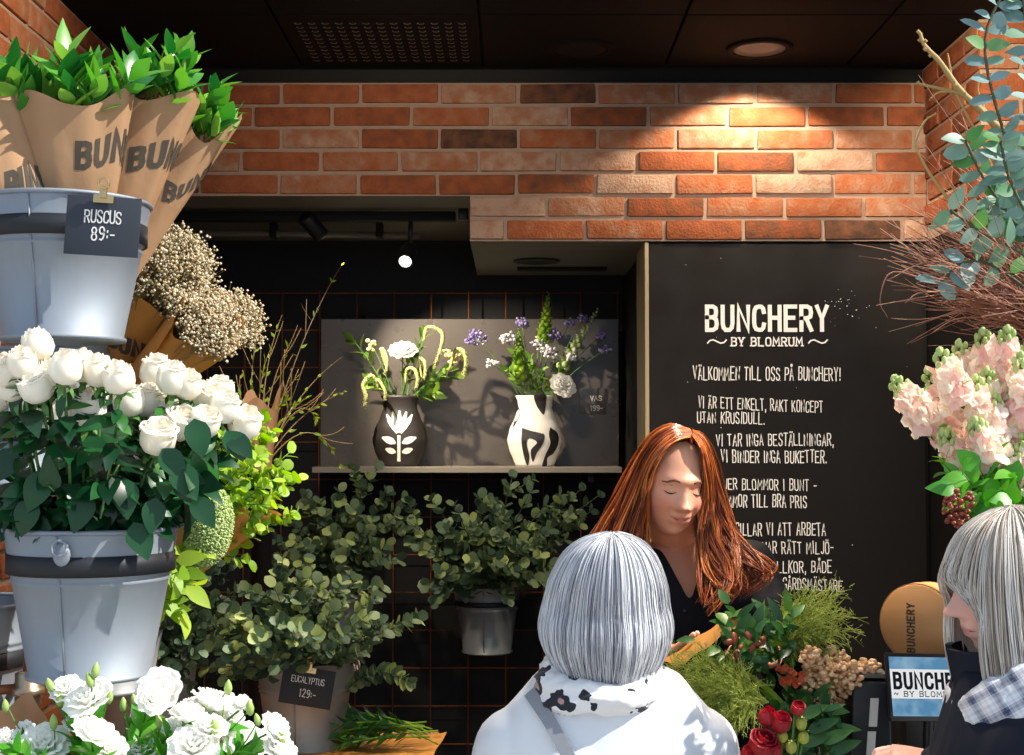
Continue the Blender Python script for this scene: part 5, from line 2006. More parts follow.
def plume(parent, root, tips, spread, n, m='grass', name='grass_plume'):
    b = MB()
    for e in tips:
        e = V(e)
        L_ = (e - root).length
        main = bez(root, root + (e - root) * .5 + V((0, 0, .05 * L_)), e, 8)
        tube(b, main, [.0014, .0013, .0012, .0011, .001, .0009, .0008, .0006, .0005], 4, U(.3, .8), cap=False)
        for _ in range(n):
            p, tg = along(main, U(.25, .98))
            d_ = (tg * U(.6, 1.3) + rand_dir()).normalized()
            l_ = spread * U(.4, 1.1)
            q_ = p + d_ * l_ + V((0, 0, -.15 * l_))
            tube(b, [p, p + d_ * l_ * .5, q_], [.0009, .0007, .0006], 3, U(.2, 1), cap=False)
            for _k in range(3):
                f = U(.3, 1)
                s_ = p + d_ * l_ * f
                tube(b, [s_, s_ + (d_ + rand_dir() * .9).normalized() * l_ * U(.15, .35)], [.00055, .0004], 3, U(.3, 1), cap=False)
                octa(b, s_ + rand_dir() * .004, .0011, U(.4, 1))
    b.build(name, M[m], parent)


root1 = z3(430, 330, 2.95)
plume(t, root1, [z3(*q) for q in ((640, 130, 2.95), (690, 160, 2.95), (740, 200, 2.93), (755, 260, 2.92), (600, 150, 2.98), (560, 170, 2.95), (710, 290, 2.9), (680, 230, 2.9), (640, 200, 2.9), (700, 130, 3.0), (620, 270, 2.9), (650, 300, 2.9))], .055, 60)
root2 = z3(560, 560, 2.86)
plume(t, z3(470, 520, 2.82), [z3(*q) for q in ((90, 400, 2.86), (110, 440, 2.84), (160, 380, 2.84), (200, 360, 2.84), (240, 350, 2.86), (130, 480, 2.82), (170, 520, 2.8), (220, 560, 2.8), (280, 560, 2.8), (330, 580, 2.8), (260, 420, 2.82), (300, 480, 2.8), (350, 420, 2.84), (360, 540, 2.8), (200, 450, 2.82))], .06, 60)
b = MB()
for (a, e, w_) in (((430, 300), (470, 140), .014), ((440, 320), (700, 215), .013), ((450, 330), (650, 240), .012), ((420, 320), (600, 170), .012), ((560, 560), (330, 390), .013), ((560, 500), (480, 420), .016), ((420, 330), (760, 300), .008), ((540, 560), (400, 480), .012), ((380, 600), (410, 540), .014)):
    p, q_ = z3(*a, 2.9), z3(*e, 2.92)
    leaf(b, p, (q_ - p) + V((0, 0, .03)), V((.1, -1, .6)), (q_ - p).length, w_, 'lance', .15, .25, U(.3, 1), 9)
b.build('grass_blade', M['lime'], t)
b = MB()
for _ in range(120):
    p = z3(RND.gauss(430, 70), RND.gauss(300, 55), U(2.86, 2.98))
    leaf(b, p, rand_dir() + V((.1, -.2, .3)), V((U(-.5, .5), -1, .8)), U(.03, .065), U(.014, .026), 'ovate', .2, .2, U(0, 1))
for _ in range(110):
    p = z3(U(500, 690), U(490, 730), U(2.84, 2.92))
    leaf(b, p, rand_dir() + V((.2, -.2, .2)), V((U(-.5, .5), -1, .8)), U(.035, .07), U(.014, .026), 'ovate', .2, .2, U(0, 1))
for (x, y) in ((690, 650), (640, 610), (720, 690), (600, 560), (620, 660)):
    p = z3(x - 30, y + 20, 2.82)
    leaf(b, p, V((.8, -.1, .4)), V((0, -1, .6)), .075, .026, 'ovate', .2, .2, U(.3, 1))
b.build('foliage', M['bouqleaf'], t)
b = MB()
for (x, y) in ((345, 285), (395, 275), (435, 305), (370, 320), (355, 350), (410, 320), (330, 300), (450, 290)):
    d_ = (rand_dir() + V((.5, -.3, .5))).normalized()
    q_ = d_.to_track_quat('Z', 'Y').to_matrix()
    ellipsoid(b, z3(x, y, 2.86), (.007, .007, .013), U(0, 1), 9, 7, q_)
b.build('berry_pod', M['berry'], t)
b = MB()
for (x, y) in ((510, 410), (540, 400), (530, 430), (560, 425), (575, 445), (520, 440), (550, 450), (590, 430)):
    for _ in range(3):
        floret(b, z3(x, y, 2.88) + rand_dir() * .006, .0075, V((U(-.6, .6), -1, U(0, .8))))
b.build('orange_blossom', M['orangefl'], t)
# peonies and rosehips beneath, in a bucket at the counter's street side
PBX = z3(500, 720, 2.74)
t2 = thing('flower_pail', 'low black pail at the counter front holding the red peonies', 'bucket', (PBX.x, PBX.y, 0.72))
b = MB()
shell(b, [(.075, 0), (.1, .17), (.105, .175)], .003, (PBX.x, PBX.y, .66), 32)
b.build('pail_body', M['plastic'], t2)
b = MB()
box(b, (PBX.x - .1, PBX.y - .09, 0), (PBX.x + .1, PBX.y + .06, .655), .5, .005)
b.build('plinth', M['black'], t2, True, 40)
PE = [(455, 570, .04, 'red peony bud highest of the peonies in front of the bouquet'), (500, 590, .044, 'open crimson peony in the middle of the peonies'), (570, 540, .03, 'small orange red peony bud under the grass plume'), (430, 670, .058, 'largest dark red peony low beside the white coat'), (480, 690, .04, 'red peony half hidden between the two green rosehips'), (395, 708, .04, 'lowest red peony at the white coat shoulder')]
for k, (x, y, s_, lab) in enumerate(PE):
    p = z3(x, y, 2.72)
    tp = thing('red_peony', lab, 'flower', (PBX.x, PBX.y, .72), 'red peonies')
    b = MB()
    tube(b, bez((PBX.x + U(-.04, .04), PBX.y, .69), (PBX.x, PBX.y, .86), p, 7), .0026, 6)
    b.build('stem', M['stem'], tp)
    o = place(ROSES[k % 4].copy(), 'bloom', tp, p - V((0, 0, s_ * .4)), V((U(-.3, .3), -.5, .8)), U(0, 6), s_)
    o.data.materials.clear()
    o.data.materials.append(M['peony'])
M['rosehip'] = mat('rosehip', [(150, 170, 70), (190, 190, 84), (200, 120, 60)], rough=.35, nscale=8, namp=.4)
for (x, y, lab) in ((520, 645, 'yellow green rosehip fruit above the other beside the peonies'), (553, 685, 'largest yellow green rosehip fruit below the peonies'), (598, 650, 'rosehip fruit farthest from the white coat'), (590, 600, 'small green rosehip fruit under the orange bud')):
    p = z3(x, y, 2.72)
    tp = thing('rosehip_stem', lab, 'fruit', (PBX.x, PBX.y, .72))
    b = MB()
    tube(b, bez((PBX.x + U(-.04, .04), PBX.y, .69), (PBX.x, PBX.y, .86), p, 7), .0022, 6)
    b.build('stem', M['stem'], tp)
    b = MB()
    ellipsoid(b, p, (.011, .011, .0125), U(.2, .6), 14, 10)
    for k in range(5):
        a = k * 1.256
        leaf(b, p + V((0, -.004, .011)), V((math.cos(a), math.sin(a), .6)), V((0, 0, 1)), .012, .004, 'lance', .2, .1, .2)
    b.build('fruit', M['rosehip'], tp)
# peach statice bunch
PC = z3(720, 480, 2.98)
t = thing('peach_flower_bunch', 'bunch of dried peach coloured blossom between bouquet and printer', 'bouquet', (PC.x, PC.y, CT))
b = MB()
for (x, y, w_, n) in ((620, 350, .022, 34), (665, 365, .024, 40), (710, 345, .02, 30), (740, 365, .015, 20), (640, 400, .026, 44), (690, 400, .028, 46), (640, 440, .026, 40), (720, 430, .028, 46), (770, 400, .02, 30), (810, 390, .018, 26), (850, 392, .014, 16), (690, 470, .028, 46), (740, 470, .026, 40), (680, 510, .022, 30), (720, 520, .02, 24), (770, 440, .022, 26)):
    cluster(b, z3(x, y, U(2.86, 2.93)), w_ * 1.1, n + 14, (.0035, .0075), (1, .8, .9))
b.build('blossom', M['peach'], t)
b = MB()
for _ in range(18):
    tube(b, bez(V((PC.x + U(-.02, .02), PC.y, CT + .004)), PC + V((U(-.02, .02), 0, -.06)), z3(U(620, 800), U(380, 480), 2.96), 5), .0016, 5)
b.build('stem', M['stemdark'], t)
# ================================================================== people
def remesh(mb, name, voxel, smooth=2, disp=None):
    """Fuse overlapping closed pieces into one continuous surface."""
    me = mb.mesh(name + '_src')
    o = bpy.data.objects.new(name + '_src', me)
    COL.objects.link(o)
    m = o.modifiers.new('r', 'REMESH')
    m.mode = 'VOXEL'
    m.voxel_size = voxel
    m.use_smooth_shade = True
    if smooth:
        s = o.modifiers.new('s', 'SMOOTH')
        s.factor = .5
        s.iterations = smooth
    dg = bpy.context.evaluated_depsgraph_get()
    out = bpy.data.meshes.new_from_object(o.evaluated_get(dg))
    bpy.data.objects.remove(o)
    out.name = name
    if disp is not None:
        out.update()
        nv = len(out.vertices)
        co = np.empty(nv * 3, dtype=np.float32)
        no = np.empty(nv * 3, dtype=np.float32)
        out.vertices.foreach_get('co', co)
        out.vertex_normals.foreach_get('vector', no)
        co, no = co.reshape(-1, 3), no.reshape(-1, 3)
        d_ = np.array([disp(V(c), V(n_)) for c, n_ in zip(co, no)], dtype=np.float32)
        co = co + no * d_[:, None]
        out.vertices.foreach_set('co', co.reshape(-1))
    out.polygons.foreach_set('use_smooth', [True] * len(out.polygons))
    return out


def link(me, name, parent, m):
    off = world_origin(parent)
    me.transform(Matrix.Translation(-off))
    me.materials.clear()
    if m is not None:
        me.materials.append(m)
    o = bpy.data.objects.new(name, me)
    COL.objects.link(o)
    o.parent = parent
    return o


def limb(mb, pts, rad, seg=16):
    """Tapered limb with rounded joints."""
    for a, b_, ra, rb in zip(pts[:-1], pts[1:], rad[:-1], rad[1:]):
        a, b_ = V(a), V(b_)
        n = 5
        tube(mb, [a + (b_ - a) * (i / n) for i in range(n + 1)], [ra + (rb - ra) * (i / n) for i in range(n + 1)], seg)
    for p, r in zip(pts, rad):
        ellipsoid(mb, p, (r, r, r), .5, seg, 10)


def loft(mb, secs, seg=28):
    """Closed trunk from elliptical sections (centre, rx, ry, power)."""
    vs, fs = [], []
    for (c, rx, ry, pw) in secs:
        for k in range(seg):
            w = 2 * PI * k / seg
            cx, sy = math.cos(w), math.sin(w)
            vs.append(V(c) + V((rx * math.copysign(abs(cx) ** pw, cx), ry * math.copysign(abs(sy) ** pw, sy), 0)))
    n = len(secs)
    for i in range(n - 1):
        for k in range(seg):
            fs.append((i * seg + k, i * seg + (k + 1) % seg, (i + 1) * seg + (k + 1) % seg, (i + 1) * seg + k))
    fs.append(tuple(range(seg))[::-1])
    fs.append(tuple((n - 1) * seg + k for k in range(seg)))
    mb.add(vs, fs)


def gauss(x, s):
    return math.exp(-.5 * (x / s) ** 2)


def smooth01(x):
    x = max(0.0, min(1.0, x))
    return x * x * (3 - 2 * x)


def head_points(smile=1.0):
    """A head in its own frame: face looks to -y, z up, origin between the ears. Returns a closed grid."""
    nu, nv = 112, 84
    vs, fs = [], []
    for i in range(nv + 1):
        ph = PI * i / nv
        for k in range(nu):
            th = 2 * PI * k / nu
            x, y, z = math.sin(ph) * math.cos(th), math.sin(ph) * math.sin(th), math.cos(ph)
            front = smooth01((-y + .05) / .75)
            X, Y, Z = .0755 * x, .094 * y, .120 * z
            if Z < 0:
                Z *= .965
            # jaw
            t = smooth01((-Z - .005) / .11)
            X *= 1 - .36 * t * (0.55 + .45 * front)
            Y *= 1 - (.30 * t if Y > 0 else .02 * t)
            Y -= .012 * t * front
            # flatten the face a little
            if Y < 0:
                Y = -(.094 * (abs(Y) / .094) ** .86) if abs(Y) > 1e-6 else Y
            # temples
            X *= 1 - .05 * gauss(Z - .03, .02) * smooth01((-y) / .5)
            if y < 0.1:
                d = 0.0
                d += .010 * gauss(X, .060) * gauss(Z - .026, .010)                       # brow
                ns = smooth01((.018 - Z) / .05)
                d += (.005 + .0165 * ns) * gauss(X, .0075 + .0035 * ns) * smooth01((.020 - Z) / .012) * smooth01((Z + .040) / .008)
                d += .010 * gauss(abs(X) - .0115, .0055) * gauss(Z + .031, .0065)          # nostril wings
                d += .007 * gauss(X, .008) * gauss(Z + .029, .007)
                for s_ in (-1, 1):
                    d -= .0105 * gauss(X - s_ * .031, .0155) * gauss(Z - .007, .0095)     # sockets
                    d += .0085 * gauss(X - s_ * .0315, .0115) * gauss(Z - .0045, .0068)   # lids over the eyeballs
                    d += .0075 * gauss(X - s_ * .042, .017) * gauss(Z + .030, .017)       # cheeks
                    d -= .0032 * smile * gauss(X - s_ * .0285, .0035) * gauss(Z + .054 - .004 * smile, .011)
                lz = Z + .0605 - smile * 6.0 * X * X
                lw = smooth01((.030 - abs(X)) / .012)
                d += .0062 * lw * gauss(lz - .0055, .0042) + .0068 * lw * gauss(lz + .0062, .0048)
                d -= .0038 * lw * gauss(lz, .0016)
                d -= .003 * gauss(X, .02) * gauss(Z + .079, .006)
                d += .0065 * gauss(X, .019) * gauss(Z + .099, .012)                       # chin
                Y -= d * smooth01((-y) / .35)
            vs.append(V((X, Y, Z)))
    for i in range(nv):
        for k in range(nu):
            k2 = (k + 1) % nu
            fs.append((i * nu + k, (i + 1) * nu + k, (i + 1) * nu + k2, i * nu + k2))
    return vs, fs


def add_head(mb, mw, smile=1.0, ears=True):
    vs, fs = head_points(smile)
    mb.add([mw @ v for v in vs], fs)
    for s_ in (-1, 1) if ears else ():                     # ears
        m = MB()
        ellipsoid(m, (s_ * .076, .006, -.004), (.008, .019, .031), .5, 12, 8, Matrix.Rotation(s_ * .35, 3, 'Z'))
        mb.add([mw @ V(v) for v in m.v], m.f)


def add_hand(mb, wrist, d, palm_n, side, curl=.6, spread=.12, s=1.0):
    """Palm, four unequal fingers and a thumb; d towards the fingers, palm_n out of the palm, side +1/-1 puts the thumb."""
    wrist, d, n = V(wrist), V(d).normalized(), V(palm_n)
    n = (n - d * n.dot(d)).normalized()
    a = d.cross(n) * side
    m3 = Matrix((a, d, n)).transposed()
    loft_ = []
    for f, w, th in ((0, .026, .017), (.3, .034, .016), (.7, .041, .0145), (1, .040, .012)):
        loft_.append((f, w, th))
    vs, fs = [], []
    seg = 16
    for f, w, th in loft_:
        for k in range(seg):
            q = 2 * PI * k / seg
            vs.append(wrist + m3 @ V((w * math.cos(q) * s, .088 * f * s, th * math.sin(q) * s)))
    for i in range(3):
        for k in range(seg):
            fs.append((i * seg + k, i * seg + (k + 1) % seg, (i + 1) * seg + (k + 1) % seg, (i + 1) * seg + k))
    fs.append(tuple(range(seg))[::-1])
    fs.append(tuple(3 * seg + k for k in range(seg)))
    mb.add(vs, fs)
    for k, (x, L) in enumerate(((.0295, .073), (.0100, .081), (-.0100, .076), (-.0285, .060))):
        p = V((x, .083, 0))
        pts, r = [p - V((0, .02, 0))], [.0088]
        pts.append(p)
        r.append(.0085)
        ang = curl * (.35 + .06 * k)
        dirx = x * spread / .03
        for j, fr in enumerate((.45, .31, .24)):
            v = V((dirx * .5, math.cos(ang), math.sin(ang))).normalized()
            p = p + v * L * fr
            pts.append(p)
            r.append((.0080, .0073, .0062)[j])
            ang += curl * (.75, .55, .4)[j]
        limb(mb, [wrist + m3 @ (q * s) for q in pts], [q * s for q in r], 10)
    pts = [V((.024, .016, .004)), V((.044, .040, .012)), V((.054, .066, .020)), V((.052, .090, .028))]
    limb(mb, [wrist + m3 @ (q * s) for q in pts], [.0135 * s, .0115 * s, .0098 * s, .0078 * s], 10)


def skin_mat(name, base, lip, blush):
    m, nt, out = nodes_of(name)
    bs = nt.nodes.new('ShaderNodeBsdfPrincipled')
    at = nt.nodes.new('ShaderNodeAttribute')
    at.attribute_name = 'skin'
    bs.inputs['Roughness'].default_value = .45
    bs.inputs['Subsurface Weight'].default_value = .25
    bs.inputs['Subsurface Radius'].default_value = (.01, .004, .002)
    bs.inputs['Subsurface Scale'].default_value = .6
    nt.links.new(at.outputs['Color'], bs.inputs['Base Color'])
    nt.links.new(bs.outputs[0], out.inputs['Surface'])
    return m


def colour_skin(me, mw, base, lip, blush, smile=1.0):
    """Skin, lips and cheeks by where they are on the head."""
    inv = mw.inverted()
    a = me.attributes.new('skin', 'FLOAT_COLOR', 'POINT')
    b_, l_, h_ = [np.array(lin(c)) for c in (base, lip, blush)]
    data = []
    for v in me.vertices:
        p = inv @ v.co
        c = b_
        if -.125 < p.z < .13 and p.y < -.03 and abs(p.x) < .08:
            k = .55 * max(gauss(abs(p.x) - .043, .016) * gauss(p.z + .028, .015), .8 * gauss(p.x, .012) * gauss(p.z + .03, .01))
            c = c * (1 - k) + h_ * k
            lz = p.z + .0605 - smile * 6.0 * p.x * p.x
            k = .6 * smooth01((.027 - abs(p.x)) / .008) * smooth01((.0095 * (1 - abs(p.x) / .045) - abs(lz)) / .003)
            c = c * (1 - k) + l_ * k
        data.extend(c.tolist())
    a.data.foreach_set('color', data)


def face_details(t, mw, body, brow_m, lash_m, smile=1.0, closed=True):
    fd = head_points(smile)[0]

    def surf(x, z):
        best = min((v for v in fd if v.y < 0), key=lambda v: (v.x - x) ** 2 + (v.z - z) ** 2)
        return best.y
    for s_ in (-1, 1):
        b = MB()
        pts = []
        for i in range(8):
            u = i / 7
            x, z = s_ * (.0165 + .034 * u), .0235 + .0055 * math.sin(PI * min(1, u * 1.25 + .1)) - .003 * u
            pts.append(mw @ V((x, surf(x, z) - .0006, z)))
        tube(b, catmull(pts, 2), [.0014 + .0012 * math.sin(PI * min(1, .25 + .75 * (i / 14))) for i in range(15)], 6)
        b.build('eyebrow', brow_m, t)
        b = MB()
        pts = []
        for i in range(8):
            u = i / 7
            x, z = s_ * (.0195 + .025 * u), .0012 - .0042 * math.sin(PI * u)
            pts.append(mw @ V((x, surf(x, z) - .0008, z)))
        tube(b, catmull(pts, 2), [.0006 + .0011 * math.sin(PI * (i / 14)) for i in range(15)], 6)
        b.build('eyelashes', lash_m, t)
        b = MB()
        pts = []
        for i in range(8):
            u = i / 7
            x, z = s_ * (.0185 + .027 * u), .0125 + .0032 * math.sin(PI * u)
            pts.append(mw @ V((x, surf(x, z) - .0001, z)))
        tube(b, catmull(pts, 2), .0005, 5)
        b.build('eyelid_crease', brow_m, t)
    b = MB()
    pts = []
    for i in range(11):
        x = -.026 + .052 * i / 10
        z = -.0605 + smile * 6.0 * x * x
        pts.append(mw @ V((x, surf(x, z) - .0004, z)))
    tube(b, pts, [.0003 + .0009 * math.sin(PI * i / 10) for i in range(11)], 6)
    b.build('mouth_line', mat('mouthline', (120, 44, 40), rough=.5), t)


def hair_mat(name, stops, rough=.36, spec=.4):
    m = mat(name, stops, rough=rough, spec=spec, nscale=0)
    return m


def trs(loc, rz=0, rx=0, ry=0, s=1.0):
    return Matrix.Translation(loc) @ Matrix.Rotation(rz, 4, 'Z') @ Matrix.Rotation(rx, 4, 'X') @ Matrix.Rotation(ry, 4, 'Y') @ Matrix.Scale(s, 4)


def trunk(s, infl=0.0, top=1.40, w=1.0, neck=True, slope=0.0):
    sec = [(.80, .150, .105), (.90, .172, .118), (1.0, .150, .105), (1.08, .140, .098), (1.18, .158, .112), (1.27, .172, .112), (1.325, .180, .095), (1.36, .150, .078), (1.385, .095, .066)]
    sec = [(z - slope * smooth01((z - 1.0) / .3) * (.12 if z > 1.38 else (.62 if z > 1.35 else 1)), rx, ry) for z, rx, ry in sec]
    out = [((0, 0, z * s), (rx * w + infl) * s, (ry + infl) * s, .85) for z, rx, ry in sec]
    if neck:
        out += [((0, .004 * s, 1.405 * s), .062 * s, .060 * s, 1), ((0, -.004 * s, 1.46 * s), .052 * s, .054 * s, 1)]
    return out


def build_body(name, t, mw, s, hm, arms, hands, skin, cols, smile=1.0, legs=True, voxel=.0032, slope=0.0, ears=True):
    """mw: body frame to world; hm: head frame to world; arms: world points lists."""
    mb = MB()
    tr = MB()
    loft(tr, trunk(s, slope=slope))
    limb(tr, [(0, .002 * s, 1.38 * s), (0, -.004, 1.47 * s)], [.054 * s, .052 * s])
    if legs:
        for q in (-1, 1):
            limb(tr, [(q * .085 * s, 0, .86 * s), (q * .09 * s, -.01, .47 * s), (q * .09 * s, .012, .09 * s)], [.082 * s, .055 * s, .036 * s])
            ellipsoid(tr, (q * .095 * s, -.055 * s, .035 * s), (.04 * s, .12 * s, .034 * s))
    mb.add([mw @ V(v) for v in tr.v], tr.f)
    nk = mw @ V((0, .0, 1.40 * s))
    limb(mb, [nk, hm @ V((0, .012, -.05))], [.054 * s, .055 * s])
    for pts in arms:
        n = len(pts)
        limb(mb, pts, [.050 * s, .040 * s, .026 * s][:n])
    for h in hands:
        add_hand(mb, *h[:4], **h[4])
    add_head(mb, hm, smile, ears)
    me = remesh(mb, name, voxel, 1)
    colour_skin(me, hm, *cols, smile)
    return link(me, 'body', t, skin)


def fold(scale, amp, st=(1, 1, .45)):
    def f(c, n):
        p = V((c.x * st[0], c.y * st[1], c.z * st[2])) * scale
        v = noise.fractal(p, .9, 2.0, 3)
        r = 1 - abs(noise.noise(p * .7 + V((3, 1, 2)))) * 2
        return amp * (v * .5 + .5 * r)
    return f


SKINW = ((230, 166, 134), (196, 104, 92), (218, 128, 106))
M['skin'] = skin_mat('skin', *SKINW)

# ------------------------------------------------------------------ florist
FX, FY, FS = .395, 3.40, 1.04
t = thing('person', 'florist with long red hair in a dark navy shirt looking down at the bouquet', 'person', (FX, FY, 0))
FM = trs((FX, FY, 0), rz=.12)
HC = P(672, 484, 3.27)
HM = trs(HC, rz=.20, rx=.20, ry=.08, s=1.03)
sh = [FM @ V((q * .172 * FS, .0, 1.335 * FS)) for q in (-1, 1)]
hR = P(672, 648, 3.07)
hL = P(735, 650, 3.0)
arms = [[sh[0], V((sh[0].x - .07, 3.34, 1.14)), V((hR.x - .06, hR.y + .10, hR.z - .03))], [sh[1], V((sh[1].x + .09, 3.30, 1.14)), V((hL.x + .10, hL.y + .16, hL.z - .01))]]
hands = [(arms[0][2], (.75, -.62, .22), (.3, -.3, .9), 1, dict(curl=.35)), (arms[1][2], (-.5, -.8, .1), (-.2, .2, -1), 1, dict(curl=.55))]
build_body('florist', t, FM, FS, HM, arms, hands, M['skin'], SKINW, 1.35, ears=False, voxel=.0026)
M['brow'] = mat('brow', (112, 62, 36), rough=.7)
M['lash'] = mat('lash', (44, 28, 22), rough=.6)
face_details(t, HM, None, M['brow'], M['lash'], 1.35)
# shirt
M['navy'] = mat('navy', [(11, 13, 20), (18, 20, 29)], rough=.75, nscale=8, use_var=False, spec=.25, bump=.12, bscale=500, bdist=.0006)
mb, tr = MB(), MB()
loft(tr, [((c[0], c[1], c[2]), rx + .016, ry + .018, .85) for c, rx, ry, _ in trunk(FS, neck=False)])
mb.add([FM @ V(v) for v in tr.v], tr.f)
for a in arms:
    limb(mb, [a[0], a[1], a[1] + (a[2] - a[1]) * .72], [.068, .060, .047])
me = remesh(mb, 'shirt', .006, 2, fold(17, .010))
bm = bmesh.new()
bm.from_mesh(me)
fi = FM.inverted()
dead = []
for f in bm.faces:
    c = fi @ f.calc_center_median()
    zz = c.z / FS
    if (zz > 1.365 and math.hypot(c.x, c.y) < .095) or (c.y < 0 and zz > 1.27 and abs(c.x + .0) < (zz - 1.27) * .46):
        dead.append(f)
bmesh.ops.delete(bm, geom=dead, context='FACES')
for _ in range(14):
    new = {}
    for v in bm.verts:
        nb = [e.other_vert(v) for e in v.link_edges if e.is_boundary]
        if len(nb) == 2:
            new[v] = v.co * .4 + (nb[0].co + nb[1].co) * .3
    for v, c in new.items():
        v.co = c
bm.to_mesh(me)
bm.free()
shirt = link(me, 'shirt', t, M['navy'])
for q in (-1, 1):                                          # collar leaves
    b = MB()
    vs, fs = [], []
    for i in range(9):
        u = i / 8
        a = PI / 2 + q * (PI * .84) * u
        r = .074 + .006 * u
        for j in range(4):
            w = j / 3
            drop = .004 - w * (.030 + .040 * u ** 3)
            rr = r + .012 * w + .010 * math.sin(PI * w)
            vs.append(FM @ V((rr * math.cos(a) * (1 + .12 * w), rr * math.sin(a) - .012 * u, (1.405 - .050 * u * u) * FS + drop)))
    fs = [(i * 4 + j, i * 4 + j + 1, i * 4 + j + 5, i * 4 + j + 4) for i in range(8) for j in range(3)]
    b.add(vs, fs)
    o = b.build('collar', M['navy'], shirt)
    m = o.modifiers.new('thick', 'SOLIDIFY')
    m.thickness = .0025
for k in range(4):
    p = FM @ V((.004, 0, 1.255 * FS - k * .075))
    hit = min(me.vertices, key=lambda v: (v.co.x + FX - p.x) ** 2 + (v.co.z - p.z) ** 2 + (10 if v.co.y > -.02 else 0)).co
    b = MB()
    lathe(b, [(.0005, .003), (.004, .003), (.0052, .0015), (.005, 0)], V((FX + hit.x, FY + hit.y - .0005, hit.z)), (0, -1, .1), 14)
    b.build('button', M['plastic'], shirt)
mb, tr = MB(), MB()
loft(tr, [((0, 0, z * FS), rx * FS, ry * FS, .9) for z, rx, ry in ((.42, .20, .15), (.6, .20, .15), (.8, .19, .14), (.95, .175, .13), (1.03, .165, .12))])
mb.add([FM @ V(v) for v in tr.v], tr.f)
link(remesh(mb, 'apron', .01, 2, fold(9, .012)), 'apron', t, mat('apron', [(24, 24, 26), (34, 34, 37)], rough=.8, nscale=8, use_var=False))


def strands(name, parent, m, gen, n, r=.0015, seg=3, npt=13, wave=0.0, wfreq=9, lump=0.0):
    """Combed hair: gen(i, n) -> (points, tone)."""
    b = MB()
    for i in range(n):
        pts, tone = gen(i, n)
        pts = catmull(pts, 3)
        if wave:
            ph, k = U(0, 6), len(pts)
            g_ = V((U(-1, 1), U(-.5, .5), U(-.3, .3)))
            pts = [p + g_ * (wave * (j / k) ** 1.3 * math.sin(ph * .35 + wfreq * j / k)) for j, p in enumerate(pts)]
        k = len(pts)
        rr = r * U(.6, 1.25)
        tube(b, pts, [rr * (.55 + .45 * math.sin(PI * min(1, .15 + j / k * .7))) * (1 if j < k - 3 else (k - j) / 4 + .08) for j in range(k)], seg, tone, cap=False)
    return b.build(name, m, parent)


M['redhair'] = hair_mat('redhair', [(58, 22, 10), (104, 44, 18), (146, 70, 28), (178, 98, 44), (204, 130, 66)], .34)
# guides (px, py, depth): left sheet outer..inner, right sheet inner..outer, back
GLF = [[(689, 429, 3.28), (670, 424, 3.30), (650, 435, 3.33), (634, 460, 3.36), (617, 490, 3.36), (603, 514, 3.36), (592, 534, 3.35), (584, 552, 3.33), (580, 580, 3.31)],
       [(690, 430, 3.24), (672, 429, 3.23), (655, 441, 3.24), (642, 462, 3.26), (629, 494, 3.27), (618, 520, 3.27), (608, 545, 3.26), (602, 570, 3.24), (600, 600, 3.22)],
       [(691, 432, 3.20), (677, 434, 3.185), (662, 447, 3.18), (652, 465, 3.19), (642, 495, 3.205), (634, 522, 3.21), (626, 548, 3.2), (622, 575, 3.18), (622, 610, 3.16)],
       [(692, 437, 3.19), (680, 440, 3.168), (664, 450, 3.165), (654, 466, 3.17), (649, 485, 3.19), (646, 508, 3.21), (642, 530, 3.22), (640, 555, 3.2), (640, 590, 3.17)]]
GRT = [[(692, 436, 3.185), (699, 448, 3.172), (702, 466, 3.18), (703, 486, 3.2), (699, 510, 3.22), (694, 532, 3.21), (697, 560, 3.17), (708, 584, 3.13), (714, 602, 3.12)],
       [(693, 432, 3.2), (703, 446, 3.19), (709, 470, 3.2), (710, 497, 3.22), (708, 522, 3.22), (712, 548, 3.18), (722, 572, 3.14), (730, 590, 3.12), (722, 604, 3.115)],
       [(693, 431, 3.24), (702, 436, 3.245), (710, 450, 3.25), (715, 472, 3.26), (721, 500, 3.26), (726, 524, 3.24), (734, 548, 3.2), (746, 568, 3.16), (752, 580, 3.14), (742, 590, 3.13)],
       [(692, 430, 3.3), (702, 434, 3.32), (712, 450, 3.33), (719, 474, 3.34), (725, 502, 3.33), (733, 526, 3.3), (746, 548, 3.26), (757, 564, 3.22), (764, 574, 3.2), (762, 583, 3.19)]]
GBK = [[(684, 429, 3.32), (650, 445, 3.40), (632, 480, 3.42), (620, 520, 3.44), (612, 560, 3.44), (610, 600, 3.44)], [(688, 429, 3.34), (675, 440, 3.42), (665, 480, 3.46), (660, 520, 3.47), (655, 560, 3.47), (652, 600, 3.46)],
       [(692, 429, 3.33), (708, 448, 3.40), (718, 490, 3.42), (724, 525, 3.42), (730, 550, 3.42), (736, 575, 3.42)]]


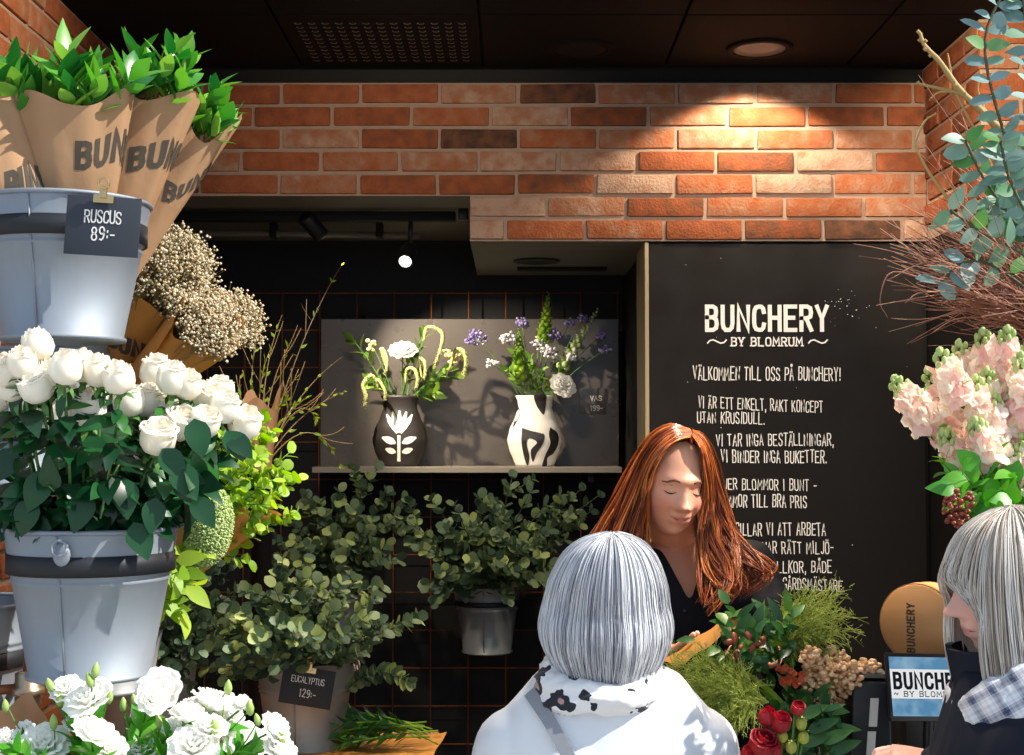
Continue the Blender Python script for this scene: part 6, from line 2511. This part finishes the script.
def guide_gen(G, j=.006, wv=0.0):
    W = [[P(*q) for q in g] for g in G]

    def gen(i, n):
        u = (i + RND.random()) / n * (len(W) - 1)
        k = min(int(u), len(W) - 2)
        f = u - k
        L_ = min(len(W[k]), len(W[k + 1]))
        cl = math.floor(i / 7)
        rr = random.Random(cl * 13 + len(G[0]))
        jit = V((rr.uniform(-1, 1), rr.uniform(-1, 1), rr.uniform(-1, 1))) * j * 1.6
        cut = U(.86, 1.0)
        cph = 2.2 * math.sin(cl * .21) + rr.uniform(-.7, .7)
        pts = []
        for q in range(L_):
            t_ = q / (L_ - 1)
            p = W[k][q] * (1 - f) + W[k + 1][q] * f
            p = p + V((1, .5, .35)) * (wv * t_ ** 1.9 * math.sin(9.5 * t_ + cph)) + jit * t_ + V((U(-1, 1), U(-1.2, .4), U(-1, 1))) * j * (.25 + .75 * t_) * .6
            pts.append(p)
        m_ = max(4, int(round(L_ * cut)))
        tone = min(1, max(0, rr.uniform(.15, .85) + U(-.2, .2)))
        return pts[:m_], tone
    return gen


b = MB()
skull = [HM @ v for v in head_points(0)[0]]
hi = HM.inverted()
cv, cf = [], []
hv, hf = head_points(0)
for v in hv:
    cv.append(HM @ V((v.x * 1.05, v.y * 1.05, v.z * 1.03)))
for f in hf:
    c = sum((hv[i] for i in f), V((0, 0, 0))) / 4
    if (c.z > .092 + .25 * c.y * -1 * 0 and c.y > -.05) or (c.y > -.03 and c.z > .02) or c.y > .02 and c.z > -.09:
        cf.append(f)
b.add(cv, cf, .35)
hair = b.build('hair', M['redhair'], t)
strands('hair_strands', hair, M['redhair'], guide_gen(GBK, .012), 260, .0024, wave=.008)
strands('hair_strands', hair, M['redhair'], guide_gen(GLF, .009, .021), 780, .0015)
strands('hair_strands', hair, M['redhair'], guide_gen(GRT, .009, .030), 780, .0015)

# ------------------------------------------------------------------ bob haircut used by both customers


def bob(name, parent, m, hm, a, bq, L, open_ang, n, crown=(0, 0), ot=.30, outw=.008, tuck=.016, r=.0016, front_drop=0.0, seedv=0, cap_tone=.4, sag=0.0, zscale=1.0):
    """Hair falling from the crown over an egg and then down; open round the face (-y) by open_ang."""
    rr = random.Random(seedv)

    def pos(th, t, off):
        # th measured from the back (+y)
        tt = t
        if tt < .5:
            ph = tt * PI
            R_ = math.sin(ph)
            z = bq * math.cos(ph)
        else:
            f = (tt - .5) * 2
            R_ = 1 + (outw * math.sin(PI * min(1, f * 1.2)) - tuck * f ** 2.2) / a
            z = -(L + front_drop * (1 - math.cos(th)) * .5) * f
        cx, cy = crown
        k = max(0, 1 - tt * 2)
        x = math.sin(th) * (a + off) * R_ + cx * k
        y = math.cos(th) * (a * 1.1 + off) * R_ + cy * k
        return hm @ V((x, y, (z + (off if tt < .3 else 0)) * zscale))

    b = MB()
    nu, nv = 60, 26
    span = PI - open_ang
    vs = []
    for i in range(nv + 1):
        t_ = i / nv
        for k in range(nu + 1):
            th = -PI + 2 * PI * k / nu
            if t_ > ot:
                w = smooth01((t_ - ot) / .14)
                lim = PI * (1 - w) + span * w
                th = max(-lim, min(lim, th))
            vs.append(pos(th, t_ * .985, -.006))
    fs = []
    for i in range(nv):
        for k in range(nu):
            a_ = i * (nu + 1) + k
            fs.append((a_, a_ + nu + 1, a_ + nu + 2, a_ + 1))
    b.add(vs, fs, cap_tone)
    cap = b.build('hair', m, parent)

    def gen(i, n_):
        th = (-1 + 2 * (i + RND.random()) / n_) * PI
        cl = random.Random(int(i / 6) * 31 + seedv)
        off = U(-.004, .005) + cl.uniform(-.003, .003)
        e = U(.9, 1.0) + cl.uniform(-.045, .025)
        s0 = U(.0, .18)
        dth = cl.uniform(-.09, .09) + U(-.05, .05)
        lim = span
        pts = []
        for q in range(10):
            t_ = s0 + (e - s0) * q / 9
            h = th + dth * (q / 9) ** 1.5
            if t_ > ot:
                w = smooth01((t_ - ot) / .14)
                lm = PI * (1 - w) + (lim + .04) * w
                h = max(-lm, min(lm, h))
            pts.append(pos(h, t_, off))
        return pts, min(1, max(0, cl.uniform(.25, .8) + U(-.16, .16)))
    strands('hair_strands', cap, m, gen, n, r, wave=.004, wfreq=7)
    return pos


def coat_mesh(name, mw, s, arms, infl, sleeve, voxel, f, bottom=.55, w=1.0, slope=0.0):
    mb, tr = MB(), MB()
    secs = [((c[0], c[1], c[2]), rx + infl, ry + infl, .85) for c, rx, ry, _ in trunk(s, neck=False, w=w, slope=slope)]
    secs = [((0, 0, bottom * s), secs[0][1] + .03, secs[0][2] + .03, .9)] + secs
    loft(tr, secs)
    mb.add([mw @ V(v) for v in tr.v], tr.f)
    for a in arms:
        limb(mb, [a[0], a[1], a[1] + (a[2] - a[1]) * .92], sleeve)
    return remesh(mb, name, voxel, 3, f)


# ------------------------------------------------------------------ customer with the grey bob (seen from behind)
BX, BY, BS = P(606, 640, 2.56).x, 2.56, .93
t = thing('person', 'customer seen from behind with a silver grey bob and white coat', 'person', (BX, BY, 0))
BMX = trs((BX, BY, 0), rz=PI)
BH = P(606, 600, 2.54)
BHM = trs((BH.x, BH.y - .005, BH.z), rz=PI - .08, rx=-.06, s=.96)
shb = [BMX @ V((q * .168 * BS, 0, 1.225 * BS)) for q in (-1, 1)]
armsB = [[shb[0], shb[0] + V((.06, .05, -.27)), shb[0] + V((-.02, .22, -.33))], [shb[1], shb[1] + V((-.06, .05, -.27)), shb[1] + V((.02, .22, -.33))]]
handsB = [(armsB[0][2], (-.5, .8, 0), (-.6, -.2, -.4), 1, dict(curl=.7)), (armsB[1][2], (.5, .8, 0), (.6, -.2, -.4), -1, dict(curl=.7))]
build_body('customer', t, BMX, BS, BHM, armsB, handsB, M['skin'], SKINW, .3, voxel=.004, slope=.058)
face_details(t, BHM, None, mat('greybrow', (120, 110, 104), rough=.7), M['lash'], .3)
M['greyhair'] = hair_mat('greyhair', [(128, 130, 142), (172, 174, 184), (204, 206, 212), (224, 226, 230), (240, 241, 244)], .38, .4)
bob('bob', t, M['greyhair'], BHM, .109, .128, .158, .62, 2000, crown=(-.012, .055), outw=.013, tuck=.030, r=.0012, seedv=5, cap_tone=.45)
M['whitecoat'] = mat('whitecoat', [(214, 218, 224), (232, 235, 240)], rough=.8, nscale=5, use_var=False, sheen=.1, bump=.15, bscale=260, bdist=.0008)
cf_ = fold(9, .011, (1, 1, .4))
coat = link(coat_mesh('coat', BMX, BS, armsB, .034, [.078, .074, .058], .008, cf_, w=1.0, slope=.075), 'coat', t, M['whitecoat'])
b = MB()                                                   # back yoke seam
# leopard scarf, two turns round the neck
m_, nt_, out_ = nodes_of('leopard')
bs = nt_.nodes.new('ShaderNodeBsdfPrincipled')
tcn = nt_.nodes.new('ShaderNodeTexCoord')
nz = nt_.nodes.new('ShaderNodeTexNoise')
nz.inputs['Scale'].default_value = 27
nz.inputs['Detail'].default_value = 1.5
rp = nt_.nodes.new('ShaderNodeValToRGB')
rp.color_ramp.interpolation = 'CONSTANT'
e = rp.color_ramp.elements
e[0].position, e[0].color = 0, lin((232, 230, 230))
e[1].position, e[1].color = .57, lin((30, 32, 44))
x_ = e.new(.7)
x_.color = lin((176, 142, 134))
nz2 = nt_.nodes.new('ShaderNodeTexNoise')
nz2.inputs['Scale'].default_value = 60
mx = nt_.nodes.new('ShaderNodeMixRGB')
mx.inputs['Fac'].default_value = .05
nt_.links.new(tcn.outputs['Object'], nz.inputs['Vector'])
nt_.links.new(tcn.outputs['Object'], nz2.inputs['Vector'])
nt_.links.new(nz.outputs['Fac'], mx.inputs[1])
nt_.links.new(nz2.outputs['Fac'], mx.inputs[2])
nt_.links.new(mx.outputs[0], rp.inputs['Fac'])
nt_.links.new(rp.outputs['Color'], bs.inputs['Base Color'])
bs.inputs['Roughness'].default_value = .85
bs.inputs['Sheen Weight'].default_value = .2
nt_.links.new(bs.outputs[0], out_.inputs['Surface'])
mb = MB()
NC = P(601, 676, 2.54)
for (dz, R_, r, ph) in ((-.012, .098, .023, 0), (.006, .084, .020, 2), (-.022, .108, .019, 4)):
    path = [V((NC.x + R_ * math.cos(a) * 1.02, NC.y + R_ * math.sin(a) * .92 + .0, NC.z + dz + .010 * math.sin(2 * a + ph) + .012 * math.sin(a))) for a in [i * PI / 18 for i in range(37)]]
    tube(mb, path, [r * (1 + .16 * math.sin(3 * i / 3 + ph)) for i in range(37)], 12)
sc_me = remesh(mb, 'scarf', .0045, 2, fold(30, .008, (1, 1, 2.2)))
link(sc_me, 'scarf', t, m_)
# shoulder bag with a strap over the coat
cvs = [coat.data.vertices[i].co + V((BX, BY, 0)) for i in range(0, len(coat.data.vertices))]
kd_pts = []
for (px, py) in ((530, 690), (538, 702), (546, 714), (553, 726), (560, 738), (567, 750), (574, 764), (582, 782), (592, 806), (606, 840), (622, 880), (640, 930)):
    q = P(px, py, BY - .15)
    best = min((c for c in cvs if c.y < BY - .02), key=lambda c: (c.x / c.y - q.x / q.y) ** 2 + ((c.z - CAMZ) / c.y - (q.z - CAMZ) / q.y) ** 2)
    kd_pts.append(best + V((0, -.011, 0)))
for _ in range(3):
    kd_pts = [kd_pts[0]] + [(a_ + b_ * 2 + c_) / 4 for a_, b_, c_ in zip(kd_pts[:-2], kd_pts[1:-1], kd_pts[2:])] + [kd_pts[-1]]
bagp = kd_pts[-1]
t = thing('shoulder_bag', 'grey strap of a shoulder bag worn across the white coat', 'bag', bagp)
b = MB()
path = catmull(kd_pts, 4)
vs, fs = [], []
for i, p in enumerate(path):
    tg = (path[min(i + 1, len(path) - 1)] - path[max(0, i - 1)]).normalized()
    s_ = tg.cross(V((0, -1, 0))).normalized()
    for o_ in (-.0115, .0115):
        for h_ in (-.006, -.002):
            vs.append(p + s_ * o_ + V((0, h_, 0)))
for i in range(len(path) - 1):
    a_ = i * 4
    for x, y in ((0, 2), (2, 3), (3, 1), (1, 0)):
        fs.append((a_ + x, a_ + y, a_ + 4 + y, a_ + 4 + x))
b.add(vs, fs)
b.build('strap', mat('strapgrey', [(120, 122, 130), (150, 152, 160)], rough=.6, nscale=80), t, True, 40)
b = MB()
box(b, (bagp.x - .02, bagp.y - .09, bagp.z - .26), (bagp.x + .22, bagp.y - .005, bagp.z + .01), .5, .02)
b.build('bag_body', mat('bagleather', [(70, 70, 76), (90, 90, 96)], rough=.5, nscale=20), t, True, 40)

# ------------------------------------------------------------------ customer in profile with the check scarf
CX, CY, CS = P(1022, 640, 2.30).x, 2.30, .965
t = thing('person', 'customer in profile with long ash blonde hair and navy coat paying at the tablet', 'person', (CX, CY, 0))
CM = trs((CX, CY, 0), rz=-PI / 2 - .25)
CHc = P(1015, 588, 2.29)
CHM = trs(CHc, rz=-PI / 2 + .0, rx=.10, s=.99)
shc = [CM @ V((q * .165 * CS, 0, 1.265 * CS)) for q in (-1, 1)]
# index 0 is her right-hand side seen from the camera's far side
hw = P(925, 756, 2.50)
armsC = [[shc[0], shc[0] + V((-.10, .02, -.27)), V((hw.x + .03, hw.y - .01, hw.z - .012))], [shc[1], shc[1] + V((-.08, -.02, -.27)), shc[1] + V((-.28, .04, -.30))]]
handsC = [(armsC[0][2], (-.95, .25, .12), (.1, .2, -1), -1, dict(curl=1.15)), (armsC[1][2], (-.9, .3, 0), (0, .4, -.9), 1, dict(curl=.7))]
SKC = ((226, 176, 160), (190, 104, 100), (220, 140, 126))
build_body('customer', t, CM, CS, CHM, armsC, handsC, skin_mat('skinrosy', *SKC), SKC, .3, voxel=.0038, slope=.05)
face_details(t, CHM, None, mat('ashbrow', (150, 126, 104), rough=.7), M['lash'], .3)
M['ashhair'] = hair_mat('ashhair', [(136, 118, 102), (176, 160, 144), (206, 196, 184), (224, 217, 208), (238, 234, 228)], .38, .4)
bob('bob', t, M['ashhair'], CHM, .106, .128, .195, .84, 2200, crown=(0, .01), ot=.40, outw=.014, tuck=-.002, r=.0012, seedv=9, cap_tone=.5, front_drop=.03)
M['navycoat'] = mat('navycoat', [(12, 16, 28), (19, 25, 41)], rough=.75, spec=.25, nscale=6, use_var=False)
link(coat_mesh('coat', CM, CS, armsC, .036, [.080, .074, .050], .008, fold(10, .011, (1, 1, .4)), slope=.05), 'coat', t, M['navycoat'])
b = MB()
mb = MB()
NC = CM @ V((0, -.005, 1.40 * CS))
# stand-up collar
for (R0, R1, z0, z1) in ((.100, .118, -.07, .020),):
    vs, fs = [], []
    n = 40
    for i in range(n + 1):
        a = -PI / 2 + .22 + (2 * PI - .44) * i / n
        for (rr_, z_) in ((R0, z0), (R1, z1), (R1 - .012, z1), (R0 - .012, z0)):
            q = CM @ V((rr_ * math.cos(a), rr_ * math.sin(a) * .95 - .01, 1.40 * CS + z_ + .012 * math.sin(a)))
            vs.append(q)
    for i in range(n):
        for j in range(4):
            fs.append((i * 4 + j, i * 4 + (j + 1) % 4, i * 4 + 4 + (j + 1) % 4, i * 4 + 4 + j))
    fs += [(0, 1, 2, 3), (n * 4 + 3, n * 4 + 2, n * 4 + 1, n * 4)]
    b.add(vs, fs)
b.build('collar', M['navycoat'], t, True, 50)
# check scarf: wool plaid woven from two sets of stripes
m_, nt_, out_ = nodes_of('check')
N_, L_ = nt_.nodes, nt_.links
bs = N_.new('ShaderNodeBsdfPrincipled')
tcn = N_.new('ShaderNodeTexCoord')
mp = N_.new('ShaderNodeMapping')
mp.inputs['Rotation'].default_value = (.3, .5, .35)
L_.new(tcn.outputs['Object'], mp.inputs['Vector'])
sep = N_.new('ShaderNodeSeparateXYZ')
L_.new(mp.outputs['Vector'], sep.inputs[0])
acc = None
for ax_, per, wd, hgt in (('X', .018, .34, .7), ('Z', .018, .34, .7), ('X', .0045, .45, .22), ('Z', .0045, .45, .22)):
    md = N_.new('ShaderNodeMath'); md.operation = 'PINGPONG'
    L_.new(sep.outputs[ax_], md.inputs[0]); md.inputs[1].default_value = per
    ls = N_.new('ShaderNodeMath'); ls.operation = 'LESS_THAN'
    L_.new(md.outputs[0], ls.inputs[0]); ls.inputs[1].default_value = per * wd
    ml = N_.new('ShaderNodeMath'); ml.operation = 'MULTIPLY'
    L_.new(ls.outputs[0], ml.inputs[0]); ml.inputs[1].default_value = hgt * .6
    if acc is None:
        acc = ml
    else:
        ad = N_.new('ShaderNodeMath'); ad.operation = 'ADD'
        L_.new(acc.outputs[0], ad.inputs[0]); L_.new(ml.outputs[0], ad.inputs[1]); acc = ad
rp = N_.new('ShaderNodeValToRGB')
rp.color_ramp.elements[0].color = lin((226, 226, 230))
rp.color_ramp.elements[1].color = lin((46, 62, 96))
L_.new(acc.outputs[0], rp.inputs['Fac'])
L_.new(rp.outputs['Color'], bs.inputs['Base Color'])
bs.inputs['Roughness'].default_value = .9
bs.inputs['Sheen Weight'].default_value = .3
L_.new(bs.outputs[0], out_.inputs['Surface'])
mb = MB()
for (dz, R_, r, ph) in ((-.005, .128, .040, 0), (-.035, .156, .046, 2)):
    path = [CM @ V((R_ * math.cos(a) * 1.15, R_ * math.sin(a) * .8 + .05, 1.40 * CS + dz + (.008 * math.sin(2 * a + ph) + .052 * math.sin(a)))) for a in [i * PI / 18 for i in range(37)]]
    tube(mb, path, [r * (1 + .14 * math.sin(i + ph)) for i in range(37)], 12)
link(remesh(mb, 'scarf', .005, 2, fold(22, .009, (1, 1, 1.6))), 'scarf', t, m_)
# ================================================================== light
def lamp(name, kind, loc, energy, col=(1, 1, 1), aim=None, size=.1, angle=60, blend=.5):
    l = bpy.data.lights.new(name, kind)
    l.energy = energy
    l.color = col
    if kind == 'SPOT':
        l.spot_size = math.radians(angle)
        l.spot_blend = blend
        l.shadow_soft_size = size
    elif kind == 'AREA':
        l.size = size
    o = bpy.data.objects.new(name, l)
    COL.objects.link(o)
    o.location = loc
    if aim is not None:
        o.rotation_euler = (V(aim) - V(loc)).to_track_quat('-Z', 'Y').to_euler()
    return o


o = lamp('sun', 'SUN', (3, -2, 6), 7.0, (1, .95, .86))
o.data.angle = math.radians(.6)
o.rotation_euler = V((-.70, .165, -.69)).to_track_quat('-Z', 'Y').to_euler()
WARM = (1, .80, .58)
lamp('downlight_lamp', 'SPOT', (.78, 4.36, ZC - .02), 42, WARM, (.78, 4.53, 2.2), .03, 118, .25)
lamp('vase_lamp', 'SPOT', SPOT2, 95, (1, .86, .68), SPOT2 + SPOT2_D, .012, 62, .6)
lamp('track_lamp', 'SPOT', spot_p + d * .012, 10, (1, .9, .76), spot_p + d, .02, 90, .5)
lamp('shop_lamp', 'SPOT', (.45, 3.3, 2.9), 130, (1, .82, .62), (.5, 3.4, 1.2), .06, 120, .8)
lamp('board_fill', 'SPOT', (1.0, 3.3, 2.9), 60, (1, .88, .74), (.95, 4.6, 1.7), .06, 90, .8)  # added interior fill on the board, no fitting behind it
lamp('pillar_fill', 'SPOT', (.95, 3.2, 2.85), 85, (1, .8, .56), (1.4, 4.06, 2.6), .04, 50, .6)  # unseen spot added in place of sun on the pillar bricks
lamp('pier_fill', 'SPOT', (-.6, 3.2, 2.88), 30, (1, .82, .6), (-1.27, 3.5, 2.72), .05, 70, .7)  # unseen spot added where the sun misses the left pier
lamp('counter_fill', 'SPOT', (.55, 3.3, 2.9), 70, (1, .86, .68), (.55, 2.92, 1.1), .05, 42, .7)  # unseen spot added to brighten the peach blossom on the counter
lamp('lintel_fill', 'SPOT', (-.3, 3.35, 2.88), 25, (1, .8, .58), (-.35, 4.6, 2.62), .05, 75, .9)  # unseen spot added for general warmth on the left beam
lamp('eucalyptus_fill', 'SPOT', (-.45, 3.3, 2.9), 95, (1, .88, .68), (-.5, 4.1, 1.2), .04, 95, .8)  # added fill, replaces sunlight on the eucalyptus leaves

w = bpy.data.worlds.new('sky')
SC.world = w
w.use_nodes = True
nt = w.node_tree
bg = nt.nodes['Background']
bg.inputs['Color'].default_value = (.62, .78, 1.0, 1)
bg.inputs['Strength'].default_value = 1.0

cam = bpy.data.cameras.new('camera')
co = bpy.data.objects.new('camera', cam)
COL.objects.link(co)
co.location = (0, 0, CAMZ)
co.rotation_euler = (PI / 2 + TILT, 0, 0)
cam.sensor_width = 36
cam.lens = F / 1024 * 36
cam.clip_start = .05
SC.camera = co
SC.view_settings.view_transform = 'Standard'
SC.view_settings.look = 'None'
SC.view_settings.exposure = 0.0
SC.view_settings.gamma = 1
SC.view_settings.use_curve_mapping = False
try:
    SC.cycles.use_denoising = True
    SC.cycles.denoiser = 'OPENIMAGEDENOISE'
    SC.cycles.max_bounces = 8
    SC.cycles.sample_clamp_indirect = 8
except Exception:
    pass
